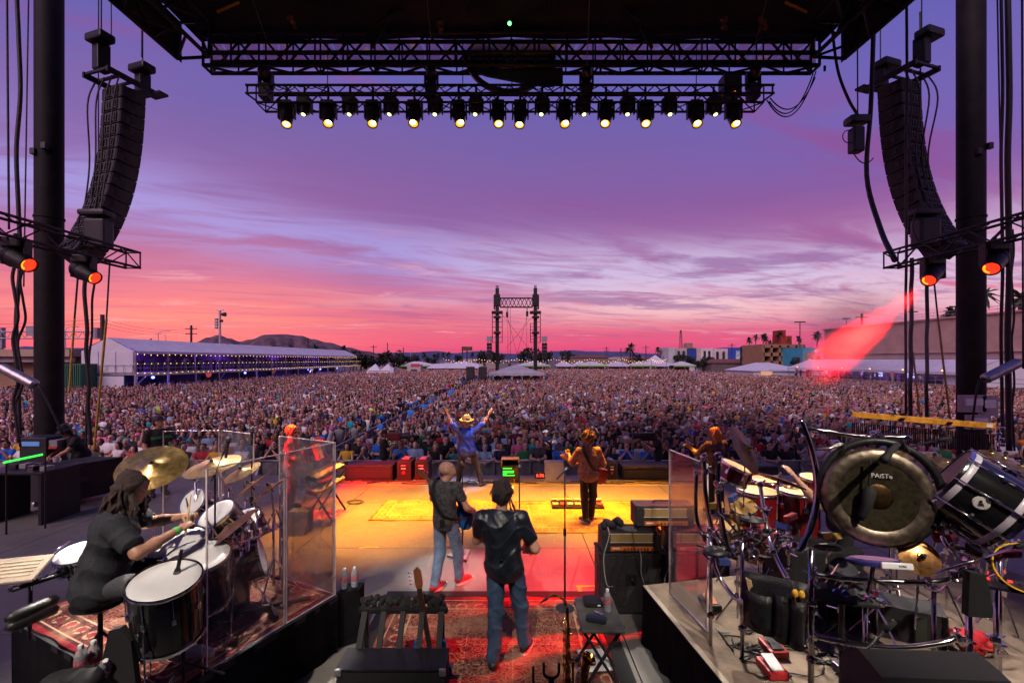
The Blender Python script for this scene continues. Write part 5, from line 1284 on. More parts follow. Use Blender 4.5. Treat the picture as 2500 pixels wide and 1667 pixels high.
def hair_long(mat,L=0.28,w=0.008):
    def f(W):
        s=W['s'];R=W['R'];E=lambda o,r:('e',loc(W,o),tuple(q*s for q in r),R);D=np.array((0,0,-1.0))
        pr=[E((0,-.02,.035),(.094,.108,.100)),E((0,-.06,-.03),(.094,.065,.10))]
        for x in(-.07,-.025,.025,.07):pr.append(('c',loc(W,(x,-.06,0)),loc(W,(x*1.2,-.09,-.08))+D*L*s,.042*s,.028*s))
        for x in(-.085,.085):pr.append(('c',loc(W,(x,.01,.03)),loc(W,(x*1.05,.02,-.08))+D*L*.5*s,.026*s,.018*s))
        return pr,[(tuple(R @ np.array((0,.95,-.3))),loc(W,(0,.062,.05)))],mat,w
    return f
def hair_afro(mat):
    def f(W):
        s=W['s'];R=W['R'];r=random.Random(3);pr=[('e',loc(W,(0,-.03,.05)),(.125*s,.125*s,.125*s),R)]
        for _ in range(60):
            d=np.array([r.gauss(0,1),r.gauss(0,1),r.gauss(0,1)]);d /= np.linalg.norm(d);d=d*.125+np.array((0,-.03,.05))
            if d[1]>.07 and d[2]<.06:continue
            pr.append(('e',loc(W,tuple(d)),(.028*s,)*3,R))
        return pr,[(tuple(R @ np.array((0,1,-.4))),loc(W,(0,.085,.03)))],mat,.005
    return f
def hat_geo(t,W,kind,mat,band=None):
    s=W['s'];X=TR(tuple(loc(W,(0,-.01,.055))))@ Matrix(W['R'].tolist()).to_4x4()@ Matrix.Scale(s,4)
    b=MB()
    if kind=='fedora':
        b.lathe([(0.0,.135),(.05,.138),(.085,.128),(.098,.07),(.104,.0),(.16,-.012),(.185,.010),(.186,.014),(.16,-.004),(.104,.008)],X,28);o=b.build('hat',mat,t,'auto')
        if band is not None:b=MB();b.lathe([(.1055,.006),(.1045,.05)],X,28);b.build('hat_band',band,o)
    else:
        b.lathe([(0.0,.085),(.04,.083),(.08,.06),(.100,.02),(.103,-.015)],X,24)
        fw=-1 if kind=='back' else 1
        for k in range(8):
            a0,a1=math.pi*(.2+.6*k/8),math.pi*(.2+.6*(k+1)/8)
            b.add([(.1*math.cos(a0),fw*.1*math.sin(a0),.0),(.1*math.cos(a1),fw*.1*math.sin(a1),.0),(.1*math.cos(a1),fw*(.1*math.sin(a1)+.075*math.sin((a1-.2*math.pi)/.6)),-.015),(.1*math.cos(a0),fw*(.1*math.sin(a0)+.075*math.sin((a0-.2*math.pi)/.6)),-.015)],[(0,1,2,3)],X)
        b.build('cap',mat,t,'auto')
# ------------------------------------------------------------------ the audience
RC=random.Random(21);NR=np.random.default_rng(4)
SHIRTS=[('black',(0.012,0.012,0.014),34),('white',(0.66,0.64,0.66),19),('dark grey',(0.05,0.05,0.055),9),('light grey',(0.28,0.28,0.30),6),('navy',(0.015,0.02,0.06),9),('blue',(0.02,0.12,0.50),7),('pale blue',(0.22,0.34,0.52),5),('red',(0.45,0.015,0.025),6),('maroon',(0.10,0.012,0.02),4),('pink',(0.62,0.14,0.28),6),('teal',(0.01,0.28,0.30),4),('purple',(0.12,0.04,0.18),2),('olive',(0.08,0.08,0.03),3),('yellow',(0.60,0.36,0.03),2),('lime',(0.35,0.62,0.03),1),('tan',(0.33,0.22,0.14),5),('green',(0.02,0.16,0.05),2),('orange',(0.58,0.15,0.02),1)]
SW=[s[2] for s in SHIRTS]
SKINC=[(0.58,0.31,0.25),(0.50,0.25,0.19),(0.40,0.19,0.14),(0.30,0.14,0.09),(0.20,0.09,0.055),(0.54,0.33,0.26)];SKW=[6,6,4,2,1,4]
HAIRC=[('dark',(0.012,0.009,0.008)),('brown',(0.045,0.022,0.012)),('blond',(0.30,0.18,0.07)),('grey',(0.25,0.24,0.24)),('auburn',(0.10,0.03,0.012))];HW=[8,7,3,2,1]
TROU=[(0.015,0.016,0.02),(0.03,0.045,0.09),(0.10,0.08,0.06),(0.2,0.18,0.15)]
def crowd_mat(name,by_object):
    m=bpy.data.materials.new(name);m.use_nodes=True;g=G(m.node_tree);b=g.n['Principled BSDF'];b.inputs['Roughness'].default_value=0.75;b.inputs['Specular IOR Level'].default_value=0.25
    at=g.node('ShaderNodeAttribute');at.attribute_name='tint'
    if not by_object:g.l.new(at.outputs['Color'],b.inputs['Base Color'])
    else:
        sp=g.node('ShaderNodeSeparateColor');g.l.new(at.outputs['Color'],sp.inputs[0]);oi=g.node('ShaderNodeObjectInfo')
        def prop(n):a=g.node('ShaderNodeAttribute');a.attribute_type='OBJECT';a.attribute_name=n;return a.outputs['Color']
        c=g.mix(sp.outputs[0],(0.02,0.021,0.028,1),prop('skin_tone'));c=g.mix(sp.outputs[1],c,oi.outputs['Color']);c=g.mix(sp.outputs[2],c,prop('hair_tone'));g.l.new(c,b.inputs['Base Color'])
    return m
CM_OBJ=crowd_mat('spectator',True);CM_STUFF=crowd_mat('crowd_people',False)
def near_proto(pose_name,hairk,seed):
    """one spectator facing the stage, merged body, clothes and hair with a colour mask"""
    kw={'down':dict(),'up':dict(elR=(.30,.10,1.62),wrR=(.26,.14,1.90),elL=(-.30,.10,1.60),wrL=(-.24,.16,1.86)),'one':dict(elR=(.27,.12,1.60),wrR=(.22,.16,1.88)),'mouth':dict(elR=(.24,.20,1.22),wrR=(.05,.24,1.50),elL=(-.24,.20,1.22),wrL=(-.05,.24,1.50)),
          'lean':dict(elR=(.26,.22,1.20),wrR=(.04,.40,1.17),elL=(-.26,.22,1.20),wrL=(-.04,.38,1.19)),'clap':dict(elR=(.25,.18,1.20),wrR=(.03,.36,1.34),elL=(-.25,.18,1.20),wrL=(-.03,.36,1.34)),'phone':dict(elR=(.24,.24,1.42),wrR=(.10,.34,1.68),elL=(-.24,.22,1.30),wrL=(-.10,.30,1.50)),'cross':dict(elR=(.27,.08,1.14),wrR=(-.08,.18,1.22),elL=(-.27,.08,1.14),wrL=(.08,.20,1.18))}[pose_name]
    fem=hairk=='long'
    W=pose((0,0,0),math.pi,1.74 if not fem else 1.64,look=(RC.uniform(-.3,.3),1,RC.uniform(-.05,.2)),**kw)
    v0,q0=sdf_mesh(body_prims(W),.030,.03);b=MB()
    for sd,k in((1,'R'),(-1,'L')):b.sph(tuple(W['wr'+k]+(W['wr'+k]-W['el'+k])/np.linalg.norm(W['wr'+k]-W['el'+k])*.07),(.038,.038,.06),7,5)
    parts=[(v0,q0,(1,0,0)),(*sdf_mesh(shirt_prims(W,.5 if not fem else .12,.015,.86),.032,.035,[((0,0,-1),W['pelvis']+np.array((0,0,-.10)))]),(0,1,0)),(*sdf_mesh(trouser_prims(W),.035,.03),(0,0,0))]
    if hairk in('short','long'):
        hp,hc,_,w=(hair_short(None)if hairk=='short' else hair_long(None,.24))(W);parts.append((*sdf_mesh(hp,.024,.02,hc,.004),(0,0,1)))
    V_,F_,C_=[],[],[];k=0
    for v,q,c in parts:
        V_.append(v);F_+=[tuple(r)for r in(q+k)];C_+=[c]*len(v);k+=len(v)
    eb=MB()
    if seed % 3==0:eb.box((0,.086,.012),(.125,.02,.030))
    else:
        for sx in(-1,1):eb.sph((sx*.031,.080,.008),(.019,.012,.012),6,4)
    eb.box((0,.084,-.062),(.045,.010,.010))
    X=TR(tuple(W['head']))@ Matrix(W['R'].tolist()).to_4x4()@ Matrix.Scale(W['s'],4)
    V_.append(np.array([X @ p for p in eb.v]));F_+=[tuple(i+k for i in f)for f in eb.f];C_+=[(0,0,0)]*len(eb.v);k+=len(eb.v)
    V_.append(np.array([tuple(p)for p in b.v]));F_+=[tuple(i+k for i in f)for f in b.f];C_+=[(1,0,0)]*len(b.v);k+=len(b.v)
    if hairk=='cap':
        cb=MB();Y=X @ TR(0,-.01,.045);cb.lathe([(0.0,.085),(.05,.08),(.088,.055),(.104,.0)],Y,12);cb.box((0,.14,.0),(.15,.11,.012),Y)
        V_.append(np.array([tuple(p)for p in cb.v]));F_+=[tuple(i+k for i in f)for f in cb.f];C_+=[(0,0,1)]*len(cb.v)
    me=mesh('spectator',np.concatenate(V_),F_,True);me.materials.append(CM_OBJ)
    a=me.attributes.new('tint','FLOAT_COLOR','POINT');a.data.foreach_set('color',np.array([(*c,1)for c in C_],np.float32).ravel())
    return me
# ---- low detail spectators for the mass of the crowd
def low_proto(n,hu,hv,pz,hairk,legs=True,h=1.72):
    V_,F_,C_=[],[],[]
    def ring_loft(rings,nn,col):
        k=len(V_)
        for(c,rx,ry)in rings:
            for i in range(nn):a=2*math.pi*(i+.5)/nn;V_.append((c[0]+rx*math.cos(a),c[1]+ry*math.sin(a),c[2]));
        C_.extend([col[min(j,len(col)-1)] for j in range(len(rings))for _ in range(nn)])
        for j in range(len(rings)-1):
            for i in range(nn):a,b=k+j*nn+i,k+j*nn+(i+1)% nn;F_.append((a,b,b+nn));F_.append((a,b+nn,a+nn))
        for i in range(1,nn-1):F_.append((k+(len(rings)-1)*nn,k+(len(rings)-1)*nn+i,k+(len(rings)-1)*nn+i+1))
    S,K,HR,P_=(0,1,0),(1,0,0),(0,0,1),(0,0,0)
    rings=[((0,0,.88),.17,.12),((0,0,1.05),.155,.11),((0,0,1.28),.20,.125),((0,0,1.42),.205,.095),((0,0,1.49),.10,.07)]
    if n <= 5:rings=[rings[0],rings[2],rings[3],rings[4]]
    ring_loft(rings,n,[S])
    if legs:ring_loft([((0,0,0),.12,.10),((0,0,.9),.165,.115)],max(4,n-2),[P_])
    ring_loft([((0,0,1.47),.055,.055),((0,-.01,1.56),.05,.05)],max(4,n-2),[K])
    k=len(V_);c=Vector((0,-.02,1.66));rx,ry,rz=.082,.10,.118
    for j in range(hv+1):
        t=-math.pi/2+math.pi*j/hv
        for i in range(hu):
            a=2*math.pi*i/hu;p=Vector((rx*math.cos(t)*math.cos(a),ry*math.cos(t)*math.sin(a),rz*math.sin(t)));V_.append(tuple(c+p))
            f=-p.y*.8-p.z*.75
            C_.append(HR if(hairk != 'bald' and f<-.012+(.01 if hairk=='cap' else 0))else K)
    for j in range(hv):
        for i in range(hu):a,b=k+j*hu+i,k+j*hu+(i+1)% hu;F_.append((a,b,b+hu));F_.append((a,b+hu,a+hu))
    if hairk=='long':ring_loft([((0,.06,1.34),.10,.03),((0,.05,1.5),.12,.06),((0,.03,1.64),.10,.09),((0,.02,1.78),.05,.05)],max(4,n-2),[HR])
    if hv >= 5:      # dark band for eyes or sunglasses
        k=len(V_)
        for z in(1.66,1.685):
            for x in(-.062,0,.062):V_.append((x,-.122+abs(x)*.35,z));C_.append(P_)
        F_.extend([(k,k+1,k+4),(k,k+4,k+3),(k+1,k+2,k+5),(k+1,k+5,k+4)])
    am={'down':((.20,0,1.41),(.26,.0,1.13),(.20,-.16,.98)),'up':((.20,0,1.42),(.30,-.08,1.62),(.24,-.12,1.92)),'mouth':((.20,0,1.41),(.24,-.18,1.20),(.04,-.22,1.48)),'clap':((.20,0,1.41),(.25,-.16,1.18),(.02,-.32,1.30)),'phone':((.2,0,1.41),(.24,-.22,1.42),(.1,-.3,1.68))}
    an=4 if n>5 else 3
    for sd in(-1,1):
        q=am['down'] if(pz=='one' and sd<0)else am['up'] if pz=='one' else am[pz];k=len(V_)
        pts=[Vector((sd*a[0],a[1],a[2]))for a in q];
        for i,(p,r)in enumerate(zip(pts,(.06,.048,.034))):
            d=(pts[min(i+1,2)]-pts[max(i-1,0)]).normalized();x,y,_=axes(d)
            for j in range(an):a=2*math.pi*j/an;V_.append(tuple(p+(x*math.cos(a)+y*math.sin(a))*r));C_.append(S if i==0 else K)
        for i in range(2):
            for j in range(an):a,b=k+i*an+j,k+i*an+(j+1)% an;F_.append((a,b,b+an));F_.append((a,b+an,a+an))
        F_.append(tuple(k+2*an+j for j in range(3)))
    V_=np.array(V_,np.float32);V_ *= h/1.79
    return V_,np.array(F_,np.int32),np.array(C_,np.float32)
PZ=['down']*7+['clap','clap','mouth','mouth','one','phone','up'];HK=['short']*6+['long']*5+['bald','cap','cap']
def crowd_object(name,label,spots,lod):
    n,hu,hv={1:(8,8,6),2:(6,6,5),3:(5,5,3)}[lod];cache={}
    VV,FF,CC=[],[],[];k=0
    for(x,y,z)in spots:
        pz,hk=RC.choice(PZ if lod<3 else PZ[:12]),RC.choice(HK)
        if(pz,hk)not in cache:cache[(pz,hk)]=low_proto(n,hu,hv,pz,hk,lod<3)
        v,f,m=cache[(pz,hk)];s=RC.uniform(.92,1.06)*(0.95 if hk=='long' else 1);a=RC.gauss(0,.35)
        ca,sa=math.cos(a)*s,math.sin(a)*s;w=np.empty_like(v);w[:,0]=v[:,0]*ca*1.12-v[:,1]*sa+x;w[:,1]=v[:,0]*sa+v[:,1]*ca+y;w[:,2]=v[:,2]*s+z
        shirt=np.array(RC.choices(SHIRTS,SW)[0][1])*RC.uniform(.75,1.2);skin=np.array(RC.choices(SKINC,SKW)[0])*RC.uniform(.75,1.1);hair=np.array(RC.choices(HAIRC,HW)[0][1])
        if hk=='cap':hair=np.array(RC.choices(SHIRTS,SW)[0][1])
        tr=np.array(RC.choice(TROU));rest=1-m.sum(1,keepdims=True)
        CC.append(m[:,:1]*skin+m[:,1:2]*shirt+m[:,2:3]*hair+rest*tr);VV.append(w);FF.append(f+k);k+=len(v)
    V_,F_,C_=np.concatenate(VV),np.concatenate(FF),np.concatenate(CC)
    me=np_mesh(name,V_,F_,CM_STUFF);a=me.attributes.new('tint','FLOAT_COLOR','POINT');a.data.foreach_set('color',np.concatenate([np.clip(C_,0,1),np.ones((len(C_),1))],1).astype(np.float32).ravel())
    return tag(ob(name,me),label,'crowd',kind='stuff')
FENCE_X=-6.75
def blocked(x,y):
    if abs(x-FENCE_X-0.3)<0.75 and 16<y<72:return True
    if -12.5<x<9 and 66.5<y<84 and y>67+0:return -8.5<x<6.2
    if -46<x<-27 and 104<y<114:return x>-36
    if x<-42.6 and y>50:return True
    if x>49.4:return True
    return False
def crowd():
    rows=[];y=15.40
    while y<149:
        sp=.60 if y<22 else .62+.0035*(y-22);lim=min(1.16*y+4,60);x=-lim
        while x<lim:
            xx,yy=x+RC.uniform(-.2,.2)*sp,y+(RC.uniform(-.28,.28)*sp if y>15.5 else RC.uniform(-.04,.06))
            if not blocked(xx,yy)and RC.random()<(.96 if y<60 else .9):rows.append((xx,yy))
            x+=sp
        y+=(.68 if y<22 else .70+.0035*(y-22))
    rows.sort(key=lambda p:p[1])
    near=[p for p in rows if abs(p[0])<1.13*p[1]][:285];ns=set(near);rest=[p for p in rows if p not in ns]
    crowd_object('crowd','nearer part of the packed standing audience facing the stage',[(x,y,GZ)for x,y in rest if y<40],1)
    crowd_object('crowd','middle part of the packed standing audience',[(x,y,GZ)for x,y in rest if 40 <= y<75],2)
    crowd_object('crowd','far part of the audience reaching to the tents',[(x,y,GZ)for x,y in rest if y >= 75],3)
    # the largest ones as individuals
    combos=[('lean','short'),('lean','long'),('mouth','long'),('mouth','short'),('clap','short'),('down','long'),('down','short'),('one','long'),('up','short'),('phone','long'),('down','cap'),('clap','cap'),('cross','bald'),('cross','short')]
    protos={c:near_proto(c[0],c[1],i)for i,c in enumerate(combos)}
    words={'lean':'leaning on the barrier','mouth':'with hands at the mouth','clap':'with clasped hands','down':'standing with lowered arms','one':'raising one arm','up':'raising both arms','phone':'holding up a phone','cross':'with crossed arms'}
    marks=[(80,'left of the left column'),(230,'behind the black road case'),(420,'behind the big ride cymbal'),(600,'behind the far drum shields'),(730,'beside the keyboard player'),(830,'left of the aisle fence'),(960,'behind the left cameraman'),(1080,'left of the singer'),(1180,'right of the singer'),(1260,'behind the prompter screen'),(1350,'left of the curly haired guitarist'),(1480,'right of the curly haired guitarist'),(1620,'behind the right cameraman'),(1760,'behind the right clear shield'),(1900,'behind the congas'),(2080,'left of the bar chimes'),(2300,'behind the bar chimes'),(9999,'right of the right column')]
    for(x,y)in near:
        first=y<15.6;c=RC.choice(combos[:4] if first and RC.random()<.8 else combos[2:]);shirt=RC.choices(SHIRTS,SW)[0];hair=RC.choices(HAIRC,HW)[0];skin=RC.choices(SKINC,SKW)[0]
        u=CU+x/y*FPX;wh=[w for m,w in marks if u<m][0];row='front row' if first else 'second row' if y<16.3 else 'third row' if y<17 else 'fourth row' if y<17.8 else 'fifth row' if y<18.5 else 'back of the near crowd'
        hn={'bald':'bald','cap':'capped','long':'long %s haired' % hair[0],'short':'%s haired' % hair[0]}[c[1]]
        lab='%s person in %s top %s, %s, %s' %(hn,shirt[0],words[c[0]],row,wh)
        if len(lab.split())>16:lab='%s person in %s top, %s, %s' %(hn,shirt[0],row,wh)
        o=ob('person',protos[c]);tag(o,lab,'person','nearest spectators')
        o.location=(x,y,GZ);o.rotation_euler=(0,0,RC.gauss(0,.25)if not first else RC.gauss(0,.12));s=RC.uniform(.94,1.05);o.scale=(s*RC.uniform(.95,1.08),s*RC.uniform(.95,1.05),s)
        k=RC.uniform(.8,1.15);o.color=(*[min(1,q*k)for q in shirt[1]],1);o['skin_tone']=tuple(skin);o['hair_tone']=tuple(hair[1])if c[1] != 'cap' else tuple(RC.choices(SHIRTS,SW)[0][1])
    # people on the tent deck and in the right tent
    crowd_object('crowd','guests standing along the upper deck rail of the long tent',[(-43.9-RC.random()*1.6,53+72*(i+RC.random())/110,1.66)for i in range(110)],2)
    crowd_object('crowd','guests standing below the deck of the long tent',[(-44.5-RC.random()*3,55+70*(i+RC.random())/60,GZ)for i in range(60)],2)
    crowd_object('crowd','guests at the rail of the right tent',[(51.2+RC.random()*4,54+30*(i+RC.random())/36,GZ+1.3)for i in range(36)],2)
crowd()

# ------------------------------------------------------------------ crowd barriers
def barriers():
    BR=M('barrier_aluminium',(0.30,0.30,0.33),0.42,0.6,0.2,4)
    p=T('crowd_barrier','x','barrier',(0,0,0),'front crowd barrier')
    MB().box((0,0.03,.62),(1.18,.02,1.0)).build('plate',BR,p)
    b=MB();b.tube([(-.6,0,1.15),(.6,0,1.15)],.03,8);b.build('top_rail',BR,p,True)
    for s in(-.58,0,.58):b=MB();b.box((s,-.02,.57),(.05,.05,1.14));b.build('post',BR,p)
    MB().box((0,-.3,.03),(1.16,.9,.03)).build('foot_plate',BR,p)
    for s in(-.58,.58):b=MB();b.tube([(s,-.03,.95),(s,-.65,.05)],.02,6);b.build('strut',BR,p)
    used=[]
    for i in range(30):
        x=-17.4+1.2*i;u=CU+x/15.1*FPX
        w='at the far left wing' if u<300 else 'behind the drum shields' if u<830 else 'left of the singer' if u<1110 else 'between the singer and the guitarist' if u<1400 else 'right of the guitarist' if u<1640 else 'behind the percussion rack' if u<2200 else 'at the far right wing'
        place(p,used,(x,15.12,GZ),0,'grey crowd barrier section %s' % w)
    f=T('aisle_fence','x','fence',(0,0,0),'aisle fence panels')
    for s in(-1.2,1.2):b=MB();b.tube([(s,0,0),(s,0,1.2)],.03,6);b.build('post',BR,f)
    for z in(.18,1.18):b=MB();b.tube([(-1.2,0,z),(1.2,0,z)],.03,6);b.build('rail',BR,f)
    MB().box((0,.01,.68),(2.34,.012,.94)).build('mesh_panel',M('fence_mesh',(0.22,0.22,0.25),0.55,0.4,0.25,8),f)
    for k in range(4):b=MB();b.tube([(-.8+.53*k,-.03,.18),(-.8+.53*k,-.03,1.18)],.02,5);b.build('bar',BR,f)
    used=[]
    for i in range(21):
        place(f,used,(FENCE_X,18.2+2.45*i,GZ),math.pi/2,'grey aisle fence panel %s' %('nearest the stage' if i==0 else 'in the near half' if i<7 else 'in the middle' if i<14 else 'toward the sound tower'))
    for k,(x,y,a)in enumerate(((-7.1,16.1,.5),(-7.9,16.0,-.6))):place(f,used,(x,y+.2,GZ),a,'fence panel standing askew at the pit corner, %s' %('inner' if k==0 else 'outer'))
    # guards in blue along the fence
    prot=[near_proto('cross','short',1),near_proto('down','cap',2)]
    for i,(u,v,d)in enumerate(((950,1030,21.5),(1018,1012,27.5),(1035,992,31),(1062,985,35),(1070,972,38),(1098,960,44),(1103,956,47))):
        o=ob('person',prot[i % 2]);tag(o,'guard in a bright blue shirt beside the aisle fence, %s from the stage' %('nearest','second','third','fourth','fifth','sixth','farthest')[i],'person','guards along the aisle fence')
        o.location=(FENCE_X+.55+.1*(i % 3),d,GZ);o.rotation_euler=(0,0,-.9+.5*(i % 4));o.color=(0.03,0.20,0.62,1);o['skin_tone']=SKINC[i % 5];o['hair_tone']=(0.015,0.01,0.01)
    # a blue beach ball above the heads
    y=33;c=P(1497,985,y);t=T('beach_ball','bright blue beach ball above the crowd','ball',c);MB().sph(c,.28,16,10).build('ball_skin',M('blue_ball',(0.02,0.25,0.42),0.35,0,0.1),t,True);MB().cyl(c+Vector((0,-.27,.1)),c+Vector((0,-.285,.105)),.03,n=8).build('valve',WHITE,t)
barriers()
# ------------------------------------------------------------------ rugs and tape
def rug_mat(name,W,L,field,alt,dark,cream,edge,sc=1.0):
    m=bpy.data.materials.new(name);m.use_nodes=True;g=G(m.node_tree);b=g.n['Principled BSDF'];b.inputs['Roughness'].default_value=0.95;b.inputs['Specular IOR Level'].default_value=0.1
    tc=g.node('ShaderNodeTexCoord');sp=g.node('ShaderNodeSeparateXYZ');g.l.new(tc.outputs['Generated'],sp.inputs[0])
    gx,gy=g.m('MULTIPLY',sp.outputs[0],W),g.m('MULTIPLY',sp.outputs[1],L)
    d=g.m('MINIMUM',g.m('MINIMUM',gx,g.m('SUBTRACT',W,gx)),g.m('MINIMUM',gy,g.m('SUBTRACT',L,gy)))
    pos=g.xyz(gx,gy,0.0)
    def vor(scale,feat='F1'):
        n=g.node('ShaderNodeTexVoronoi',feature=feat);g.put(n.inputs['Vector'],pos);n.inputs['Scale'].default_value=scale;n.inputs['Randomness'].default_value=0.75;return n
    v1=vor(5.2*sc);ringp=g.m('SINE',g.m('MULTIPLY',v1.outputs['Distance'],46.0));v2=vor(15*sc,'DISTANCE_TO_EDGE');v3=vor(34*sc)
    br=g.node('ShaderNodeTexBrick');g.put(br.inputs['Vector'],pos);br.inputs['Scale'].default_value=1.0;br.inputs['Brick Width'].default_value=0.52/sc;br.inputs['Row Height'].default_value=0.34/sc;br.inputs['Mortar Size'].default_value=0.006;br.offset=0.0
    br.inputs['Color1'].default_value=field;br.inputs['Color2'].default_value=alt;br.inputs['Mortar'].default_value=cream;br.inputs['Bias'].default_value=0.0
    f=g.mix(g.step(ringp,0.1,0.5),br.outputs['Color'],dark)
    f=g.mix(g.m('MULTIPLY',g.step(v2.outputs['Distance'],0.07,0.02),.45),f,cream)
    f=g.mix(g.m('MULTIPLY',g.step(v3.outputs['Distance'],0.32,0.18),0.75),f,g.mix(0.5,dark,alt))
    vb=g.node('ShaderNodeTexVoronoi');g.put(vb.inputs['Vector'],pos);vb.inputs['Scale'].default_value=4.4*sc;vb.inputs['Randomness'].default_value=0.0
    bd=g.mix(g.step(vb.outputs['Distance'],0.40,0.30),dark,cream);bd=g.mix(g.step(vb.outputs['Distance'],0.24,0.18),bd,edge);bd=g.mix(g.step(v2.outputs['Distance'],0.09,0.03),bd,alt)
    def band(a,b_):return g.m('MULTIPLY',g.m('GREATER_THAN',d,a),g.m('LESS_THAN',d,b_))
    c=g.mix(g.m('LESS_THAN',d,0.30),f,bd)
    for a,b_,col in((0.29,0.31,cream),(0.25,0.265,dark),(0.085,0.10,cream),(0.055,0.085,dark),(-1,0.055,edge)):c=g.mix(band(a,b_),c,col)
    wv=g.noise(pos,1.1,3,.6);c=g.mix(g.m('MULTIPLY',g.step(wv,.4,.65),.5),c,g.mix(.5,alt,field));n=g.noise(pos,2.2,5,0.6);c=g.mix(g.m('MULTIPLY',g.step(n,0.42,0.70),0.45),c,cream)       # worn pile
    c=g.mix(g.m('MULTIPLY',g.step(n,0.5,0.3),0.35),c,(0.02,0.012,0.012,1))
    n2=g.noise(pos,260,2);g.l.new(c,b.inputs['Base Color'])
    bp=g.node('ShaderNodeBump');bp.inputs['Strength'].default_value=0.5;bp.inputs['Distance'].default_value=0.004;g.l.new(n2,bp.inputs['Height']);g.l.new(bp.outputs[0],b.inputs['Normal'])
    return m
def rug(name,label,c,W,L,rot,mat,z=0.0):
    nx,ny=30,30;v=[];f=[]
    for j in range(ny+1):
        for i in range(nx+1):
            x,y=W*(i/nx-.5),L*(j/ny-.5);e=0.012*math.sin(i*.9+j*.3)*(abs(j/ny-.5)*2)**8+0.010*math.sin(j*.8)*(abs(i/nx-.5)*2)**8
            v.append((x+e,y+e,0.010+0.003*math.sin(x*5+y*3)*math.cos(y*4)+(0.006*max(0,math.sin(i*.7))if j in(0,ny)else 0)))
    for j in range(ny):
        for i in range(nx):f.append((j*(nx+1)+i,j*(nx+1)+i+1,(j+1)*(nx+1)+i+1,(j+1)*(nx+1)+i))
    me=mesh(name,v,f,True);o=ob(name,me,None,mat);o.matrix_basis=TR(c[0],c[1],z)@ RZ(rot);s=o.modifiers.new('t','SOLIDIFY');s.thickness=0.008;s.offset=-1
    return tag(o,label,'rug')
def rugs():
    cream=(0.42,0.28,0.17,1)
    rm=rug_mat('red_patch_rug',2.62,2.75,(0.26,0.085,0.05,1),(0.20,0.045,0.04,1),(0.075,0.018,0.022,1),cream,(0.22,0.012,0.02,1))
    MB().box((-0.24,4.83,0.004),(2.95,2.92,0.006)).build('rug_underlay',BLACKM);tag(bpy.data.objects['rug_underlay'],'dark underlay edging the red patchwork rug','mat')
    rug('persian_rug','red patchwork persian rug under the saxophone player',(-0.245,4.78),2.62,2.65,0,rm,0.008)
    ym=rug_mat('gold_rug',2.5,1.4,(0.38,0.24,0.12,1),(0.34,0.19,0.09,1),(0.26,0.13,0.06,1),(0.45,0.32,0.18,1),(0.20,0.10,0.05,1))
    rug('persian_rug','worn tan rug on the amber lit deck behind the bald bassist',(-1.62,9.72),2.5,1.35,0,ym,0.0)
    rug('persian_rug','worn tan rug under the curly haired guitarist and the pedal board',(1.45,9.35),2.75,1.9,0.02,rug_mat('gold_rug_b',2.75,1.9,(0.36,0.2,0.09,1),(0.30,0.15,0.07,1),(0.22,0.10,0.05,1),(0.42,0.28,0.15,1),(0.18,0.08,0.04,1)),0.0)
    TP=M('yellow_floor_tape',(0.62,0.50,0.05),0.6,0,0.12,10)
    b=MB();y=11.62;b.quad((-6.6,y,.004),(6.2,y,.004),(6.2,y+.045,.004),(-6.6,y+.045,.004));b.quad((6.2,y,.0042),(9.5,y-.5,.0042),(9.5,y-.46,.0042),(6.2,y+.045,.0042));tag(b.build('safety_tape',TP),'long yellow tape line along the front of the stage','tape')
    b=MB();a=F(1408,1433);e=F(1452,1433);q=F(1416,1456);b.add([a,e,e+Vector((0,.05,.004)),a+Vector((-.02,.05,.004)),a+Vector((.06,0,.004)),q+Vector((.06,0,.004)),q+Vector((0,0,.004))],[(0,1,2,3),(0,4,5,6)])
    for i in range(len(b.v)):b.v[i].z=.005
    tag(b.build('corner_mark',TP),'yellow tape corner mark left of the amplifier stack','tape')
    b=MB();a=F(875,1338);b.add([a,a+Vector((.14,.07,0)),a+Vector((.15,.05,0)),a+Vector((.02,-.01,0)),a+Vector((.14,.07,0)),a+Vector((.34,.05,0)),a+Vector((.34,.03,0)),a+Vector((.14,.05,0))],[(0,1,2,3),(4,5,6,7)])
    for i in range(len(b.v)):b.v[i].z=.005
    tag(b.build('tape_scrap',TP),'torn scrap of yellow tape on bare deck right of the drum riser','tape')
    PW=M('set_list_paper',(0.65,0.63,0.6),0.8,0,0.04)
    def paper(c,w,l,a,lab,z=.006):
        o=MB().box((0,0,0),(w,l,.002)).build('paper_sheet',PW);o.matrix_basis=TR(c[0],c[1],z)@ RZ(a);tag(o,lab,'paper')
    paper(F(1245,1189),.2,.22,0,'white paper sheet in front of the prompter screen');paper(F(1452,1615),.3,.36,.1,'white set list lying under the folding table',.024)
rugs()

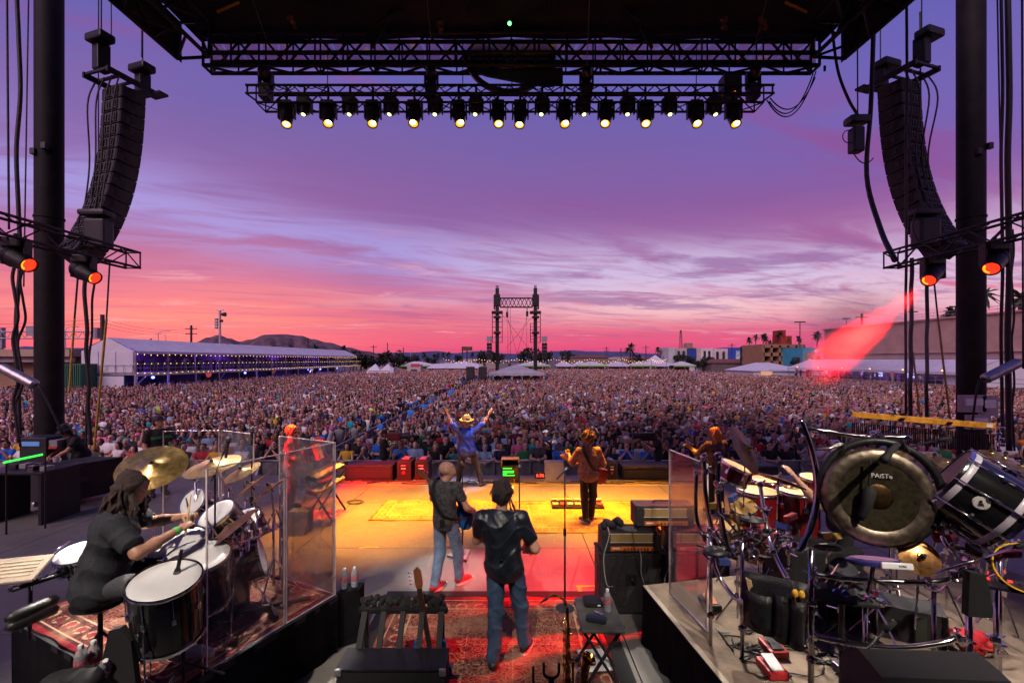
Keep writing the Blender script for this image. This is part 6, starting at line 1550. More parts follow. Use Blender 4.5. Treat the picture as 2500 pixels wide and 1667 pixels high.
# ------------------------------------------------------------------ small builders
WTR=bpy.data.materials.new('clear_bottle');WTR.use_nodes=True
def _w():
    g=G(WTR.node_tree);b=g.n['Principled BSDF'];b.inputs['Base Color'].default_value=(0.8,0.82,0.86,1);b.inputs['Roughness'].default_value=0.08;b.inputs['Transmission Weight'].default_value=0.75;b.inputs['IOR'].default_value=1.2
_w()
def bottle(base,label,s=1.0,lie=None):
    t=T('water_bottle',label,'bottle',base,'water bottles');X=TR(base)@(lie if lie is not None else Matrix.Identity(4))@ Matrix.Scale(s,4)
    b=MB();b.lathe([(0,0),(.028,.0),(.032,.006),(.032,.03),(.0295,.04),(.032,.05),(.030,.06),(.032,.07),(.0325,.12),(.031,.14),(.022,.168),(.0125,.182),(.0125,.19)],X,16);b.build('bottle_body',WTR,t,True)
    b=MB();b.lathe([(.0332,.076),(.0335,.078),(.0335,.118),(.0332,.12)],X,16);b.build('label_band',M('bottle_label',(0.45,0.12,0.16),0.5,0,0.5,60),t,True)
    b=MB();b.lathe([(.014,.182),(.0145,.184),(.0145,.199),(.012,.203),(0,.203)],X,14);b.build('cap',WHITE,t)
    return t
def mic_geo(t,p,d,wind=False):
    X=frame(p,d);b=MB();b.lathe([(0,-.16),(.012,-.16),(.014,-.02),(.022,0),(.022,.006)],X,12);b.build('microphone',BLACK,t,'auto')
    b=MB();b.lathe([(.023,.004),(.027,.02),(.027,.04),(.020,.058),(0,.065)],X,14);b.build('microphone_grille',M('mic_grille',(0.25,0.25,0.27),0.35,0.9,0.3,200),t,True)
def mic_stand(base,h,label,kind='round',boom=None,md=(0,.6,.5)):
    base=Vector(base);t=T('microphone_stand',label,'microphone stand',base,'microphone stands')
    if kind=='round':b=MB();b.lathe([(0,.0),(.128,0),(.13,.008),(.12,.02),(.03,.034),(.022,.06),(0,.06)],TR(base),28);b.build('base',M('stand_base_iron',(0.05,0.05,0.052),0.5,0.5,0.2,20),t,'auto')
    elif kind=='square':
        b=MB();b.prism([(-.19,-.16),(.19,-.16),(.02,.20),(-.19,.1)],.04,TR(base)@ RZ(-.5));b.build('base',GREYP,t);b=MB();b.lathe([(.06,.04),(.05,.055),(.02,.075),(0,.075)],TR(base),18);b.build('base_collar',GREYP,t)
    else:
        for k in range(3):a=2.1*k+.4;b=MB();b.tube([base+Vector((0,0,.18)),base+Vector((.28*math.cos(a),.28*math.sin(a),.015))],.010,6);b.build('leg',BLACKP,t)
    b=MB();b.cyl(base+Vector((0,0,.03)),base+Vector((0,0,h*.55)),.013,n=10);b.cyl(base+Vector((0,0,h*.55)),base+Vector((0,0,h-.02)),.009,n=8);b.build('pole',BLACKP,t,True)
    b=MB();b.cyl(base+Vector((0,0,h*.53)),base+Vector((0,0,h*.58)),.02,n=10);b.build('clutch',BLACKP,t)
    top=base+Vector((0,0,h))
    if boom is not None:
        b=MB();b.tube([top-Vector(boom)*.25,top+Vector(boom)],.008,6);b.build('boom_arm',BLACKP,t);top=top+Vector(boom)
    mic_geo(t,top,Vector(md).normalized());return t
def cymbal_mat(name,c,r=.22):
    m=bpy.data.materials.new(name);m.use_nodes=True;g=G(m.node_tree);b=g.n['Principled BSDF'];b.inputs['Metallic'].default_value=1.0
    tc=g.node('ShaderNodeTexCoord');n=g.noise(tc.outputs['Object'],22,4,.7);sp=g.node('ShaderNodeSeparateXYZ');g.l.new(tc.outputs['Object'],sp.inputs[0])
    rad=g.m('SQRT',g.m('ADD',g.m('MULTIPLY',sp.outputs[0],sp.outputs[0]),g.m('MULTIPLY',sp.outputs[1],sp.outputs[1])));gr=g.m('SINE',g.m('MULTIPLY',rad,900))
    cc=g.ramp(n,[(.3,tuple(q*.55 for q in c)+(1,)),(.7,tuple(min(1,q*1.15)for q in c)+(1,))]);g.l.new(cc,b.inputs['Base Color']);g.l.new(g.m('ADD',r,g.m('MULTIPLY',n,.2)),b.inputs['Roughness'])
    bp=g.node('ShaderNodeBump');bp.inputs['Strength'].default_value=.25;bp.inputs['Distance'].default_value=.002;g.l.new(g.m('ADD',g.m('MULTIPLY',gr,.3),n),bp.inputs['Height']);g.l.new(bp.outputs[0],b.inputs['Normal']);return m
CYM=cymbal_mat('bronze_cymbal',(0.72,0.47,0.18));CYMD=cymbal_mat('dark_cymbal',(0.10,0.055,0.03),.2)
def cymbal(c,n,r,label,mat=CYM,pole=None,floor=0.63,stand=True):
    c,n=Vector(c),Vector(n).normalized();t=T('cymbal',label,'cymbal',c,'cymbals');X=frame(c,n)
    b=MB();b.lathe([(.006,.034*r/.25),(.02,.033*r/.25),(.05*r/.25,.018*r/.25),(.062*r/.25,.008),(r*.6,-.003),(r,-.016),(r,-.0175),(r*.6,-.0045),(.06*r/.25,.006),(.02,.030*r/.25)],None,40);o=b.build('plate',mat,t,'auto');o.matrix_basis=X
    b=MB();b.lathe([(0,.065),(.012,.06),(.014,.045),(.018,.036),(.008,.03),(.006,-.06)],X,12);b.build('felt_and_nut',BLACK,t,'auto')
    if stand:
        p=Vector(pole)if pole is not None else Vector((c.x,c.y,floor));st=T('cymbal_stand','chrome stand holding the '+label.split(',')[0].replace('cymbal','plate')[:60],'cymbal stand',(p.x,p.y,floor),'cymbal stands')
        k=Vector((p.x,p.y,max(floor+.5,c.z-.35)));b=MB();b.cyl((p.x,p.y,floor+.12),k,.014,n=8);b.build('pole',CHROME,st,True)
        b=MB();b.tube([k-(c-k).normalized()*.12,c-n*.02],.009,7);b.build('boom_arm',CHROME,st,True);b=MB();b.sph(k,.025,8,6);b.build('tilter',CHROME,st)
        for q in range(3):a=2.1*q+.5;b=MB();b.tube([(p.x,p.y,floor+.42),(p.x+.26*math.cos(a),p.y+.26*math.sin(a),floor+.012)],.009,5);b.build('leg',CHROME,st)
    return t
HEADW=M('white_drumhead',(0.58,0.57,0.56),0.45,0,0.05,6);SHELLB=M('black_lacquer_shell',(0.008,0.008,0.009),0.10,0,0.2,3,coat=.6);SHELLR=M('red_lacquer_shell',(0.16,0.006,0.008),0.18,0,0.25,2,coat=.7)
HEADT=M('tan_drumhead',(0.55,0.33,0.12),0.5,0,0.12,8)
def drum(c,n,r,depth,label,shell=SHELLB,head=HEADW,lugs=8,legs=False,floor=0.63,group='drums',taper=1.0,mic=False,cat='drum',name='drum'):
    """c: middle of the batter head, n: outward normal of that head"""
    c,n=Vector(c),Vector(n).normalized();t=T(name,label,cat,c,group);X=frame(c,-n)
    b=MB();prof=[(r,0.0)]+[(r*(1+(taper-1)*q),depth*q)for q in(.25,.5,.75,1)];b.lathe(prof,X,36);b.build('shell',shell,t,True)
    b=MB();b.lathe([(0,-.004),(r*.7,-.004),(r*.97,-.003),(r*1.005,.006)],X,36);b.build('drumhead',head,t,True)
    b=MB();b.lathe([(0,depth+.003),(r*taper*1.0,depth+.001)],X,36);b.build('drumhead',M('clear_resonant_head',(0.12,0.12,0.12),.3,0,.1),t)
    for d,rr in((-.008,r),(depth-.018,r*taper)):
        b=MB();b.lathe([(rr*1.0,d),(rr*1.045,d),(rr*1.05,d+.012),(rr*1.035,d+.026),(rr*1.005,d+.026)],X,36);b.build('hoop',CHROME,t,'auto')
    for k in range(lugs):
        a=2*math.pi*(k+.5)/lugs;e=Vector((math.cos(a),math.sin(a),0));b=MB()
        b.tube([X @(e*r*1.03+Vector((0,0,-.01))),X @(e*r*1.03+Vector((0,0,depth*.42)))],.0045,5);b.box((0,0,0),(.022,.03,.05),X @ TR(e*(r*1.02)+Vector((0,0,depth*.42)))@ RZ(a),.006);b.build('lug',CHROME,t)
    if legs:
        for k in range(3):
            a=2.1*k+.9;e=Vector((math.cos(a),math.sin(a),0));q=X @(e*r*1.04+Vector((0,0,depth*.5)));b=MB();b.tube([q+Vector((0,0,.2)),q+Vector((0,0,-.1)),Vector((q.x+e.x*.02,q.y-e.y*.02,floor+.01))],.006,6);b.build('leg',CHROME,t)
    return t
def clear_mat():
    m=bpy.data.materials.new('clear_acrylic');m.use_nodes=True;g=G(m.node_tree);g.n.clear();out=g.node('ShaderNodeOutputMaterial')
    ge=g.node('ShaderNodeNewGeometry');n=g.noise(ge.outputs['Position'],2.3,6,.65,.8);n2=g.noise(ge.outputs['Position'],30,3,.6)
    tp=g.node('ShaderNodeBsdfTransparent');tp.inputs[0].default_value=(.93,.91,.93,1);gl=g.node('ShaderNodeBsdfGlossy');gl.inputs['Roughness'].default_value=.04
    df=g.node('ShaderNodeBsdfDiffuse');df.inputs[0].default_value=(.75,.72,.72,1);lw=g.node('ShaderNodeLayerWeight');lw.inputs[0].default_value=.25
    a=g.node('ShaderNodeMixShader');g.l.new(g.m('ADD',.03,g.m('MULTIPLY',lw.outputs['Fresnel'],.5)),a.inputs[0]);g.l.new(tp.outputs[0],a.inputs[1]);g.l.new(gl.outputs[0],a.inputs[2])
    b=g.node('ShaderNodeMixShader');g.l.new(g.m('ADD',.02,g.m('MULTIPLY',g.step(n,.50,.80),.13)),b.inputs[0]);g.l.new(a.outputs[0],b.inputs[1]);g.l.new(df.outputs[0],b.inputs[2]);g.l.new(b.outputs[0],out.inputs[0]);return m
ACR=clear_mat();ACRE=M('acrylic_edge',(0.80,0.68,0.68),0.25,0,0.1,8,alpha=.9)
def shield(a,b_,z0,h,label):
    a,b_=Vector((*a[:2],z0)),Vector((*b_[:2],z0));t=T('clear_shield',label,'drum shield',(a+b_)/2,'clear acrylic shields');d=(b_-a);L=d.length;d.normalize();n=Vector((-d.y,d.x,0));th=.010
    X=Matrix(((d.x,n.x,0,a.x),(d.y,n.y,0,a.y),(0,0,1,z0),(0,0,0,1)))
    MB().box((L/2,0,h/2),(L-.02,th,h-.02),X).build('panel',ACR,t)
    for c,s in(((.005,0,h/2),(.010,th*1.3,h)),((L-.005,0,h/2),(.010,th*1.3,h)),((L/2,0,h-.004),(L-.02,th*1.3,.008)),((L/2,0,.004),(L-.02,th*1.3,.008))):MB().box(c,s,X).build('edge',ACRE,t)
    for zz in(.2,h*.5,h-.2):b=MB();b.cyl(X @ Vector((L-.03,-.012,zz)),X @ Vector((L-.03,.012,zz)),.012,n=8);b.build('hinge_bolt',STEEL,t)

# ------------------------------------------------------------------ left riser with the drum kit
RH=0.63
def cloth_wall(t,pts,z0,z1,mat,amp=.012):
    v=[];f=[];k=0;rr=random.Random(2)
    for(a,b_)in zip(pts,pts[1:]):
        a,b_=Vector((*a,0)),Vector((*b_,0));L=(b_-a).length;n=max(4,int(L/.06));nn=Vector((b_.y-a.y,a.x-b_.x,0)).normalized()
        for i in range(n+1):
            p=a.lerp(b_,i/n);w=amp*math.sin(i*1.3)*math.sin(i*.37+1);w=0 if i in(0,n)else w
            v+=[tuple(p+Vector((0,0,z1))),tuple(p+nn*w*.5+Vector((0,0,(z0+z1)/2))),tuple(p+nn*(w*1.6+.01)+Vector((0,0,z0+.004)))]
        for i in range(n):
            q=k+3*i;f+=[(q,q+1,q+4,q+3),(q+1,q+2,q+5,q+4)]
        k+=3*(n+1)
    ob('skirt',mesh('skirt',v,f,True),t,mat)
VELV=M('black_velvet_drape',(0.006,0.006,0.008),0.95,0,0.4,6,spec=.1)
e1=Vector((0.43,0.903,0));e2=Vector((-0.903,0.43,0));RA=Vector((-1.93,4.97,0))
def LR(a,b):return RA+e1*a+e2*b          # riser coordinates: a along the right edge (0 = far corner, negative = nearer), b to the left
def left_riser():
    t=T('drum_riser','black draped drum riser at the left of the stage','riser',LR(-1,1.2));c=[LR(0.02,-.02),LR(.02,2.5),LR(-1.73,2.5),LR(-1.73,-.02)]
    b=MB();v=[Vector((p.x,p.y,RH-.06))for p in c]+[Vector((p.x,p.y,RH-.004))for p in c];b.add(v,[(3,2,1,0),(4,5,6,7),(0,1,5,4),(1,2,6,5),(2,3,7,6),(3,0,4,7)]);b.build('deck',BLACKM,t)
    cloth_wall(t,[(p.x,p.y)for p in(c[0],c[3],c[2],c[1],c[0])],0,RH-.01,VELV)
    m=rug_mat('drum_rug',2.44,1.72,(0.24,0.07,0.05,1),(0.16,0.035,0.04,1),(0.05,0.014,0.02,1),(0.40,0.27,0.16,1),(0.24,0.01,0.025,1),1.15)
    k=LR(-.84,1.24);rug('persian_rug','red patterned rug on the drum riser',(k.x,k.y),2.44,1.72,math.atan2(-e2.y,-e2.x),m,RH+.002)
    # low black box at the far corner with two bottles
    q=[LR(.03,.10),LR(.42,.02),LR(.36,-.34),LR(-.06,-.22)]
    x=T('draped_box','low black draped box at the corner of the drum riser carrying two bottles','box',LR(.1,-.1));c0=[Vector((-1.96,5.02,0)),Vector((-1.93,5.28,0)),Vector((-1.72,5.30,0)),Vector((-1.72,5.14,0))]
    b=MB();b.add([p+Vector((0,0,RH-.02))for p in c0],[(0,3,2,1)]);b.build('top',VELV,x);cloth_wall(x,[(p.x,p.y)for p in c0+[c0[0]]],0,RH-.021,VELV,.006)
    bottle(Vector((-1.90,5.16,RH-.018)),'left of two water bottles on the riser corner',1.12);bottle(Vector((-1.80,5.20,RH-.018)),'right of two water bottles on the riser corner',1.12)
    z=RH+.012;p1,p2,p3=LR(-1.36,-.0),LR(-.63,-.0),LR(-.0,-.0)
    shield(p1,p2,z,1.66,'near clear shield panel on the right edge of the drum riser');shield(p2+e1*.015,p3,z,1.66,'second clear shield panel at the riser corner with bottles')
    shield(p3+e2*.02,LR(.02,.92),z,1.66,'clear shield panel in front of the keyboard player')
    shield(LR(-.02,1.32),LR(.0,1.98),z,1.66,'far clear shield panel beside the cap wearing person, right one');shield(LR(-.02,1.99),LR(-.36,2.58),z,1.66,'far clear shield panel in front of the cap wearing person')
left_riser()
def drum_kit():
    g='drum kit'
    drum(P(403,1415,3.5),(.10,-.22,.96),.236,.50,'large black floor tom nearest the camera',lugs=8,legs=True,floor=RH,group=g)
    drum(P(482,1358,3.95),(.08,-.20,.97),.245,.44,'black floor tom behind the nearest one',lugs=8,legs=True,floor=RH,group=g)
    drum(P(428,1322,4.15),(-.05,-.22,.96),.235,.20,'chrome edged snare drum under the drummer hands',lugs=10,group=g,shell=DCHROME)
    drum(P(527,1254,4.65),(-.28,-.52,.80),.185,.26,'rack tom with white head right of the sticks',group=g)
    drum(P(470,1224,4.9),(-.22,-.80,.58),.145,.22,'small rack tom facing the drummer',group=g)
    drum(P(600,1262,5.0),(-.15,-.45,.85),.15,.22,'small rack tom behind the clear shield',group=g)
    drum(P(192,1347,3.95),(.05,-.25,.95),.165,.14,'small side snare left of the drummer',group=g,shell=DCHROME)
    d=(e1*.55-e2*.75);n=d.normalized();c=P(585,1395,4.55);c.z=RH+.30
    drum(c,n,.28,.42,'large black bass drum on its side behind the clear shield',lugs=10,group=g,head=M('black_drumhead',(0.015,0.014,0.014),.3),name='bass_drum')
    drum(P(640,1360,4.9),(e1*.6-e2*.5+Vector((0,0,.2))),.2,.30,'red low tom beside the bass drum',lugs=8,group=g,shell=SHELLR)  # this tom has the red lacquer shell
    for(u,v,Y,n_,r,lab,pu)in((371,1137,4.05,(.20,-.52,.83),.268,'largest cymbal with a glaring highlight, high over the drummer',(478,4.9)),(519,1134,4.6,(-.12,-.24,.96),.255,'thin bright cymbal right of the largest one',(560,4.95)),(612,1184,4.6,(-.62,-.10,.78),.21,'steep cymbal behind the clear shield, left of two',(625,4.9)),(660,1190,4.75,(-.60,-.05,.80),.23,'steep cymbal behind the clear shield, right of two',(668,4.95)),(375,1268,4.45,(0,-.10,.99),.165,'hi hat cymbal under the drummer left hand',None),(560,1288,4.35,(-.55,-.2,.81),.27,'large dark ride cymbal seen edge on over the toms',(590,4.7)),(590,1150,5.2,(-.3,-.3,.9),.2,'small crash cymbal at the back of the kit',(600,5.3))):
        p=P(u,v,Y);pole=None if pu is None else P(pu[0],1300,pu[1]);cymbal(p,n_,r,lab,CYM,pole,RH)
    # drum rack, mounting arms and throne
    t=T('drum_rack','chrome pipe rack holding the toms and microphones','rack',P(600,1350,4.7));z=RH
    a,b_,c_=P(515,1330,4.3),P(605,1318,4.75),P(690,1280,5.1)
    b=MB();b.tube(smooth_path([a,b_,c_],8),.02,8);b.build('rack_bar',CHROME,t,True)
    for p in(a,b_,c_):b=MB();b.cyl((p.x,p.y,z),p+Vector((0,0,.15)),.02,n=10);b.build('rack_post',CHROME,t,True)
    for k in range(9):
        p=a.lerp(c_,k/8)+Vector((0,0,.0));b=MB();b.box(p,(.05,.06,.07),RZ(0),.012);b.cyl(p,p+Vector((rnd.uniform(-.12,.12),rnd.uniform(-.2,.05),rnd.uniform(.1,.28))),.009,n=7);b.sph(p+Vector((0,-.03,.03)),.016,7,5);b.build('clamp',CHROME,t)
    s=T('drum_throne','round black padded drum stool under the drummer','stool',(P(245,1450,3.75).x,3.75,RH));c=Vector((P(245,1450,3.75).x,3.75,RH+.60))
    b=MB();b.lathe([(0,-.05),(.15,-.05),(.185,-.03),(.192,0),(.18,.028),(.12,.036),(0,.032)],TR(c),28);b.build('seat',M('black_vinyl',(0.012,0.012,0.014),.35,0,.2,20),s,'auto')
    b=MB();b.cyl((c.x,c.y,RH+.10),c-Vector((0,0,.04)),.018,n=8);b.build('pole',BLACKP,s)
    for k in range(3):a=2.1*k+.3;b=MB();b.tube([(c.x,c.y,RH+.34),(c.x+.30*math.cos(a),c.y+.30*math.sin(a),RH+.015)],.012,6);b.build('leg',BLACKP,s)
    # microphones on the kit
    mic_stand(P(525,1330,4.5)*1.0-Vector((0,0,P(525,1330,4.5).z-RH)),1.45,'tall boom microphone rising above the cymbals','tri',(.10,.05,.30),(.1,.1,1))
    mic_stand(Vector((P(615,1300,5.2).x,5.2,RH)),1.75,'straight black microphone rod hanging over the far shield','tri',None,(0,0,1))
    mic_stand(Vector((P(452,1500,3.62).x,3.6,RH)),.80,'small clip microphone at the nearest floor tom','tri',(-.03,-.02,.12),(-.2,0,-1))
    # dark boxes, pedals and towel on the riser
    x=T('pedal_box','low black metal stand frame on the drum rug','stand',LR(-.45,.35));
    for p,q in((LR(-.2,.15),LR(-.75,.55)),(LR(-.25,.45),LR(-.55,.1)),(LR(-.62,.12),LR(-.4,.6))):b=MB();b.tube([p+Vector((0,0,RH+.04)),q+Vector((0,0,RH+.05))],.022,6);b.build('frame_bar',BLACKP,x)
    d=T('leaning_board','tall black curved board leaning beside the nearest floor tom','board',P(295,1600,3.45));c=P(300,1595,3.4);b=MB();b.prism([(-.16,-.22),(.14,-.22),(.10,.12),(.02,.22),(-.06,.20)],.05,TR(c)@ RX(math.pi/2));b.build('panel_body',BLACKM,d)
    # stands and pads on the far left
    t=T('electronic_pad','pale flat pad on a clamp stand at the left frame edge','drum pad',P(45,1390,3.6));c=P(38,1392,3.6);b=MB();b.box((0,0,0),(.36,.28,.03),TR(c)@ RZ(.3)@ RX(.35),.01);b.build('pad_surface',M('pad_tan',(0.42,0.33,0.26),.6,0,.1),t)
    b=MB();b.tube([c-Vector((-.08,0,.03)),P(75,1440,3.6),P(72,1560,3.6)],.012,6);b.build('pad_arm',DCHROME,t)
    for k in range(5):MB().box((0,0,0),(.30,.012,.004),TR(c)@ RZ(.3)@ RX(.35)@ TR(-.01,-.08+.04*k,.018)).build('pad_ridge',M('pad_line',(0.55,0.46,0.3),.6),t)
    s=T('boom_bar','long black boom bar with a chrome tip running to the side snare','stand',P(100,1450,3.7));b=MB();b.tube([P(30,1440,3.5),P(178,1392,3.85)],.018,8);b.build('bar',BLACKP,s,True);b=MB();b.tube([P(98,1368,3.7),P(170,1322,3.95)],.010,7);b.build('chrome_rod',CHROME,s,True)
    b=MB();b.tube([P(75,1400,3.65),P(74,1480,3.65)],.014,7);b.build('upright',DCHROME,s)
    for k in range(6):b=MB();p=P(30+26*k,1436-9*k,3.55+.06*k);b.box(p,(.04,.04,.05),None,.01);b.sph(p+Vector((.02,-.03,.01)),.018,7,5);b.build('clamp',CHROME,s)
    k=T('stick_case','long black soft case lying at the left edge of the riser','case',P(80,1490,3.5));b=MB()
    for i in range(2):
        c0,c1=P(15,1512+22*i,3.35+.1*i),P(142,1460+22*i,3.7+.1*i);b.tube([c0,c0.lerp(c1,.1),c0.lerp(c1,.9),c1],[.02,.045,.045,.02],10)
    b.build('case_body',BLACK,k,True)
drum_kit()
def lower_left():
    bottle(P(197,1655,3.3),'leftmost of three water bottles on the floor below the drummer',1.2);bottle(P(228,1645,3.4),'middle of three water bottles below the drummer',1.25);bottle(P(258,1652,3.4),'tilted rightmost water bottle below the drummer',1.2,RX(.5)@ RY(.4))
    t=T('dark_bag','crumpled dark bag at the bottom left of the frame','bag',P(190,1680,3.1));b=MB();c=P(205,1690,3.15)
    for _ in range(14):b.sph(c+Vector((rnd.uniform(-.28,.25),rnd.uniform(-.1,.1),rnd.uniform(-.1,.06))),(rnd.uniform(.07,.14),.1,rnd.uniform(.04,.08)),9,6)
    b.build('bag_cloth',BLACKM,t,True);b=MB();b.tube(arc(c+Vector((-.25,-.05,-.02)),c+Vector((-.02,-.08,.10)),.05,8),.012,6);b.build('handle',DCHROME,t,True)
lower_left()

# ------------------------------------------------------------------ amplifier stack
def corners_box(c,d,X):pass
GRILLE=M('gold_grille_cloth',(0.30,0.20,0.08),0.7,0,0.25,90,.3);ORNP=M('orange_control_panel',(0.62,0.16,0.03),0.4,0,0.1,12);SCREW=CHROME
def amp_head(x0,x1,y,z,label,hh=.265,dp=.27):
    t=T('amplifier_head',label,'amplifier',((x0+x1)/2,y,z),'amplifier stack');w=x1-x0;c=((x0+x1)/2,y+dp/2,z+hh/2+.012)
    MB().box(c,(w,dp,hh),None,.014).build('case',TOLEX,t)
    MB().box((c[0],y-.003,c[2]+.045),(w*.70,.012,hh*.38)).build('grille',GRILLE,t)
    for zz in(c[2]+.045+hh*.20,c[2]+.045-hh*.20):MB().box((c[0],y-.006,zz),(w*.72,.012,.007)).build('piping',M('cream_piping',(0.6,0.52,0.4),.6),t)
    MB().box((c[0]+.01,y-.005,c[2]-hh*.33),(w*.72,.012,.052)).build('control_panel',ORNP,t)
    for k in range(9):b=MB();p=(c[0]-w*.12+w*.055*k,y-.012,c[2]-hh*.33);b.cyl(p,(p[0],p[1]-.018,p[2]),.011,.009,10);b.build('knob',BLACK if k % 4 else CHROME,t)
    MB().box((c[0]-w*.26,y-.012,c[2]-hh*.31),(w*.12,.004,.014)).build('name_plate',WHITE,t)
    b=MB();b.tube([(c[0]-.12,y+dp*.5,c[2]+hh/2),(c[0]-.10,y+dp*.5,c[2]+hh/2+.03),(c[0]+.10,y+dp*.5,c[2]+hh/2+.03),(c[0]+.12,y+dp*.5,c[2]+hh/2)],.012,6);b.build('handle',BLACK,t,True)
    for sx in(-1,1):
        for sz in(-1,1):b=MB();p=(c[0]+sx*(w/2-.035),y-.004,c[2]+sz*(hh/2-.035));b.sph(p,.009,8,5);b.build('screw',SCREW,t)
    for sx in(-1,1):b=MB();b.cyl((c[0]+sx*(w/2-.06),y+.05,z),(c[0]+sx*(w/2-.06),y+.05,z+.013),.018,n=8);b.build('foot',BLACK,t)
def amps():
    y=5.72;x0,x1,h,dp=1.10,1.91,.765,.36
    def cab(x0,x1,label):
        t=T('speaker_cabinet',label,'speaker cabinet',((x0+x1)/2,y,0),'amplifier stack');c=((x0+x1)/2,y+dp/2,h/2);w=x1-x0
        MB().box(c,(w,dp,h),None,.016).build('case',TOLEX,t);MB().box((c[0],y-.002,h/2),(w*.90,.010,h*.90),None,.004).build('back_panel',M('black_back_panel',(0.02,0.02,0.022),.55,0,.5,120,.6),t)
        for i in range(3):
            for j in range(2):
                b=MB();b.sph((c[0]+(i-1)*w*.42,y-.008,h/2+(j*2-1)*h*.42),.008,7,5);b.build('screw',SCREW,t)
        for j in range(3):
            for sx in(-1,1):b=MB();b.sph((c[0]+sx*w*.43,y-.008,h*.5+(j-1)*h*.24),.008,7,5);b.build('screw',SCREW,t)
        MB().box((c[0]-.01,y-.008,h*.58),(.15,.012,.15),None,.01).build('jack_plate',BLACK,t)
        b=MB();b.tube([(c[0]-.02,y-.02,h*.63),(c[0]-.01,y-.05,h*.60),(c[0]+.02,y-.03,h*.52)],.012,6);b.build('jack_plug',BLACKP,t,True)
        MB().box((x0-.004,y+dp*.5,h*.60),(.012,.12,.22),None,.02).build('side_handle',BLACK,t)
        for sx in(-1,1):
            for sy in(0,1):b=MB();b.box((c[0]+sx*(w/2-.015),y+.015+sy*(dp-.03),h-.012),(.05,.05,.036),None,.01);b.build('corner_guard',BLACK,t)
    cab(x0,x1,'large black speaker cabinet seen from behind, left one');cab(x1+.02,x1+.83,'large black speaker cabinet seen from behind, right one by the riser')
    amp_head(x0+.03,x0+.79,y+.02,h,'amplifier head with gold grille on the left cabinet');amp_head(x1+.05,x1+.81,y+.02,h,'amplifier head on the right cabinet behind the clear shield');amp_head(x0+.48,x0+1.24,y+.10,h+.29,'topmost amplifier head bridging the two lower ones')
    t=T('dark_pouch','crumpled dark cloth bag on the left amplifier head','bag',(1.25,y+.12,h+.28));b=MB()
    for k in range(9):b.sph((1.18+.025*k,y+.12+rnd.uniform(-.04,.04),h+.32+.03*math.sin(k*1.1)+rnd.uniform(0,.03)),(.05,.06,.05),9,6)
    b.build('bag_cloth',M('navy_cloth',(0.012,0.014,0.022),.9),t,True)
    # leads hanging down the backs
    r=random.Random(8)
    for k in range(11):
        xa=x0+.10+.10*k;xb=xa+r.uniform(-.1,.25);zt_=h+.06 if k % 3 else h+.34;zb_=r.uniform(.06,.38)
        b=MB();b.tube(smooth_path([(xa,y-.012,zt_),(xa+.01,y-.05,zt_-.10),((xa+xb)/2-.05,y-.06,(zt_+zb_)/2),(xb,y-.05,zb_+.04),(xb+.08,y-.03,zb_)],6),.0055,5);tag(b.build('instrument_lead',RUBBER if k % 4 else M('grey_lead',(0.3,0.3,0.32),.5),None,True),'thin lead hanging down the back of the amplifier stack','cable','leads on the amplifier stack')
amps()
def folding_table():
    z=.66;t=T('folding_table','small dark folding tray table with crossed legs','table',(.86,4.55,0));x0,x1,y0,y1=.66,1.07,4.26,4.88
    MB().box(((x0+x1)/2,(y0+y1)/2,z-.011),(x1-x0,y1-y0,.022),None,.008).build('table_top',M('worn_olive_table',(0.075,0.075,0.055),.45,0,.3,7),t)
    for yy in(y0+.09,y1-.09):
        for s in(-1,1):
            b=MB();xm=(x0+x1)/2;b.box((0,0,0),(.022,.03,.78),TR(xm,yy+.014*s,.322)@ RY(s*.56));b.build('leg',BLACKM,t)
    for xx,zz in((x0+.03,.05),(x1-.03,.05)):b=MB();b.cyl((xx,y0+.09,zz),(xx,y1-.09,zz),.010,n=7);b.build('stretcher',BLACKM,t)
    o=T('zip_pouch','black zipped pouch on the folding table','pouch',(.86,4.72,z));b=MB();b.box((.84,4.74,z+.03),(.19,.17,.055),None,.022);b.build('pouch_body',M('black_nylon',(0.012,0.012,0.014),.6,0,.3,30),o,'auto');MB().box((.84,4.655,z+.045),(.17,.006,.012),None,.002).build('flap_edge',BLACK,o);MB().box((.89,4.652,z+.03),(.03,.006,.012)).build('tag',WHITE,o)
    o=T('glasses_case','dark blue rounded glasses case on the folding table','case',(.82,4.42,z));b=MB();b.box((0,0,0),(.20,.085,.05),TR(.82,4.42,z+.027)@ RZ(-.28),.024);b.build('case_body',M('navy_leather',(0.012,0.02,0.04),.45,0,.15,20),o,'auto');MB().box((0,0,0),(.196,.087,.003),TR(.82,4.42,z+.03)@ RZ(-.28)).build('seam',BLACK,o)
    o=T('harmonica','small chrome harmonica beside the glasses case','harmonica',(.86,4.54,z));MB().box((0,0,0),(.105,.027,.02),TR(.865,4.545,z+.012)@ RZ(-.75),.004).build('cover_plate',CHROME,o);MB().box((0,0,0),(.10,.030,.006),TR(.865,4.545,z+.012)@ RZ(-.75)).build('comb',M('brass',(0.6,0.4,0.12),.25,1,.1),o)
    bottle(Vector((.965,4.60,z)),'water bottle standing on the folding table',1.12)
    bottle(P(1415,1690,4.1)*1.0,'water bottle on the floor in front of the table',1.1)
folding_table()

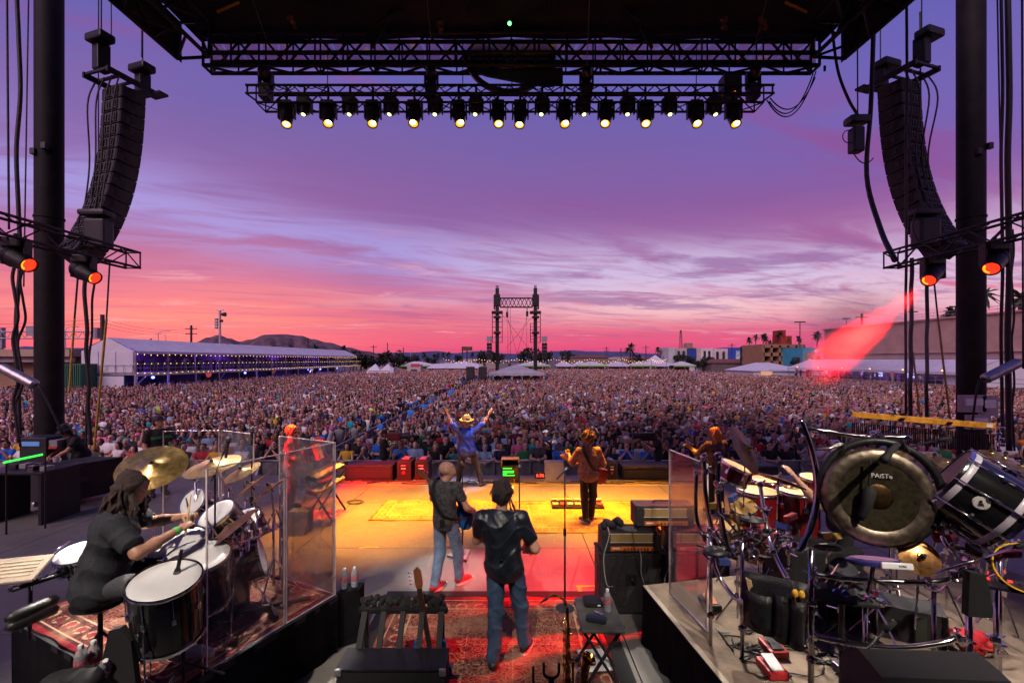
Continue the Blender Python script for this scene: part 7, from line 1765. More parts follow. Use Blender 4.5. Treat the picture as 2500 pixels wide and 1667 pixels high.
# ------------------------------------------------------------------ guitars, saxophone, stands
BRASSG=M('gold_lacquer_brass',(0.85,0.52,0.12),.16,1,.12,30)
ROSE=M('rosewood_neck',(0.20,0.07,0.03),.4,0,.2,12);BLUEB=M('blue_guitar_lacquer',(0.01,0.10,0.32),.12,0,.15,3,coat=.8)
def guitar(X,label,body=BLUEB,neck=ROSE,L=.86,cat='guitar',name='electric_guitar',strings=4):
    """local y runs up the neck from the body, z out of the top"""
    t=T(name,label,cat,X.translation,'guitars')
    out=[(0,-.24),(.10,-.235),(.165,-.18),(.175,-.10),(.135,-.03),(.125,.03),(.155,.09),(.165,.15),(.135,.175),(.085,.13),(.045,.10),(-.045,.10),(-.07,.13),(-.10,.20),(-.135,.215),(-.155,.16),(-.135,.07),(-.12,.0),(-.15,-.08),(-.17,-.16),(-.11,-.23)]
    b=MB();b.prism(out,.042,X @ TR(0,0,-.021));b.build('body',body,t)
    b=MB();b.prism([(.03,-.2),(.11,-.13),(.10,.06),(.02,.085),(-.055,.05),(-.05,-.05)],.003,X @ TR(0,0,.0215));b.build('pickguard',BLACK,t)
    b=MB();b.box((0,.10+L*.30,.014),(.05,L*.66,.022),X,.006);b.build('neck',neck,t);b=MB();b.box((0,.08+L*.31,.027),(.047,L*.68,.005),X);b.build('fingerboard',M('dark_fingerboard',(0.03,0.014,0.008),.5),t)
    y=.10+L*.63;b=MB();b.prism([(-.028,0),(.028,0),(.042,.05),(.040,.17),(.01,.21),(-.03,.18),(-.036,.05)],.016,X @ TR(0,y,.004));b.build('headstock',neck,t)
    for k in range(strings):b=MB();p=Vector((-.048,y+.05+.037*k,.012));b.tube([X @ p,X @(p+Vector((-.028,0,0)))],.005,5);b.sph((-.082,y+.05+.037*k,.012),(.012,.008,.014),7,5,X);b.build('tuning_peg',CHROME,t)
    for yy in(-.02,-.10):b=MB();b.box((0,yy,.028),(.085,.035,.014),X,.004);b.build('pickup',BLACK,t)
    b=MB();b.box((0,-.18,.028),(.075,.045,.014),X,.004);b.build('bridge',CHROME,t)
    for k in range(strings):xx=-.017+.034*k/max(1,strings-1);bar(X @ Vector((xx,-.18,.036)),X @ Vector((xx*.9,y+.03,.033)),.0011,'string',CHROME,t,4)
    for k in range(3):b=MB();p=Vector((.10+.012*k,-.09-.045*k,.024));b.cyl(X @ p,X @(p+Vector((0,0,.014))),.010,n=8);b.build('knob',CHROME,t)
    return t
def saxophone(X,label,s=1.0,mouth=True):
    """local z up along the body, bell curling forward in +y"""
    t=T('saxophone',label,'saxophone',X.translation,'saxophones');XS=X @ Matrix.Scale(s,4)
    up=[(0,.0,.62),(0,.0,.40),(0,.0,.2),(0,.0,.06)];bow=[(0,.025,-.03),(0,.075,-.055),(0,.125,-.02)];bell=[(0,.14,.06),(0,.148,.16),(0,.165,.25),(0,.185,.29)]
    pts=smooth_path([XS @ Vector(p)for p in up+bow+bell],6);n=len(pts);r=[s*(.013+(.030)*(i/n)**1.1+(.034*max(0,(i/n-.86)/.14)**2.2))for i in range(n)]
    b=MB();b.tube(pts,r,14,cap=False);b.build('body_tube',BRASSG,t,True)
    nk=smooth_path([XS @ Vector(p)for p in((0,0,.60),(0,-.005,.68),(0,-.05,.73),(0,-.13,.735),(0,-.18,.70))],5);b=MB();b.tube(nk,[s*(.012-.005*i/len(nk))for i in range(len(nk))],9);b.build('neck_crook',BRASSG,t,True)
    if mouth:b=MB();b.tube([nk[-1],nk[-1]+(nk[-1]-nk[-3]).normalized()*.075*s],[.013*s,.006*s],9);b.build('mouthpiece',BLACK,t,True)
    for k in range(16):
        z=.54-.035*k;side=1 if k % 3 else -1;b=MB();rad=.013+.010*(k/16);c=Vector((side*.022,.018 if k % 2 else -.014,z));d=Vector((side*.8,.5 if k % 2 else -.4,0)).normalized()
        b.lathe([(0,.004),(rad,.003),(rad*1.05,0),(rad*.9,-.005)],XS @ frame(c+d*.008,d),12);b.build('key_cup',BRASSG,t)
    for xx,yy in((.030,.0),(-.028,.012),(.020,-.026),(-.018,-.024)):b=MB();b.tube([XS @ Vector((xx,yy,.02)),XS @ Vector((xx*.85,yy*.9,.56))],.004*s,5);b.build('key_rod',BRASSG,t,True)
    for k in range(3):b=MB();a=.5+k;c=Vector((.03,.165,.05+.06*k));b.lathe([(0,.006),(.026,.004),(.028,0),(.024,-.006)],XS @ frame(c,Vector((1,.1,0))),14);b.build('bell_key',BRASSG,t)
    b=MB();b.tube([XS @ Vector((.0,.02,.22)),XS @ Vector((0,.13,.22))],.005*s,6);b.build('bell_brace',BRASSG,t)
    return t
def instruments():
    # guitar vault: padded open rack on a road case
    t=T('guitar_rack','black open guitar rack with a padded top on a road case','rack',(-1.06,4.3,0));y0,y1=4.22,4.62;x0,x1=-1.53,-.585
    MB().box(((x0+x1)/2,y0-.12,.25),(x1-x0,.30,.50),None,.012).build('case_body',M('black_carpet_case',(0.008,0.008,0.010),.9,0,.3,40,.3),t)
    MB().box(((x0+x1)/2,y0-.12,.503),(x1-x0+.01,.31,.022),None,.006).build('case_rail',BLACKP,t)
    for x in(x0+.02,x1-.02):MB().box((x,y0-.27,.49),(.06,.03,.06),None,.01).build('corner_guard',STEEL,t)
    zt_=.80;yb=4.50
    for k in range(5):x=x0+.10+(x1-x0-.20)*k/4;b=MB();b.box((0,0,0),(.055 if k in(0,4)else .05,.03,.38),TR(x,(y0+yb)/2-.02,.63)@ RX(-.62));b.build('frame_bar',BLACKM,t)
    MB().box(((x0+x1)/2,yb-.06,zt_-.04),(x1-x0-.08,.05,.05),None,.01).build('top_rail',BLACKP,t)
    r=random.Random(4)
    for k in range(5):      # fleece pads between the necks
        xa=x0+.06+(x1-x0-.12)*k/5;b=MB();w=(x1-x0-.12)/5-.03
        for i in range(26):b.sph((xa+w*r.random(),yb-.05+.12*r.random(),zt_+r.uniform(-.02,.035)),(r.uniform(.02,.035),)*3,6,4)
        b.build('fleece_pad',M('black_fleece',(0.010,0.010,0.011),1.0,0,.4,60,.8),t,True)
    for x in(x0+.10,x1-.10):b=MB();b.box((x,yb-.02,.40),(.04,.04,.80));b.build('rear_post',BLACKP,t)
    g=P(1042,1590,4.42);X=Matrix(((.98,-.17,0,g.x+.05),(0,.0,-1,4.44),(.17,.98,0,.28),(0,0,0,1)))
    guitar(X,'blue bass guitar with a red brown neck standing in the rack',L=.98,name='bass_guitar')
    # saxophone on its stand and an empty hook stand
    saxophone(TR(P(1385,1560,4.0).x,4.0,.33)@ RZ(-2.0),'gold saxophone standing on a floor stand near the table',1.05)
    s=T('saxophone_stand','black tripod stand under the gold saxophone','stand',(P(1385,1560,4.0).x,4.0,0));c=Vector((P(1385,1560,4.0).x,4.0,0))
    for k in range(3):a=2.1*k+.5;b=MB();b.tube([c+Vector((0,0,.26)),c+Vector((.2*math.cos(a),.2*math.sin(a),.015))],.010,6);b.build('leg',BLACKP,s)
    b=MB();b.tube([c+Vector((.05,0,.26)),c+Vector((.05,0,.55))],.010,6);b.build('upright',BLACKP,s)
    s=T('hook_stand','empty black stand with a u shaped hook beside the saxophone','stand',P(1345,1700,3.5));c=P(1346,1640,3.5);u=[c+Vector((.058*math.cos(a),0,.045*math.sin(a)))for a in np.linspace(math.pi,2*math.pi,12)]
    b=MB();b.tube([u[0]+Vector((0,0,.07))]+u+[u[-1]+Vector((0,0,.07))],.011,7);b.build('hook',RUBBER,s,True);b=MB();b.tube([c-Vector((0,0,.045)),Vector((c.x,c.y,.2))],.012,7);b.build('pole',BLACKP,s)
    for k in range(3):a=2.1*k+.2;b=MB();b.tube([Vector((c.x,c.y,.3)),Vector((c.x+.22*math.cos(a),c.y+.22*math.sin(a),.015))],.009,6);b.build('leg',BLACKP,s)
    b=MB();b.cyl(c-Vector((0,.03,.07)),c-Vector((0,-.03,.07)),.025,n=8);b.build('clamp_knob',BLACK,s)
    s=T('peg_stand','short black instrument peg left of the hook stand','stand',P(1302,1690,3.6));c=P(1302,1625,3.6);b=MB();b.cyl((c.x,c.y,.05),c,.018,.008,8);b.build('peg',BLACKP,s);b=MB();b.lathe([(0,0),(.12,0),(.12,.02),(.03,.05),(0,.05)],TR(c.x,c.y,0),20);b.build('base',BLACKP,s)
    mic_stand(F(1129,1357),1.50,'microphone stand on a grey angular base beside the bald bassist','square',None,(-.3,-.6,.6))
    mic_stand(F(1268,1482),1.78,'microphone stand on a round base behind the saxophone player','round',None,(.05,-.3,.9));mic_stand(F(1379,1487),1.78,'microphone stand on a round base left of the amplifier stack','round',None,(.7,.4,.6))
    t=T('pedal_board','crowded effects pedal board at the feet of the curly haired guitarist','pedal board',F(1412,1243));c=F(1412,1243);MB().box(c+Vector((0,.22,.03)),(1.12,.46,.05),RZ(0),.01).build('board',BLACKP,t)
    pc=[(0.6,0.45,0.12),(0.55,0.5,0.45),(0.45,0.06,0.04),(0.1,0.1,0.1),(0.5,0.4,0.2),(0.15,0.2,0.3)];r=random.Random(9)
    for j in range(2):
        for i in range(7):
            w=.12;p=c+Vector((-.48+.16*i,.10+.21*j,.055+.035*j));m=M('pedal_%d' % r.randrange(6),pc[r.randrange(6)],.4,.2,.15,30);b=MB();b.box(p+Vector((0,0,.025)),(w,.15,.05),None,.008);o=b.build('pedal',m,t)
            for k in range(3):b=MB();q=p+Vector((-.035+.035*k,.04,.05));b.cyl(q,q+Vector((0,0,.016)),.009,n=7);b.build('pedal_knob',BLACK,o)
            b=MB();q=p+Vector((0,-.045,.05));b.cyl(q,q+Vector((0,0,.014)),.010,n=8);b.build('foot_switch',CHROME,o)
instruments()
# ------------------------------------------------------------------ right riser with the percussion rack
def flat_text(s,size,mat,c,n,parent,up=(0,0,1)):
    n=Vector(n).normalized();up=Vector(up);x=up.cross(n).normalized();y=n.cross(x)
    X=Matrix(((x.x,y.x,n.x,c[0]),(x.y,y.y,n.y,c[1]),(x.z,y.z,n.z,c[2]),(0,0,0,1)))
    return text_mesh('lettering',s,size,mat,X,parent,.0015)
def PR(u,v,Y):return P(u,v,Y)
def right_riser():
    t=T('percussion_riser','black draped riser with pale carpet at the right of the stage','riser',(3,4.3,0));A=Vector((1.49,5.19));fd=Vector((math.cos(.2),math.sin(.2)));ld=Vector((.12,-.993))
    c=[A,A+fd*4.6,A+fd*4.6+ld*3.6,A+ld*3.6]
    CP=M('pale_riser_carpet',(0.21,0.155,0.11),.95,0,.22,5,.6)
    b=MB();v=[Vector((p.x,p.y,RH-.06))for p in c]+[Vector((p.x,p.y,RH))for p in c];b.add(v,[(0,1,2,3),(7,6,5,4),(0,4,5,1),(1,5,6,2),(2,6,7,3),(3,7,4,0)]);b.build('deck',CP,t)
    cloth_wall(t,[(p.x,p.y)for p in(c[0]-Vector((.004,0)),c[1],c[2],c[3],c[0]-Vector((.004,0)))][::-1],0,RH-.005,VELV,.02)
    b=MB();q=[c[0],c[3]];d=.03
    b.add([(c[0].x,c[0].y,RH+.003),(c[3].x,c[3].y,RH+.003),(c[3].x+.05,c[3].y,RH+.003),(c[0].x+.05,c[0].y,RH+.003)],[(0,1,2,3)]);b.build('edge_tape',M('pale_edge_tape',(0.35,0.29,0.22),.7,0,.2,12),t)
    shield((P(1634,0,5.02).x,5.02),(P(1728,0,4.30).x,4.30),RH+.004,1.58,'clear shield panel at the corner of the percussion riser')
right_riser()
def gong():
    n=Vector((-.34,-.93,.10)).normalized();c=P(2145,1213,3.35);R=.352;t=T('gong','large bronze gong with white lettering hanging in the percussion rack','gong',c);X=frame(c,n)
    gm=cymbal_mat('gong_rim_bronze',(0.30,0.24,0.18),.34);gc=cymbal_mat('gong_face_patina',(0.115,0.10,0.06),.36);gd=cymbal_mat('gong_boss_bronze',(0.10,0.055,0.025),.36)
    b=MB();b.lathe([(R*.70,.002),(R*.74,.012),(R*.86,.014),(R*.95,.006),(R*.99,-.010),(R,-.05),(R*.985,-.05)],None,72)
    for i,p in enumerate(b.v):      # hammered rim
        a=math.atan2(p.y,p.x);r=math.hypot(p.x,p.y)
        if r>R*.85:p.z+=.004*math.sin(a*46+r*60);k=1+.006*math.sin(a*31);p.x *= k;p.y *= k
    b.build('rim',gm,t,True).matrix_basis=X
    b=MB();b.lathe([(R*.26,-.004),(R*.5,.0),(R*.70,.002)],None,60);b.build('face',gc,t,True).matrix_basis=X
    b=MB();b.lathe([(0,.004),(R*.2,.004),(R*.25,-.002),(R*.26,-.004)],None,40);b.build('boss',gd,t,True).matrix_basis=X
    u=Vector((0,0,1));x=u.cross(n).normalized();y=n.cross(x)
    p=c+x*.02+y*.155+n*.012;WP=M('white_print',(0.72,0.70,0.70),.6,0,0)
    flat_text('PAiSTe',.044,WP,p,n,t)
    bk=c-n*.07+x*.03+y*.03;f=T('gong_hoop','round black hoop frame behind the gong','frame',bk);Xb=frame(bk,n);b=MB();b.tube([Xb @ Vector((1.06*R*math.cos(a),1.06*R*math.sin(a),0))for a in np.linspace(0,2*math.pi,49)[:-1]],.030,8,closed=True);b.build('hoop',BLACKP,f,True)
    for s in(-1,1):b=MB();b.tube([c+x*s*.20+y*.335,c+x*s*.17+y*.43-n*.05],.008,6);b.build('hanging_cord',BLACKM,f)
    m=T('gong_mallet','dark gong mallet hanging before the gong face','mallet',c+n*.05);q=c-x*.09+n*.05;b=MB();b.tube([q+y*.27+x*.03,q+y*.05+x*.02],.009,7);b.build('handle',BLACKM,m);b=MB();b.tube([q+y*.08+x*.03,q+y*.04+x*.02,q-y*.06,q-y*.13-x*.03,q-y*.17-x*.035],[.02,.045,.036,.028,.012],12);b.build('mallet_head',BLACKM,m,True)
    h=T('gong_microphone','black boom microphone pointing at the gong from above','microphone',P(2170,1090,3.5));b=MB();b.tube([P(2148,1058,3.6),P(2172,1096,3.4),P(2160,1118,3.2)],.014,8);b.build('boom_arm',BLACKP,h,True);b=MB();b.tube([P(2192,1085,3.3),P(2176,1100,3.2),P(2158,1124,3.1)],[.016,.020,.026],10);b.build('microphone',BLACKM,h,True)
gong()
def tilted_drum():
    n=Vector((.58,-.50,-.50)).normalized();c=P(2468,1268,3.15)
    drum(c,n,.27,.40,'big glossy black tilted drum with chrome rods right of the gong',lugs=10,head=M('grey_drumhead',(0.10,0.10,0.105),.5,0,.1),group='percussion drums',name='tilted_drum')
    t=bpy.data.objects['tilted_drum'];X=frame(c,-n);r=.27
    for k in range(10):
        a=2*math.pi*(k+.5)/10;e=Vector((math.cos(a),math.sin(a),0));b=MB();b.tube([X @(e*r*1.06+Vector((0,0,-.02))),X @(e*r*1.06+Vector((0,0,.42)))],.007,6);b.build('tension_rod',CHROME,t,True)
        b=MB();b.lathe([(0,.02),(.02,.018),(.03,.0)],X @ frame(e*r*1.005+Vector((0,0,.20)),e),10);b.build('lug_rosette',DCHROME,t)
    for d in(.04,.34):b=MB();b.lathe([(r*1.0,d),(r*1.012,d+.005),(r*1.012,d+.035),(r*1.0,d+.04)],X,36);b.build('white_stripe',M('lilac_white_band',(0.5,0.46,0.52),.3),t,True)
    best=min((X @ Vector((r*1.012*math.cos(a),r*1.012*math.sin(a),.22))for a in np.linspace(0,6.28,60)),key=lambda q:(q-Vector((0,0,H))).length+(.0 if q.z>c.z else .5));e=(best-(X @ Vector((0,0,.22)))).normalized()
    b=MB();b.lathe([(0,.006),(.04,.004),(.045,0)],frame(best,e),20);o=b.build('badge',M('cream_badge',(0.5,0.48,0.44),.4),t);flat_text('&',.05,BLACK,best+e*.008,e,t)
tilted_drum()
def chimes():
    a,b_=P(2079,1011,4.45),P(2428,1040,4.20);t=T('bar_chimes','long row of dark chime tubes hanging from an amber wooden bar','bar chimes',(a+b_)/2);d=(b_-a).normalized();x,y,z=axes(d)
    X=Matrix(((d.x,x.x,y.x,((a+b_)/2).x),(d.y,x.y,y.y,((a+b_)/2).y),(d.z,x.z,y.z,((a+b_)/2).z),(0,0,0,1)))
    L=(b_-a).length;MB().box((0,0,0),(L,.030,.055),X,.006).build('wooden_bar',M('amber_varnished_wood',(0.55,0.24,0.03),.28,0,.25,14,coat=.5),t)
    MB().box((L/2-.05,-.018,0),(.05,.004,.028),X,.002).build('badge',WHITE,t)
    n=66;cm=M('dark_chime_metal',(0.06,0.055,0.06),.25,1,.2,20)
    for i in range(n):
        p=a.lerp(b_,(i+.5)/n)-Vector((0,0,.075));Lc=.13+.085*i/n*(1-.3*i/n);s=rnd.uniform(-.004,.004);bar(p+Vector((0,s,0)),p+Vector((rnd.uniform(-.003,.003),s,-Lc)),.0055,'chime_tube',cm,t,6)
        if i % 3==0:bar(p,p+Vector((0,0,.05)),.0012,'string',RUBBER,t,4)
    for k in(.35,.68):b=MB();p=a.lerp(b_,k)+Vector((0,-.03,.0));b.sph(p,(.03,.012,.010),8,5);b.build('clip',DCHROME,t)
    q=a.lerp(b_,.3);st=T('chime_stand','chrome stand carrying the bar chimes','stand',(q.x,q.y,RH));b=MB();b.cyl((q.x,q.y+.03,RH),q+Vector((0,.03,.05)),.013,n=8);b.build('pole',CHROME,st,True);b=MB();b.sph(q+Vector((0,-.01,.05)),.03,8,6);b.build('clamp',CHROME,st)
    q=a.lerp(b_,.98);b=MB();b.cyl((q.x+.06,q.y,RH),q+Vector((.06,0,-.02)),.015,n=8);b.build('pole',CHROME,st,True)
    for k in range(6):b=MB();b.box(q+Vector((.06+rnd.uniform(-.03,.03),-.02,-.02-.05*k)),(.05,.04,.03),RZ(rnd.random()*0),.01);b.build('clamp',CHROME,st)
chimes()
def rack():
    t=T('percussion_rack','curved chrome pipe rack carrying the percussion','rack',P(1990,1500,3.6))
    def pipe(pts,r=.021,m=CHROME,nm='pipe'):b=MB();b.tube(smooth_path([P(*p)for p in pts],7),r,10);return b.build(nm,m,t,True)
    D2=M('black_chrome',(0.30,0.29,0.32),.10,1,.1,8)
    pipe([(1953,1022,3.75),(1978,1090,3.7),(1994,1165,3.62),(1992,1235,3.58),(1975,1300,3.52),(1950,1345,3.5)],.026,D2)
    pipe([(1936,1038,3.9),(2010,1052,3.85),(2110,1066,3.75),(2224,1068,3.65)],.023,D2)
    pipe([(1718,1110,4.2),(1722,1200,4.2),(1737,1285,4.1),(1760,1330,4.0)],.021,D2);pipe([(1755,1104,4.1),(1754,1210,4.1),(1770,1310,4.0),(1790,1360,3.95)],.021,D2);pipe([(1700,1150,4.3),(1700,1260,4.3),(1722,1320,4.2)],.018,D2)
    pipe([(1855,1178,4.1),(1866,1250,4.0),(1882,1330,3.85),(1925,1420,3.6)],.018,CHROME)
    pipe([(1985,1400,3.5),(2060,1412,3.45),(2200,1420,3.35),(2290,1418,3.3),(2370,1395,3.25)],.020,D2)
    pipe([(1985,1552,3.5),(2090,1572,3.35),(2200,1580,3.25),(2300,1568,3.2),(2345,1552,3.2)],.020,CHROME)
    pipe([(1738,1352,4.05),(1752,1400,4.0),(1790,1455,3.85),(1830,1475,3.7)],.019,CHROME)
    pipe([(2330,1352,3.3),(2310,1330,3.35),(2300,1310,3.4)],.016,CHROME)
    posts=[(1980,1340,3.5),(2366,1420,3.2),(1735,1290,4.1),(1812,1310,3.9),(2432,1410,3.35),(2112,1480,3.5),(2280,1440,3.4),(2440,1350,3.6)]
    for k,(u,v,Y)in enumerate(posts):
        p=P(u,v,Y);b=MB();b.cyl((p.x,p.y,RH),p,.022 if k<2 else .016,n=12);b.build('post',CHROME if k % 3 else D2,t,True)
        b=MB();b.lathe([(.023,0),(.032,.005),(.032,.03),(.023,.035)],TR(p.x,p.y,RH+.25),12);b.build('collar',D2,t)
    r=random.Random(12);nodes=[(1953,1050,3.75),(1990,1062,3.85),(2135,1060,3.72),(2120,1078,3.7),(1718,1118,4.2),(1752,1112,4.1),(1724,1150,4.2),(1752,1180,4.1),(1756,1190,4.1),(1855,1182,4.1),(1864,1242,4.0),(1870,1250,4.0),(1735,1290,4.1),(1748,1300,4.05),(1790,1340,3.95),(1800,1325,3.9),(1830,1330,3.9),(1845,1345,3.8),(1885,1345,3.8),(1920,1335,3.7),(1940,1330,3.65),(1985,1400,3.5),(1985,1415,3.5),(1983,1470,3.5),(1986,1490,3.5),(1984,1552,3.5),(2160,1418,3.4),(2170,1425,3.38),(2262,1420,3.32),(2270,1430,3.32),(2330,1400,3.25),(2345,1390,3.25),(2360,1370,3.25),(2350,1352,3.3),(2115,1462,3.5),(2150,1470,3.48),(2335,1555,3.2),(2350,1565,3.2),(2430,1560,3.3),(2440,1575,3.3),(2320,1330,3.4),(2440,1330,3.4),(2460,1320,3.4),(2380,1330,3.4),(2360,1310,3.45),(1870,1300,3.9),(1900,1310,3.9),(1835,1300,4.0)]
    for(u,v,Y)in nodes:
        p=P(u,v,Y);b=MB();b.box((0,0,0),(.055,.05,.05),TR(p)@ RZ(r.random()*3)@ RX(r.uniform(-.5,.5)),.012)
        for q in range(3):
            d=Vector((r.gauss(0,1),r.gauss(0,1)-.6,r.gauss(0,1))).normalized();b.cyl(p,p+d*.055,.007,n=6);b.box((0,0,0),(.036,.008,.016),TR(p+d*.058)@ RZ(r.random()*3)@ RX(r.random()*3),.003)
        b.build('clamp',CHROME,t)
    for k in range(26):      # short arms and l-rods in the thick of it
        u0,v0=(r.uniform(1735,1960),r.uniform(1270,1380))if k<16 else(r.uniform(2270,2480),r.uniform(1290,1430));Y=4.05-(u0-1735)/760*.75
        p=P(u0,v0,Y);q=p+Vector((r.uniform(-.16,.16),r.uniform(-.1,.1),r.uniform(-.1,.2)));b=MB();b.tube([p,p.lerp(q,.5)+Vector((0,0,r.uniform(-.03,.03))),q],r.choice((.006,.008,.011)),6);b.sph(q,.015,7,5);b.build('arm_rod',r.choice((CHROME,D2,BLACKP)),t,True)
rack()
def percussion_bits():
    g='percussion drums'
    for u,v,Y,r,lab in((1852,1195,5.2,.215,'red conga with amber head, left one'),(1948,1196,5.0,.20,'red conga with amber head beside the forearm'),(1872,1168,5.6,.20,'red conga partly hidden behind the front pair')):
        c=P(u,v,Y);z0=RH+.28;t=T('conga',lab,'conga',(c.x,c.y,RH),g);Lc=c.z-z0
        b=MB();b.lathe([(r,0),(r*1.05,Lc*.2),(r*1.07,Lc*.38),(r*1.0,Lc*.62),(r*.82,Lc*.85),(r*.72,Lc)],TR(c)@ RX(math.pi),32);b.build('shell',SHELLR,t,True)
        b=MB();b.lathe([(0,.006),(r*.8,.005),(r*1.02,-.012)],TR(c),32);b.build('drumhead',HEADT,t,True)
        b=MB();b.lathe([(r*1.0,-.012),(r*1.07,-.006),(r*1.08,-.03),(r*1.0,-.04)],TR(c),32);b.build('rim',CHROME,t,True)
        for k in range(6):
            a=2*math.pi*k/6+.3;e=Vector((math.cos(a),math.sin(a),0));b=MB();b.tube([c+e*r*1.08+Vector((0,0,-.02)),c+e*r*1.10+Vector((0,0,-.13))],.005,5);b.box((0,0,0),(.03,.05,.06),TR(c+e*r*1.08+Vector((0,0,-.15)))@ RZ(a),.01);b.build('lug',CHROME,t)
        for k in range(3):a=2.1*k;b=MB();b.tube([c+Vector((r*math.cos(a),r*math.sin(a),-.3)),Vector((c.x+r*1.2*math.cos(a),c.y+r*1.2*math.sin(a),RH+.01))],.010,6);b.build('leg',CHROME,t)
    drum(P(1800,1138,4.6),(.35,-.15,.92),.15,.16,'small red timbale under the dark cymbal',shell=SHELLR,head=HEADT,lugs=6,group=g);drum(P(1860,1300,4.2),(.1,-.3,.9),.16,.13,'red snare low in the percussion rack',shell=SHELLR,head=M('red_drumhead',(0.3,0.03,0.03),.4),lugs=8,group=g)
    drum(P(1990,1165,5.0),(0,-.1,1),.15,.18,'amber headed bongo behind the curved bar',shell=SHELLR,head=HEADT,lugs=6,group=g);drum(P(1785,1280,4.3),(-.1,-.5,.8),.10,.22,'yellow hand drum at the left of the rack',shell=M('yellow_shell',(0.5,0.28,0.03),.4,0,.3,12),head=HEADT,lugs=6,group=g)  # the hand drum has a yellow shell
    C=[(1822,1096,4.2,(.62,-.55,.42),.23,'large dark cymbal tilted steeply at the left of the rack',CYMD),(1902,1168,4.4,(.35,.12,.92),.24,'dark cymbal seen edge on over the congas',CYMD),(2206,1106,4.2,(.05,-.3,.95),.085,'small bell cymbal nearest the gong',CYM),(2236,1104,4.3,(.05,-.35,.93),.105,'second small gold cymbal right of the gong',CYM),(2277,1119,4.1,(.05,-.4,.9),.115,'third small gold cymbal right of the gong',CYM),(2321,1132,3.95,(.08,-.42,.9),.12,'largest of the small gold cymbals',CYM),(2360,1140,3.9,(.3,-.3,.9),.10,'small gold cymbal behind the tilted drum',CYM),(2420,1106,4.0,(-.15,-.2,.95),.105,'gold splash cymbal above the tilted drum, left one',CYM),(2452,1118,3.9,(.1,-.2,.95),.10,'gold splash cymbal above the tilted drum, middle one',CYM),(2492,1138,3.7,(.1,-.25,.95),.115,'gold cymbal at the right frame edge',CYM),(2248,1359,3.3,(-.25,-.80,.55),.128,'small reddish bronze cymbal facing the camera below the gong',cymbal_mat('red_bronze',(0.55,0.28,0.11),.2))]
    for i,(u,v,Y,n,r,lab,m)in enumerate(C):
        c=P(u,v,Y);cymbal(c,n,r,lab,m,stand=False);bar(c-Vector(n)*.01,Vector((c.x,c.y+.05,max(RH,c.z-.55))),.007,'pole',CHROME,bpy.data.objects[[o.name for o in COL.objects if o.name.startswith('cymbal')and o.type=='EMPTY' and o.get('label')==lab][0]],6)
    # hand percussion pad with maker's lettering
    c=P(2133,1370,3.25);t=T('percussion_synth','white and blue round electronic percussion pad with dark lettering','drum pad',c);X=TR(c)@ RZ(-.12)@ RX(-.25)
    b=MB();b.lathe([(0,.022),(.15,.020),(.172,.010),(.176,-.004),(.17,-.018)],X @ Matrix.Diagonal((1,.8,1,1)),36);b.build('pad_shell',M('blue_pad_shell',(0.03,0.03,0.16),.3,0,.15),t,'auto')
    b=MB();b.lathe([(0,.026),(.13,.025),(.145,.022)],X @ Matrix.Diagonal((1,.8,1,1)),32);b.build('pad_head',M('lilac_pad',(0.45,0.22,0.42),.5),t)
    b=MB();b.box((.06,-.142,-.002),(.20,.022,.042),X,.008);o=b.build('front_panel',WHITE,t);n=(X.to_3x3()@ Vector((0,-1,.12))).normalized();flat_text('KORG',.017,M('dark_print',(0.02,0.02,0.03),.5,0,0),X @ Vector((.09,-.1545,-.002)),n,t)
    b=MB();b.tube([c-Vector((0,0,.03)),c-Vector((0,-.05,.25))],.014,7);b.build('mount_post',DCHROME,t)
    # mallet bag on the rack
    t=T('mallet_bag','black hanging pocket bag with yellow mallet heads, on the percussion rack','bag',P(1890,1480,3.55));w=[P(1815,1391,3.75),P(1972,1425,3.45),P(1962,1588,3.45),P(1816,1520,3.75)]
    NY=M('black_nylon_bag',(0.011,0.011,0.012),.38,0,.35,14,.6);v=[];f=[]
    for j in range(9):
        for i in range(9):
            s,q=i/8,j/8;p=(w[0].lerp(w[1],s)).lerp(w[3].lerp(w[2],s),q);v.append(p+Vector((-.5,-.85,0))*(.022*math.sin(s*9+q*3)*math.sin(q*math.pi)+.03*math.sin(math.pi*q)))
    for j in range(8):
        for i in range(8):f.append((j*9+i,j*9+i+1,j*9+i+10,j*9+i+9))
    o=ob('bag_back',mesh('bag_back',v,f,True),t,NY);s_=o.modifiers.new('t','SOLIDIFY');s_.thickness=.02
    for k,(a,b_,tp)in enumerate(((.05,.48,.30),(.52,.74,.22),(.76,.98,.24))):
        vv=[];ff=[]
        for j in range(5):
            for i in range(5):
                s,q=a+(b_-a)*i/4,tp+(.96-tp)*j/4;p=(w[0].lerp(w[1],s)).lerp(w[3].lerp(w[2],s),q);vv.append(p+Vector((-.5,-.85,0))*(.05+.03*math.sin(math.pi*i/4)))
        for j in range(4):
            for i in range(4):ff.append((j*5+i,j*5+i+1,j*5+i+6,j*5+i+5))
        o=ob('pocket',mesh('pocket',vv,ff,True),t,NY);s_=o.modifiers.new('t','SOLIDIFY');s_.thickness=.012
    YM=M('yellow_mallet_felt',(0.62,0.34,0.02),.9,0,.15,30);k=0
    for u,v_,Y,lab in((1941,1448,3.42,'left'),(1957,1451,3.41,'right')):
        m=T('mallet','yellow felt mallet head poking out of the bag, %s one' % lab,'mallet',P(u,v_,Y),'mallets');b=MB();b.sph(P(u,v_,Y),(.024,.02,.032),10,7);b.build('mallet_head',YM,m,True);bar(P(u,v_+8,Y),P(u+4,v_+60,Y+.02),.005,'handle',ROSE,m)
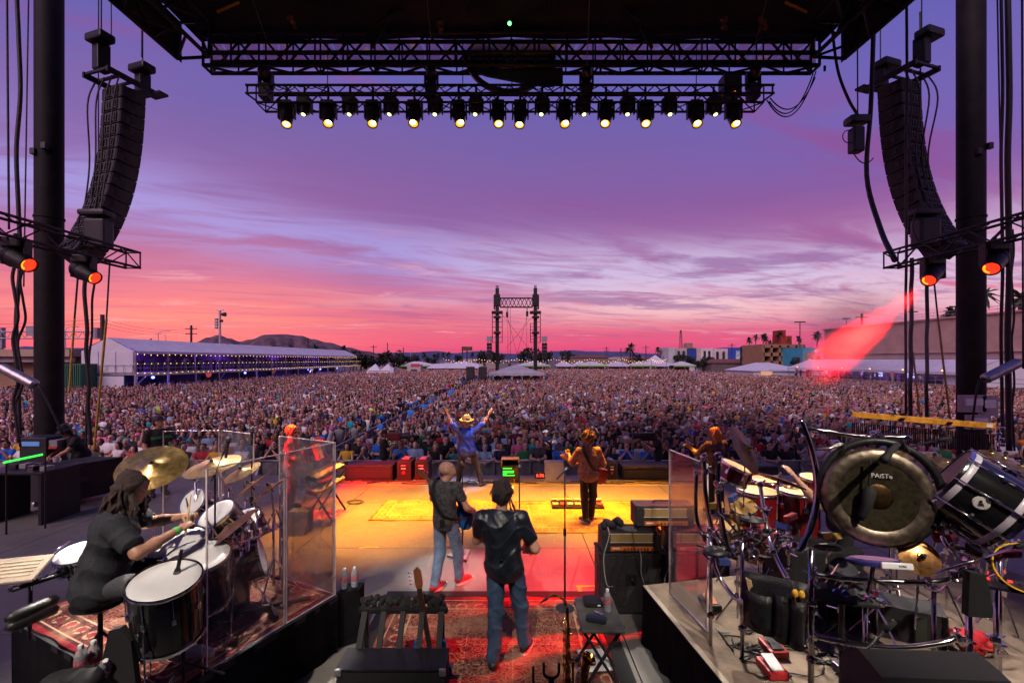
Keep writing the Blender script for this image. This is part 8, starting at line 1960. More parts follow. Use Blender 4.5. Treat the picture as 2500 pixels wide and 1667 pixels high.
    for i,(u,v_)in enumerate(((1822,1410),(1827,1413),(1832,1416))):m=T('drumstick','pale stick end in the mallet bag, %s' %('first','second','third')[i],'drumstick',P(u,v_,3.70),'sticks in the bag');b=MB();b.tube([P(u,v_,3.66),P(u+20,v_+90,3.70)],.007,6);b.build('stick',M('hickory',(0.55,0.38,0.2),.5),m)
    # tray with mallets right of the bag
    c=P(2055,1448,3.6);t=T('mallet_tray','black tray table holding pink handled mallets','tray',c);b=MB();b.box((0,0,0),(.42,.26,.03),TR(c)@ RZ(-.25)@ RX(.15),.01);b.build('tray_top',BLACKM,t);b=MB();b.cyl((c.x,c.y,RH),c,.02,n=8);b.build('tray_post',BLACKP,t)
    BM=M('blue_mallet_yarn',(0.03,0.04,0.35),.9,0,.2,40);PK=M('pink_handle',(0.35,0.10,0.13),.5)
    for i,(u,v_,m_)in enumerate(((2043,1443,BM),(2063,1448,BM),(2010,1428,M('mauve_yarn',(0.12,0.06,0.12),.9)))):
        p=P(u,v_,3.46);m=T('mallet',('blue yarn mallet on the tray, left','blue yarn mallet on the tray, right','mauve yarn mallet on the tray')[i],'mallet',p,'mallets');b=MB();b.sph(p,(.030,.025,.024),10,7);b.build('mallet_head',m_,m,True);bar(p,p+Vector((.22,.14,.10)),.006,'handle',PK,m)
    # yellow tambourine, red bag, power blocks, wedge
    c=P(2500,1386,3.1);t=T('tambourine','yellow tambourine at the right frame edge','tambourine',c);n=Vector((-.5,-.75,.4)).normalized();X=frame(c,n);b=MB();b.lathe([(.150,-.022),(.160,-.022),(.160,.022),(.150,.022),(.150,-.022)],X,36);b.build('frame_ring',M('yellow_tambourine',(0.68,0.40,0.015),.35,0,.1),t)
    for k in range(8):a=2*math.pi*k/8;b=MB();b.lathe([(0,.002),(.022,0),(0,-.002)],X @ TR(.155*math.cos(a),.155*math.sin(a),0),12);b.build('jingle',CHROME,t)
    t=T('red_bag','crumpled bright red bag lying on the riser carpet','bag',F(2385,1590,RH));c=F(2385,1588,RH);b=MB()
    for _ in range(12):b.sph(c+Vector((rnd.uniform(-.14,.14),rnd.uniform(-.06,.10),.06+rnd.uniform(-.02,.07))),(rnd.uniform(.06,.11),rnd.uniform(.05,.09),rnd.uniform(.04,.07)),9,6)
    b.build('bag_cloth',M('red_nylon',(0.45,0.01,0.01),.5,0,.2,15),t,True);b=MB();b.tube(arc(c+Vector((-.1,-.1,.1)),c+Vector((.1,-.12,.1)),.05,8,(0,-1,0)),.012,6);b.build('strap',M('red_nylon',(0.45,0.01,0.01),.5),t)
    t=T('wedge_monitor','black wedge monitor at the bottom right edge of the frame','monitor',P(2260,1700,2.6));c=P(2262,1690,2.55);b=MB();b.prism([(-.2,-.16),(.22,-.16),(.20,.10),(.06,.20),(-.12,.16)],.66,TR(c)@ RZ(-.05)@ Matrix(((0,0,1,-.33),(1,0,0,0),(0,1,0,0),(0,0,0,1))));b.build('cabinet',TOLEX,t);MB().box(c+Vector((0,.16,.03)),(.6,.02,.2),None,.01).build('grille',BLACKM,t)
    t=T('foot_monitor','black floor monitor between the rack posts','monitor',F(2270,1570,RH));c=F(2255,1575,RH);b=MB();b.prism([(-.2,0),(.2,0),(.2,.18),(.0,.34),(-.2,.30)],.5,TR(c+Vector((0,.2,0)))@ RZ(-.5)@ Matrix(((0,0,1,-.25),(1,0,0,0),(0,1,0,0),(0,0,0,1))));b.build('cabinet',TOLEX,t);MB().box(c+Vector((.05,-.02,.16)),(.3,.02,.22),None,.01).build('grille',M('green_black_grille',(0.02,0.03,0.02),.6),t)
    for i,(u,v,cc,lab)in enumerate(((1888,1590,(0.45,0.02,0.02),'red and white pedal under the mallet bag'),(1885,1640,(0.5,0.03,0.03),'red striped double foot pedal at the near riser edge'),(1733,1480,(0.02,0.02,0.02),'black power box with an orange plug by the shield'),(2075,1650,(0.05,0.02,0.08),'small purple stomp box near the wedge'))):  # the stomp box shell is plain purple
        c=F(u,v,RH);t=T('foot_pedal' if i != 2 else 'power_box',lab,'pedal' if i != 2 else 'power box',c);b=MB();b.box(c+Vector((0,0,.035)),(.16,.22,.06),None,.012);b.build('housing',M('pedal_shell_%d' % i,cc,.4,0,.2,12),t);b=MB();b.box((0,0,0),(.10,.17,.012),TR(c+Vector((0,0,.085)))@ RX(.18),.004);b.build('foot_plate',WHITE if i==1 else BLACKP if i != 2 else ORNP,t)
    t=T('drum_pedal_pad','black soft pouch hanging on the right rack post','pouch',P(2375,1450,3.15));b=MB();b.prism([(-.06,-.14),(.10,-.15),(.11,-.10),(.06,.14),(-.05,.16)],.05,TR(P(2368,1445,3.12))@ RX(math.pi/2));b.build('pouch_body',BLACKM,t)
    t=T('cue_panel','flat black panel with red lit controls at the right frame edge','controller',P(2430,1440,3.2));c=P(2440,1425,3.2);b=MB();b.box((0,0,0),(.36,.24,.03),TR(c)@ RZ(-.4)@ RX(-.1),.008);b.build('panel',BLACKP,t)
    RL=M('red_control_light',(0.5,0.02,0.02),.4,0,0,emit=(1,.03,.02),es=2.0)
    for k in range(5):MB().box((0,0,0),(.04,.02,.01),TR(c)@ RZ(-.4)@ RX(-.1)@ TR(-.12+.06*k,.03*(k % 2),.02)).build('indicator',RL if k % 2 else DCHROME,t)
    r=random.Random(30)
    for k in range(22):      # cables snaking over the riser
        p=F(r.uniform(1740,2080),r.uniform(1500,1650),RH);pts=[p+Vector((0,0,.012))]
        for j in range(4):pts.append(pts[-1]+Vector((r.uniform(-.25,.25),r.uniform(-.18,.18),0)))
        for q in pts:q.x=max(q.x,1.95)
        b=MB();b.tube(smooth_path(pts,5),r.choice((.005,.007,.009)),5);tag(b.build('floor_cable',RUBBER if k != 3 else M('teal_cable',(0.02,0.25,0.32),.5),None,True),'black cable tangle strand on the percussion riser' if k != 3 else 'teal cable at the near edge of the percussion riser','cable','cables on the percussion riser')
percussion_bits()

def clutter():
    r=random.Random(77);n=0
    CB=[M('cowbell_%d' % i,c,.35,.4,.2,20)for i,c in enumerate(((.02,.02,.02),(.45,.3,.05),(.3,.02,.02),(.05,.08,.25)))]
    spots=[(1762,1240,4.1),(1790,1215,4.15),(1835,1268,4.0),(1905,1290,3.85),(1930,1262,3.9),(2020,1335,3.8),(2045,1315,3.9),(2290,1300,3.5),(2310,1285,3.5),(2335,1320,3.4),(2360,1345,3.35),(2400,1345,3.3),(2425,1370,3.25),(2460,1350,3.2),(1745,1345,4.0),(1770,1380,3.9),(2210,1330,3.5),(2060,1390,3.6)]
    for k,(u,v,Y)in enumerate(spots):
        c=P(u,v,Y);kind=('cowbell','wood_block','sample_pad')[k % 3];t=T(kind,('dark metal cowbell','lacquered wood block','black rubber sample pad')[k % 3]+(' at the left of the percussion rack' if u<1960 else ' behind the gong' if u<2260 else ' below the tilted drum'),kind.replace('_',' '),c,'small percussion on the rack');X=TR(c)@ RZ(r.uniform(-1,1))@ RX(r.uniform(-.6,.3))
        if k % 3==0:b=MB();b.prism([(-.045,0),(.045,0),(.028,.13),(-.028,.13)],.05,X);b.build('bell',r.choice(CB),t)
        elif k % 3==1:MB().box((0,0,0),(.17,.05,.05),X,.01).build('block',r.choice(CB[1:]),t);MB().box((0,-.027,.008),(.13,.008,.010),X).build('slot',BLACKM,t)
        else:b=MB();b.lathe([(0,.02),(.09,.018),(.10,.0),(.095,-.015),(0,-.015)],X,20);b.build('pad',BLACK,t,'auto')
        bar(c,c+Vector((r.uniform(-.05,.05),.05,-.16)),.007,'mount_rod',CHROME,t,6)
    for k,(u0,v0,u1,v1,Y)in enumerate(((1705,1300,1800,1345,4.1),(1960,1100,2120,1082,3.8),(2130,1110,2290,1075,3.6),(2280,1400,2480,1335,3.1),(2060,1640,2160,1540,3.1),(1700,1330,1775,1355,4.2))):
        t=T('microphone_boom','thin microphone boom crossing the percussion rack','boom arm',P(u0,v0,Y),'boom arms in the percussion rack');b=MB();b.tube([P(u0,v0,Y),P(u1,v1,Y)],.008,6);b.build('tube',(BLACKP,CHROME)[k % 2],t,True);b=MB();b.tube([P(u1,v1,Y),P(u1,v1,Y)+(P(u1,v1,Y)-P(u0,v0,Y)).normalized()*.10],.017,8);b.build('microphone',BLACKM,t,True)
    c=F(2075,1560,RH);t=T('draped_case','black cloth draped case under the gong','case',c);b=MB();b.box(c+Vector((0,.55,.35)),(.75,.5,.70),RZ(0),.04);b.build('cloth',BLACKM,t)
    drum(P(1815,1235,4.3),(-.2,-.4,.9),.12,.16,'small red tom between the congas and the shield',SHELLR,HEADT,6,group='percussion drums');drum(P(2200,1290,3.9),(.1,-.3,.95),.14,.14,'dark snare behind the gong foot',DCHROME,HEADW,8,group='percussion drums')
clutter()
def stands():
    r=random.Random(41)
    for k,(u,v)in enumerate(((1800,1520),(1860,1500),(1925,1530),(2010,1510),(2050,1600),(2140,1560),(2190,1490),(2310,1500),(2390,1490),(2450,1530))):
        p=F(u,v,RH);h=r.uniform(.45,.95);t=T('hardware_stand','chrome tripod hardware stand on the percussion riser','stand',p,'tripod stands on the percussion riser');m=r.choice((CHROME,CHROME,BLACKP))
        bar(p+Vector((0,0,.05)),p+Vector((0,0,h)),.011,'pole',m,t,8)
        for q in range(3):a=2.1*q+r.random();bar(p+Vector((0,0,.30)),p+Vector((.2*math.cos(a),.2*math.sin(a),.012)),.008,'leg',m,t,6)
        for q in range(3):d=Vector((r.gauss(0,1),r.gauss(0,1),r.gauss(0,.6))).normalized();z=p+Vector((0,0,h*(.6+.2*q)));bar(z,z+d*r.uniform(.08,.22),.007,'arm',CHROME,t,6);block(z,(.04,.04,.05),'clamp',CHROME,t,RZ(r.random()*3))
stands()
# ------------------------------------------------------------------ front edge of the stage and left wing
def front_edge():
    def sub(u0,u1,v0,v1,Y,label,name='subwoofer',grille=True):
        a,b_=P(u0,v1,Y),P(u1,v0,Y);c=Vector(((a.x+b_.x)/2,Y+.3,b_.z/2));t=T(name,label,'loudspeaker',(c.x,Y,0),'loudspeakers along the stage front');w=b_.x-a.x;h=b_.z
        MB().box((c.x,Y+.3,h/2),(w,.6,h),None,.015).build('cabinet',TOLEX,t)
        if grille:
            MB().box((c.x,Y-.006,h*.42),(w*.94,.014,h*.5),None,.004).build('rear_panel',M('sub_panel',(0.02,0.02,0.02),.5,0,.4,60),t);MB().box((c.x,Y+.0,h-.03),(w*.96,.02,.012)).build('top_trim',DCHROME,t)
        else:
            MB().box((c.x-w*.05,Y-.006,h*.62),(w*.32,.012,h*.08)).build('label_plate',WHITE,t);MB().box((c.x-w*.05,Y-.006,h*.40),(w*.22,.012,h*.14)).build('red_plate',M('red_connector',(0.5,0.03,0.02),.5),t);MB().box((c.x-w*.05,Y-.006,h*.78),(w*.34,.012,h*.04)).build('label_plate',WHITE,t)
            b=MB();b.box((c.x,Y+.3,h+.03),(w*.5,.3,.04),None,.01);b.build('top_plate',GREYP,t)
        return t
    sub(841,958,1136,1170,12.05,'long low subwoofer lit red at the left stage front');sub(969,1004,1126,1167,12.1,'upright black speaker with red plate, left of the pair','front_fill',False);sub(1013,1046,1126,1167,12.1,'upright black speaker with red plate, right of the pair','front_fill',False)
    sub(1520,1634,1138,1168,12.1,'long low black subwoofer at the right stage front');sub(1484,1507,1130,1166,12.15,'upright black speaker behind the guitarist hip','front_fill',False);sub(1760,1900,1138,1170,12.0,'long low black subwoofer behind the congas')
    def wedge(u0,u1,v0,v1,Y,label,m=GREYP):
        a,b_=P(u0,v1,Y),P(u1,v0,Y);w=b_.x-a.x;t=T('floor_wedge',label,'monitor',((a.x+b_.x)/2,Y,0),'floor wedges');h=max(.16,b_.z)
        b=MB();b.prism([(0,0),(.4,0),(.4,h),(.18,h*.96)],w,TR(a.x,Y,0)@ Matrix(((0,0,1,0),(1,0,0,0),(0,1,0,0),(0,0,0,1))));b.build('cabinet',m,t);MB().box(((a.x+b_.x)/2,Y+.40,h*.5),(w*.9,.02,h*.8)).build('handle_plate',BLACK,t)
    wedge(1331,1378,1130,1160,12.1,'grey wedge monitor right of the red clock',M('pale_wedge',(0.3,0.29,0.32),.6));wedge(693,741,1255,1305,8.25,'blue grey wedge monitor at the keyboard player feet',M('blue_grey_wedge',(0.10,0.13,0.17),.6))
    # prompter
    c=F(1246,1180);t=T('prompter_screen','prompter monitor with green text lines in a flight case','monitor',c);w,h=.46,.60;MB().box(c+Vector((0,.25,h*.38)),(w,.5,h*.76),None,.012).build('case',BLACK,t)
    for s in(-1,1):MB().box(c+Vector((s*w*.48,.2,h*.85)),(.02,.35,h*.34)).build('lid_side',M('gold_case_edge',(0.5,0.34,0.1),.4,.6),t)
    MB().box(c+Vector((0,.2,h*1.02)),(w,.35,.02)).build('lid_top',M('gold_case_edge',(0.5,0.34,0.1),.4,.6),t);MB().box(c+Vector((0,.36,h*.85)),(w*.94,.02,h*.32)).build('lid_back',GREYP,t)
    MB().box(c+Vector((0,-.006,h*.44)),(w*.90,.012,h*.52)).build('screen',M('dark_screen',(0.02,0.025,0.03),.15,0,0),t)
    GT=M('green_screen_text',(0.02,0.5,0.05),.5,0,0,emit=(.02,1.0,.06),es=2.0)
    for k,(z,l)in enumerate(((.66,.5),(.54,.62),(.485,.62),(.42,.22),(.36,.66))):MB().box(c+Vector((-w*.42+l*w*.5,-.014,h*z)),(l*w,.004,.022)).build('text_line',GT,t)
    MB().box(c+Vector((-.1,-.03,h*.12)),(.02,.05,.1)).build('leg',M('gold_case_edge',(0.5,0.34,0.1),.4),t);MB().box(c+Vector((.1,-.03,h*.12)),(.02,.05,.1)).build('leg',M('gold_case_edge',(0.5,0.34,0.1),.4),t)
    # red digital clock
    c=P(1323,1157,12.2);c.z=0.0;t=T('digital_clock','red digital stage clock reading 6:36 6','clock',c);MB().box(c+Vector((0,.04,.10)),(.36,.08,.16),None,.01).build('housing',BLACK,t)
    RD=M('red_digits',(0.5,0.02,0.01),.5,0,0,emit=(1,.05,.02),es=5)
    text_mesh('digits','6:36 6',.125,RD,TR(c+Vector((0,-.004,.10)))@ RX(math.pi/2),t)
    # cables along the front
    r=random.Random(14);YC=M('yellow_cable',(0.35,0.25,0.03),.6)
    for k in range(26):
        x=-4.6+.46*k+r.uniform(-.2,.2);pts=[Vector((x,11.75+r.random()*.25,.014))]
        for j in range(5):pts.append(pts[-1]+Vector((r.uniform(.05,.45),r.uniform(-.10,.10),0)))
        for q in pts:q.y=min(max(q.y,11.68),12.0)
        b=MB();b.tube(smooth_path(pts,5),r.choice((.008,.012,.016)),5);tag(b.build('floor_cable',RUBBER if k % 5 else YC,None,True),('yellow' if not k % 5 else 'black')+' cable lying along the front edge of the stage','cable','cables along the stage front')
    # pit camera platforms are behind the deck edge
    for i,(x,lab)in enumerate(((-4.0,'left'),(4.55,'right'))):
        t=T('camera_platform','low black platform in the pit under the %s cameraman' % lab,'platform',(x,13.7,GZ),'camera platforms');MB().box((x,13.75,GZ+.35),(1.5,1.5,.7),None,.02).build('deck_box',BLACKM,t);MB().box((x,13.75,GZ+.72),(1.45,1.45,.03)).build('top_board',GREYP,t)
front_edge()
def left_wing():
    # long black cabinet on castors
    a,b_,d=F(160,1240),F(300,1208),F(72,1238);h=.90;t=T('black_road_case','large black road case on castors in the left wing','road case',(a+b_+d)/3);z0=.12
    q=[a,b_,b_+(d-a),d];b=MB();b.add([p+Vector((0,0,z0))for p in q]+[p+Vector((0,0,h))for p in q],[(3,2,1,0),(4,5,6,7),(0,1,5,4),(1,2,6,5),(2,3,7,6),(3,0,4,7)]);b.build('case_body',M('black_carpet_wall',(0.016,0.015,0.017),.85,0,.3,30,.3),t)
    n=Vector(((b_-a).y,-(b_-a).x,0)).normalized()
    for s in(.3,.75):p=a.lerp(b_,s)+Vector((0,0,.55));b=MB();b.box((0,0,0),(.16,.02,.10),TR(p+n*.004)@ RZ(math.atan2((b_-a).y,(b_-a).x)),.01);b.build('handle_cup',BLACK,t)
    for p in(a.lerp(d,.12),a.lerp(b_,.1),b_.lerp(a,.1),d.lerp(a,.1)):b=MB();c=p+Vector((0,.05,.06));b.cyl(c-Vector((.02,0,0)),c+Vector((.02,0,0)),.06,n=14);b.build('castor',STEEL,t)
    m=T('paper_cup','pale mug standing on the black road case','mug',P(119,1130,9.9));c=Vector((a.lerp(d,.5).x,a.lerp(d,.5).y+.2,h));b=MB();b.lathe([(0,0),(.05,0),(.06,.03),(.065,.16),(.058,.16),(.052,.02)],TR(c),18);b.build('cup_body',M('pink_white_mug',(0.45,0.38,0.4),.5),m);b=MB();b.tube([c+Vector((.06,0,.13)),c+Vector((.10,0,.10)),c+Vector((.06,0,.04))],.01,6);b.build('handle',WHITE,m)
    # mixing rack and lit strip
    t=T('monitor_rack','black equipment rack with a small blue lit display by the left column','rack',P(85,1120,10.6));c=P(85,1080,10.6);MB().box((c.x,10.8,c.z/2),(.62,.5,c.z+.24),None,.02).build('rack_body',BLACK,t);MB().box((c.x-.05,10.54,c.z-.02),(.42,.02,.10)).build('display',M('blue_display',(0.05,0.1,0.2),.3,0,0,emit=(.1,.25,.6),es=.6),t);MB().box((c.x+.42,10.8,c.z-.05),(.2,.4,.2),None,.01).build('side_unit',GREYP,t);MB().box((c.x+.42,10.59,c.z-.12),(.2,.01,.05)).build('red_stripe',M('red_stripe',(0.5,0.03,0.02),.5),t)
    t=T('light_strip','green glowing strip light on the desk at the left edge','strip light',P(60,1118,8.5));b=MB();p,q=P(8,1129,8.3),P(104,1109,8.6);b.box((0,0,0),((q-p).length,.05,.03),TR((p+q)/2)@ Matrix(((*axes(q-p)[2],0),(*axes(q-p)[0],0),(*axes(q-p)[1],0),(0,0,0,1))).transposed());b.build('tube',M('green_tube',(0.02,.5,.05),.5,0,0,emit=(.03,1.0,.08),es=1.6),t);b=MB();b.cyl((p.x,p.y+.05,0),p-Vector((0,-.05,.03)),.015,n=6);b.build('post',BLACKP,t);b=MB();b.cyl((q.x,q.y+.05,0),q-Vector((0,-.05,.03)),.015,n=6);b.build('post',BLACKP,t)
    t=T('side_desk','cluttered black desk under the green strip light','desk',P(40,1180,8.8));c=P(40,1155,8.8);MB().box((c.x-.1,9.2,c.z),(1.3,.9,.05),None,.01).build('desk_top',BLACKP,t)
    for s in(-.6,.45):MB().box((c.x+s,9.2,c.z/2),(.06,.8,c.z)).build('desk_leg',BLACKP,t)
    for k in range(7):MB().box((c.x-.5+.16*k,9.0+rnd.uniform(-.1,.3),c.z+.07),(.13,.18,.09),None,.01).build('desk_unit',rnd.choice((BLACK,GREYP,DCHROME)),t)
    # clamp-on work lamps by the columns
    for sx,u,v,lab in((-1,45,918,'left'),(1,2445,905,'right')):
        c=P(u,v,9.2);t=T('tube_work_lamp','silver tube work lamp on an arm beside the %s column' % lab,'lamp',c,'tube work lamps');d=Vector((.85,0,-.45))if sx<0 else Vector((.85,0,.42));b=MB();b.tube([c-d*.42,c-d*.38,c+d*.38,c+d*.42],[.06,.10,.10,.06],12);b.build('lamp_tube',M('dull_silver',(0.35,0.34,0.36),.35,.8,.2,8),t,'auto');e=c+d*.42 if sx<0 else c-d*.42;b=MB();b.tube(smooth_path([e,e+Vector((.12*-sx,0,-.1)),e+Vector((.55*-sx if sx<0 else -.25,0,-1.0))],5),.02,6);b.build('arm',BLACKP,t,True)
    for i,(u,v,w_,h_)in enumerate(((2381,985,.62,.42),(2420,990,.40,.50),(2395,1030,.55,.35))):
        c=P(u-8,v,11.3);t=T('taped_box',('white taped box strapped to the right column','pale flat box beside it on the right column','lower pale box on the right column')[i],'box',c,'boxes on the right column');MB().box(c,(w_,.12,h_),None,.008).build('box_body',M('pale_box',(0.40,0.33,0.35),.6,0,.1),t);MB().box(c+Vector((0,-.062,h_*.1)),(w_*.7,.004,h_*.4)).build('label_sheet',WHITE,t)
left_wing()
# ------------------------------------------------------------------ performers and crew
def denim(n,c):return M(n,c,.85,0,.28,9,.5)
JEAN=denim('blue_denim',(0.035,0.07,0.14));LJEAN=denim('light_denim',(0.16,0.24,0.38));BLKT=M('black_cotton',(0.010,0.010,0.012),.85,0,.3,14,.4);NAVY=M('navy_vest_leather',(0.010,0.014,0.022),.38,0,.35,9,.4);DKT=M('dark_trouser_cloth',(0.02,0.016,0.016),.85,0,.3,12,.4)
BROWNH=M('dark_brown_hair',(0.022,0.013,0.009),.5,0,.5,45,.8);DRH=M('long_brown_hair',(0.035,0.018,0.012),.45,0,.6,50,.9);BLOND=M('blond_hair',(0.50,0.32,0.13),.5,0,.3,45,.7);GINGER=M('ginger_hair',(0.40,0.13,0.03),.5,0,.4,45,.7);CURL=M('brown_curls',(0.16,0.08,0.025),.7,0,.5,40,.9);GREYH=M('grey_blond_hair',(0.34,0.27,0.20),.6,0,.3,45,.7)
RUBW=M('white_sole',(0.62,0.6,0.58),.6,0,.06)
def strap(t,W,front,back,mat=BLACKM):
    """guitar strap: from the left shoulder across the back to the right hip"""
    s=W['s'];pts=[W['shL']*.75+W['neck']*.25+W['B'] @ np.array((0,.14,-.10)),W['shL']*.7+W['neck']*.3+np.array((0,0,.085)),W['chest']+W['B'] @ np.array((-.08,-.165,.10)),(W['chest']+W['pelvis'])/2+W['B'] @ np.array((.06,-.170,.0)),W['pelvis']+W['B'] @ np.array((.20,-.06,.06)),Vector(front)]
    b=MB();p=smooth_path([Vector(q)for q in pts],6)
    for q,w in zip(p,p[1:]):
        d=(w-q).normalized();o=Vector(W['pelvis']+(0,0,.3))-q;o=(o-d*o.dot(d)).normalized();x=d.cross(o)*.032;b.add([q-x,q+x,w+x,w-x,q-x-o*.006,q+x-o*.006,w+x-o*.006,w-x-o*.006],[(0,1,2,3),(7,6,5,4),(0,4,5,1),(2,6,7,3),(1,5,6,2),(0,3,7,4)])
    b.build('strap',mat,t)
def gx(c,neck,front):
    y=Vector(neck).normalized();z=Vector(front);z=(z-y*z.dot(y)).normalized();x=y.cross(z);return Matrix(((x.x,y.x,z.x,c[0]),(x.y,y.y,z.y,c[1]),(x.z,y.z,z.z,c[2]),(0,0,0,1)))
def strands(p,W,n,L,mat,seed=1,th=.004):
    b=MB();r=random.Random(seed);s=W['s']
    for k in range(n):
        a=r.uniform(-2.6,2.6);e=r.uniform(-.35,1.5);d=np.array((math.sin(a)*math.cos(e),-math.cos(a)*math.cos(e),math.sin(e)))
        if d[1]>.35 and d[2]<.75:continue
        q=Vector(loc(W,tuple(d*np.array((.097,.108,.105))+np.array((0,-.02,.035)))));o=Vector(W['R'] @ d);g_=Vector(W['R'] @ np.array((r.uniform(-.6,.6),r.uniform(-.5,.5),-1.0)));l=L*r.uniform(.6,1.3)
        b.tube([q-o*.006,q+o*.008+g_*l*.5,q+o*.004+g_*l],[th,th*.8,th*.3],4)
    b.build('hair_strands',mat,p,True)
def performers():
    # saxophone player
    W=pose((-.05,4.84,.0),-.12,1.90,pelvis=(-.03,.0,.95),chest=(-.06,-.01,1.25),neck=(-.06,.0,1.475),head=(-.05,.03,1.655),look=(.15,1,-.08),shR=(.14,0,1.42),shL=(-.26,0,1.42),elR=(.28,.0,1.13),wrR=(.20,.24,1.02),elL=(-.33,.10,1.15),wrL=(-.04,.28,1.22),anR=(.16,.12,.11),toR=(.20,.30,.035),knR=(.12,.10,.52),anL=(-.12,-.14,.08),toL=(-.15,.04,.035),knL=(-.11,-.02,.50),hipR=(.07,0,.93),hipL=(-.12,0,.93))
    p=person('saxophone player in a black vest and blue jeans, back turned',W,SKINS[0],NAVY,JEAN,BLACK,hair_short(BROWNH,.020,.009),.012,.62,.82,.02,cloth_name='vest',wr=.008,sole=RUBW,hands={'R':dict(curl=.9,n=(-1,.2,0)),'L':dict(curl=.9,n=(0,1,-.3))})
    b=MB();c=Vector(W['pelvis'])+Vector((-.03,-.185,.13));b.box(c,(.035,.012,.022),None,.005);b.build('vest_buckle',DCHROME,p)
    strands(p,W,420,.05,M('grey_brown_strand',(0.07,0.05,0.04),.45),3)
    saxophone(gx((.20,5.16,1.02),(.0,1,.25),(-.30,-.10,.95)),'gold saxophone held by the man in the black vest',1.02)
    # bassist
    W=pose((-.93,6.36,0),-.45,1.80,look=(.80,.45,.50),head=(.03,.0,1.655),chest=(0,-.03,1.25),neck=(.0,-.03,1.475),elR=(.34,.02,1.16),wrR=(.26,.30,1.02),elL=(-.30,.12,1.18),wrL=(-.32,.40,1.20),anR=(.10,.20,.09),toR=(.16,.38,.035),knR=(.12,.12,.52),anL=(-.10,-.12,.08),toL=(-.08,.08,.035),knL=(-.10,.02,.50))
    HTH=M('mottled_grey_tee',(0.060,0.060,0.066),.85,0,.55,22,.4)
    p=person('bald bassist in a mottled grey t-shirt and light jeans looking up',W,SKINS[0],HTH,LJEAN,M('red_sneaker',(0.42,0.015,0.02),.5,0,.15),None,.013,.5,.84,.012,sole=RUBW,hands={'R':dict(curl=.8,n=(-.5,.8,0)),'L':dict(curl=1.0,n=(0,0,1))})
    b=MB();c=Vector(loc(W,(0,0,0),'pelvis'))+Vector((-.02,-.16,.02));b.box(c,(.07,.03,.10),None,.008);b.build('belt_pack',BLACK,p)
    g=gx(Vector(W['pelvis'])+Vector((.20,.24,.02)),(-.74,.12,.66),(.28,.95,0));guitar(g,'blue bass guitar slung on the bald bassist',L=.98,name='bass_guitar');strap(p,W,g.translation+Vector((.1,-.05,-.05)),None)
    # singer with raised arms
    W=pose((-1.14,11.55,0),0,1.80,pelvis=(0,0,.90),hipR=(.10,0,.88),hipL=(-.10,0,.88),knR=(.26,.04,.47),anR=(.36,-.02,.08),toR=(.44,.14,.035),knL=(-.17,.10,.48),anL=(-.24,.20,.08),toL=(-.27,.38,.035),chest=(0,0,1.20),neck=(0,0,1.42),head=(-.02,.02,1.60),shR=(.20,0,1.38),shL=(-.20,0,1.38),elR=(.42,.03,1.56),wrR=(.54,.05,1.78),elL=(-.40,.03,1.58),wrL=(-.50,.05,1.82),look=(-.1,1,.1))
    p=person('singer in a loose blue shirt and straw hat throwing both arms up',W,SKINS[0],M('royal_blue_shirt',(0.01,0.04,0.34),.45,0,.35,7,.5),DKT,M('brown_boot',(0.08,0.045,0.02),.6),hair_short(GREYH,.008),.018,.75,.70,.045,wr=.007,hands={'R':dict(curl=.15,spread=.5,n=(0,1,0)),'L':dict(curl=.3,spread=.6,n=(0,1,0),fingers=(1.5,1.4,.05,.05))})
    hat_geo(p,W,'fedora',M('straw_hat',(0.50,0.34,0.08),.7,0,.2,40,.5),M('hat_band_grey',(0.12,0.11,0.12),.6))
    m=T('hand_microphone','black hand microphone in the raised right hand of the singer','microphone',tuple(W['wrR']));mic_geo(m,Vector(W['wrR'])+Vector((.09,.05,.06)),(.8,0,-.5))
    # curly haired guitarist
    W=pose((1.52,9.05,0),.05,1.74,anR=(.06,.02,.08),toR=(.10,.20,.035),knR=(.10,.03,.5),anL=(-.08,-.10,.08),toL=(-.16,.06,.035),knL=(-.08,.0,.5),elR=(.30,.05,1.14),wrR=(.20,.26,1.0),elL=(-.32,.10,1.18),wrL=(-.34,.32,1.28))
    pm=bpy.data.materials.new('printed_shirt');pm.use_nodes=True;gg=G(pm.node_tree);tc=gg.node('ShaderNodeTexCoord');vo=gg.node('ShaderNodeTexVoronoi');gg.l.new(tc.outputs['Object'],vo.inputs['Vector']);vo.inputs['Scale'].default_value=7.5;rg=gg.m('SINE',gg.m('MULTIPLY',vo.outputs['Distance'],90));v2=gg.node('ShaderNodeTexVoronoi',feature='DISTANCE_TO_EDGE');gg.l.new(tc.outputs['Object'],v2.inputs['Vector']);v2.inputs['Scale'].default_value=14
    cc=gg.mix(gg.step(rg,.2,.6),(0.035,0.014,0.01,1),(0.46,0.30,0.2,1));cc=gg.mix(gg.step(v2.outputs['Distance'],.05,.02),cc,(0.38,0.2,0.14,1));bs=gg.n['Principled BSDF'];gg.l.new(cc,bs.inputs['Base Color']);bs.inputs['Roughness'].default_value=.8
    p=person('curly haired guitarist in a patterned brown shirt, back turned',W,SKINS[1],pm,BLKT,M('dark_sneaker',(0.05,0.04,0.04),.6),hair_afro(CURL),.016,1.3,.80,.03,wr=.005,sole=RUBW,hands={'L':dict(curl=1.,n=(0,0,1)),'R':dict(curl=.7,n=(0,1,0))})
    g=gx(Vector((1.72,9.30,.88)),(-.90,.05,.45),(.05,1,.05));guitar(g,'yellow lit electric guitar worn by the curly haired guitarist',M('sunburst',(0.18,0.05,0.015),.15,0,.3,3,coat=.7),M('maple_neck',(0.55,0.33,0.10),.35,0,.1),.82,strings=6);strap(p,W,g.translation+Vector((.05,-.03,0)),None)
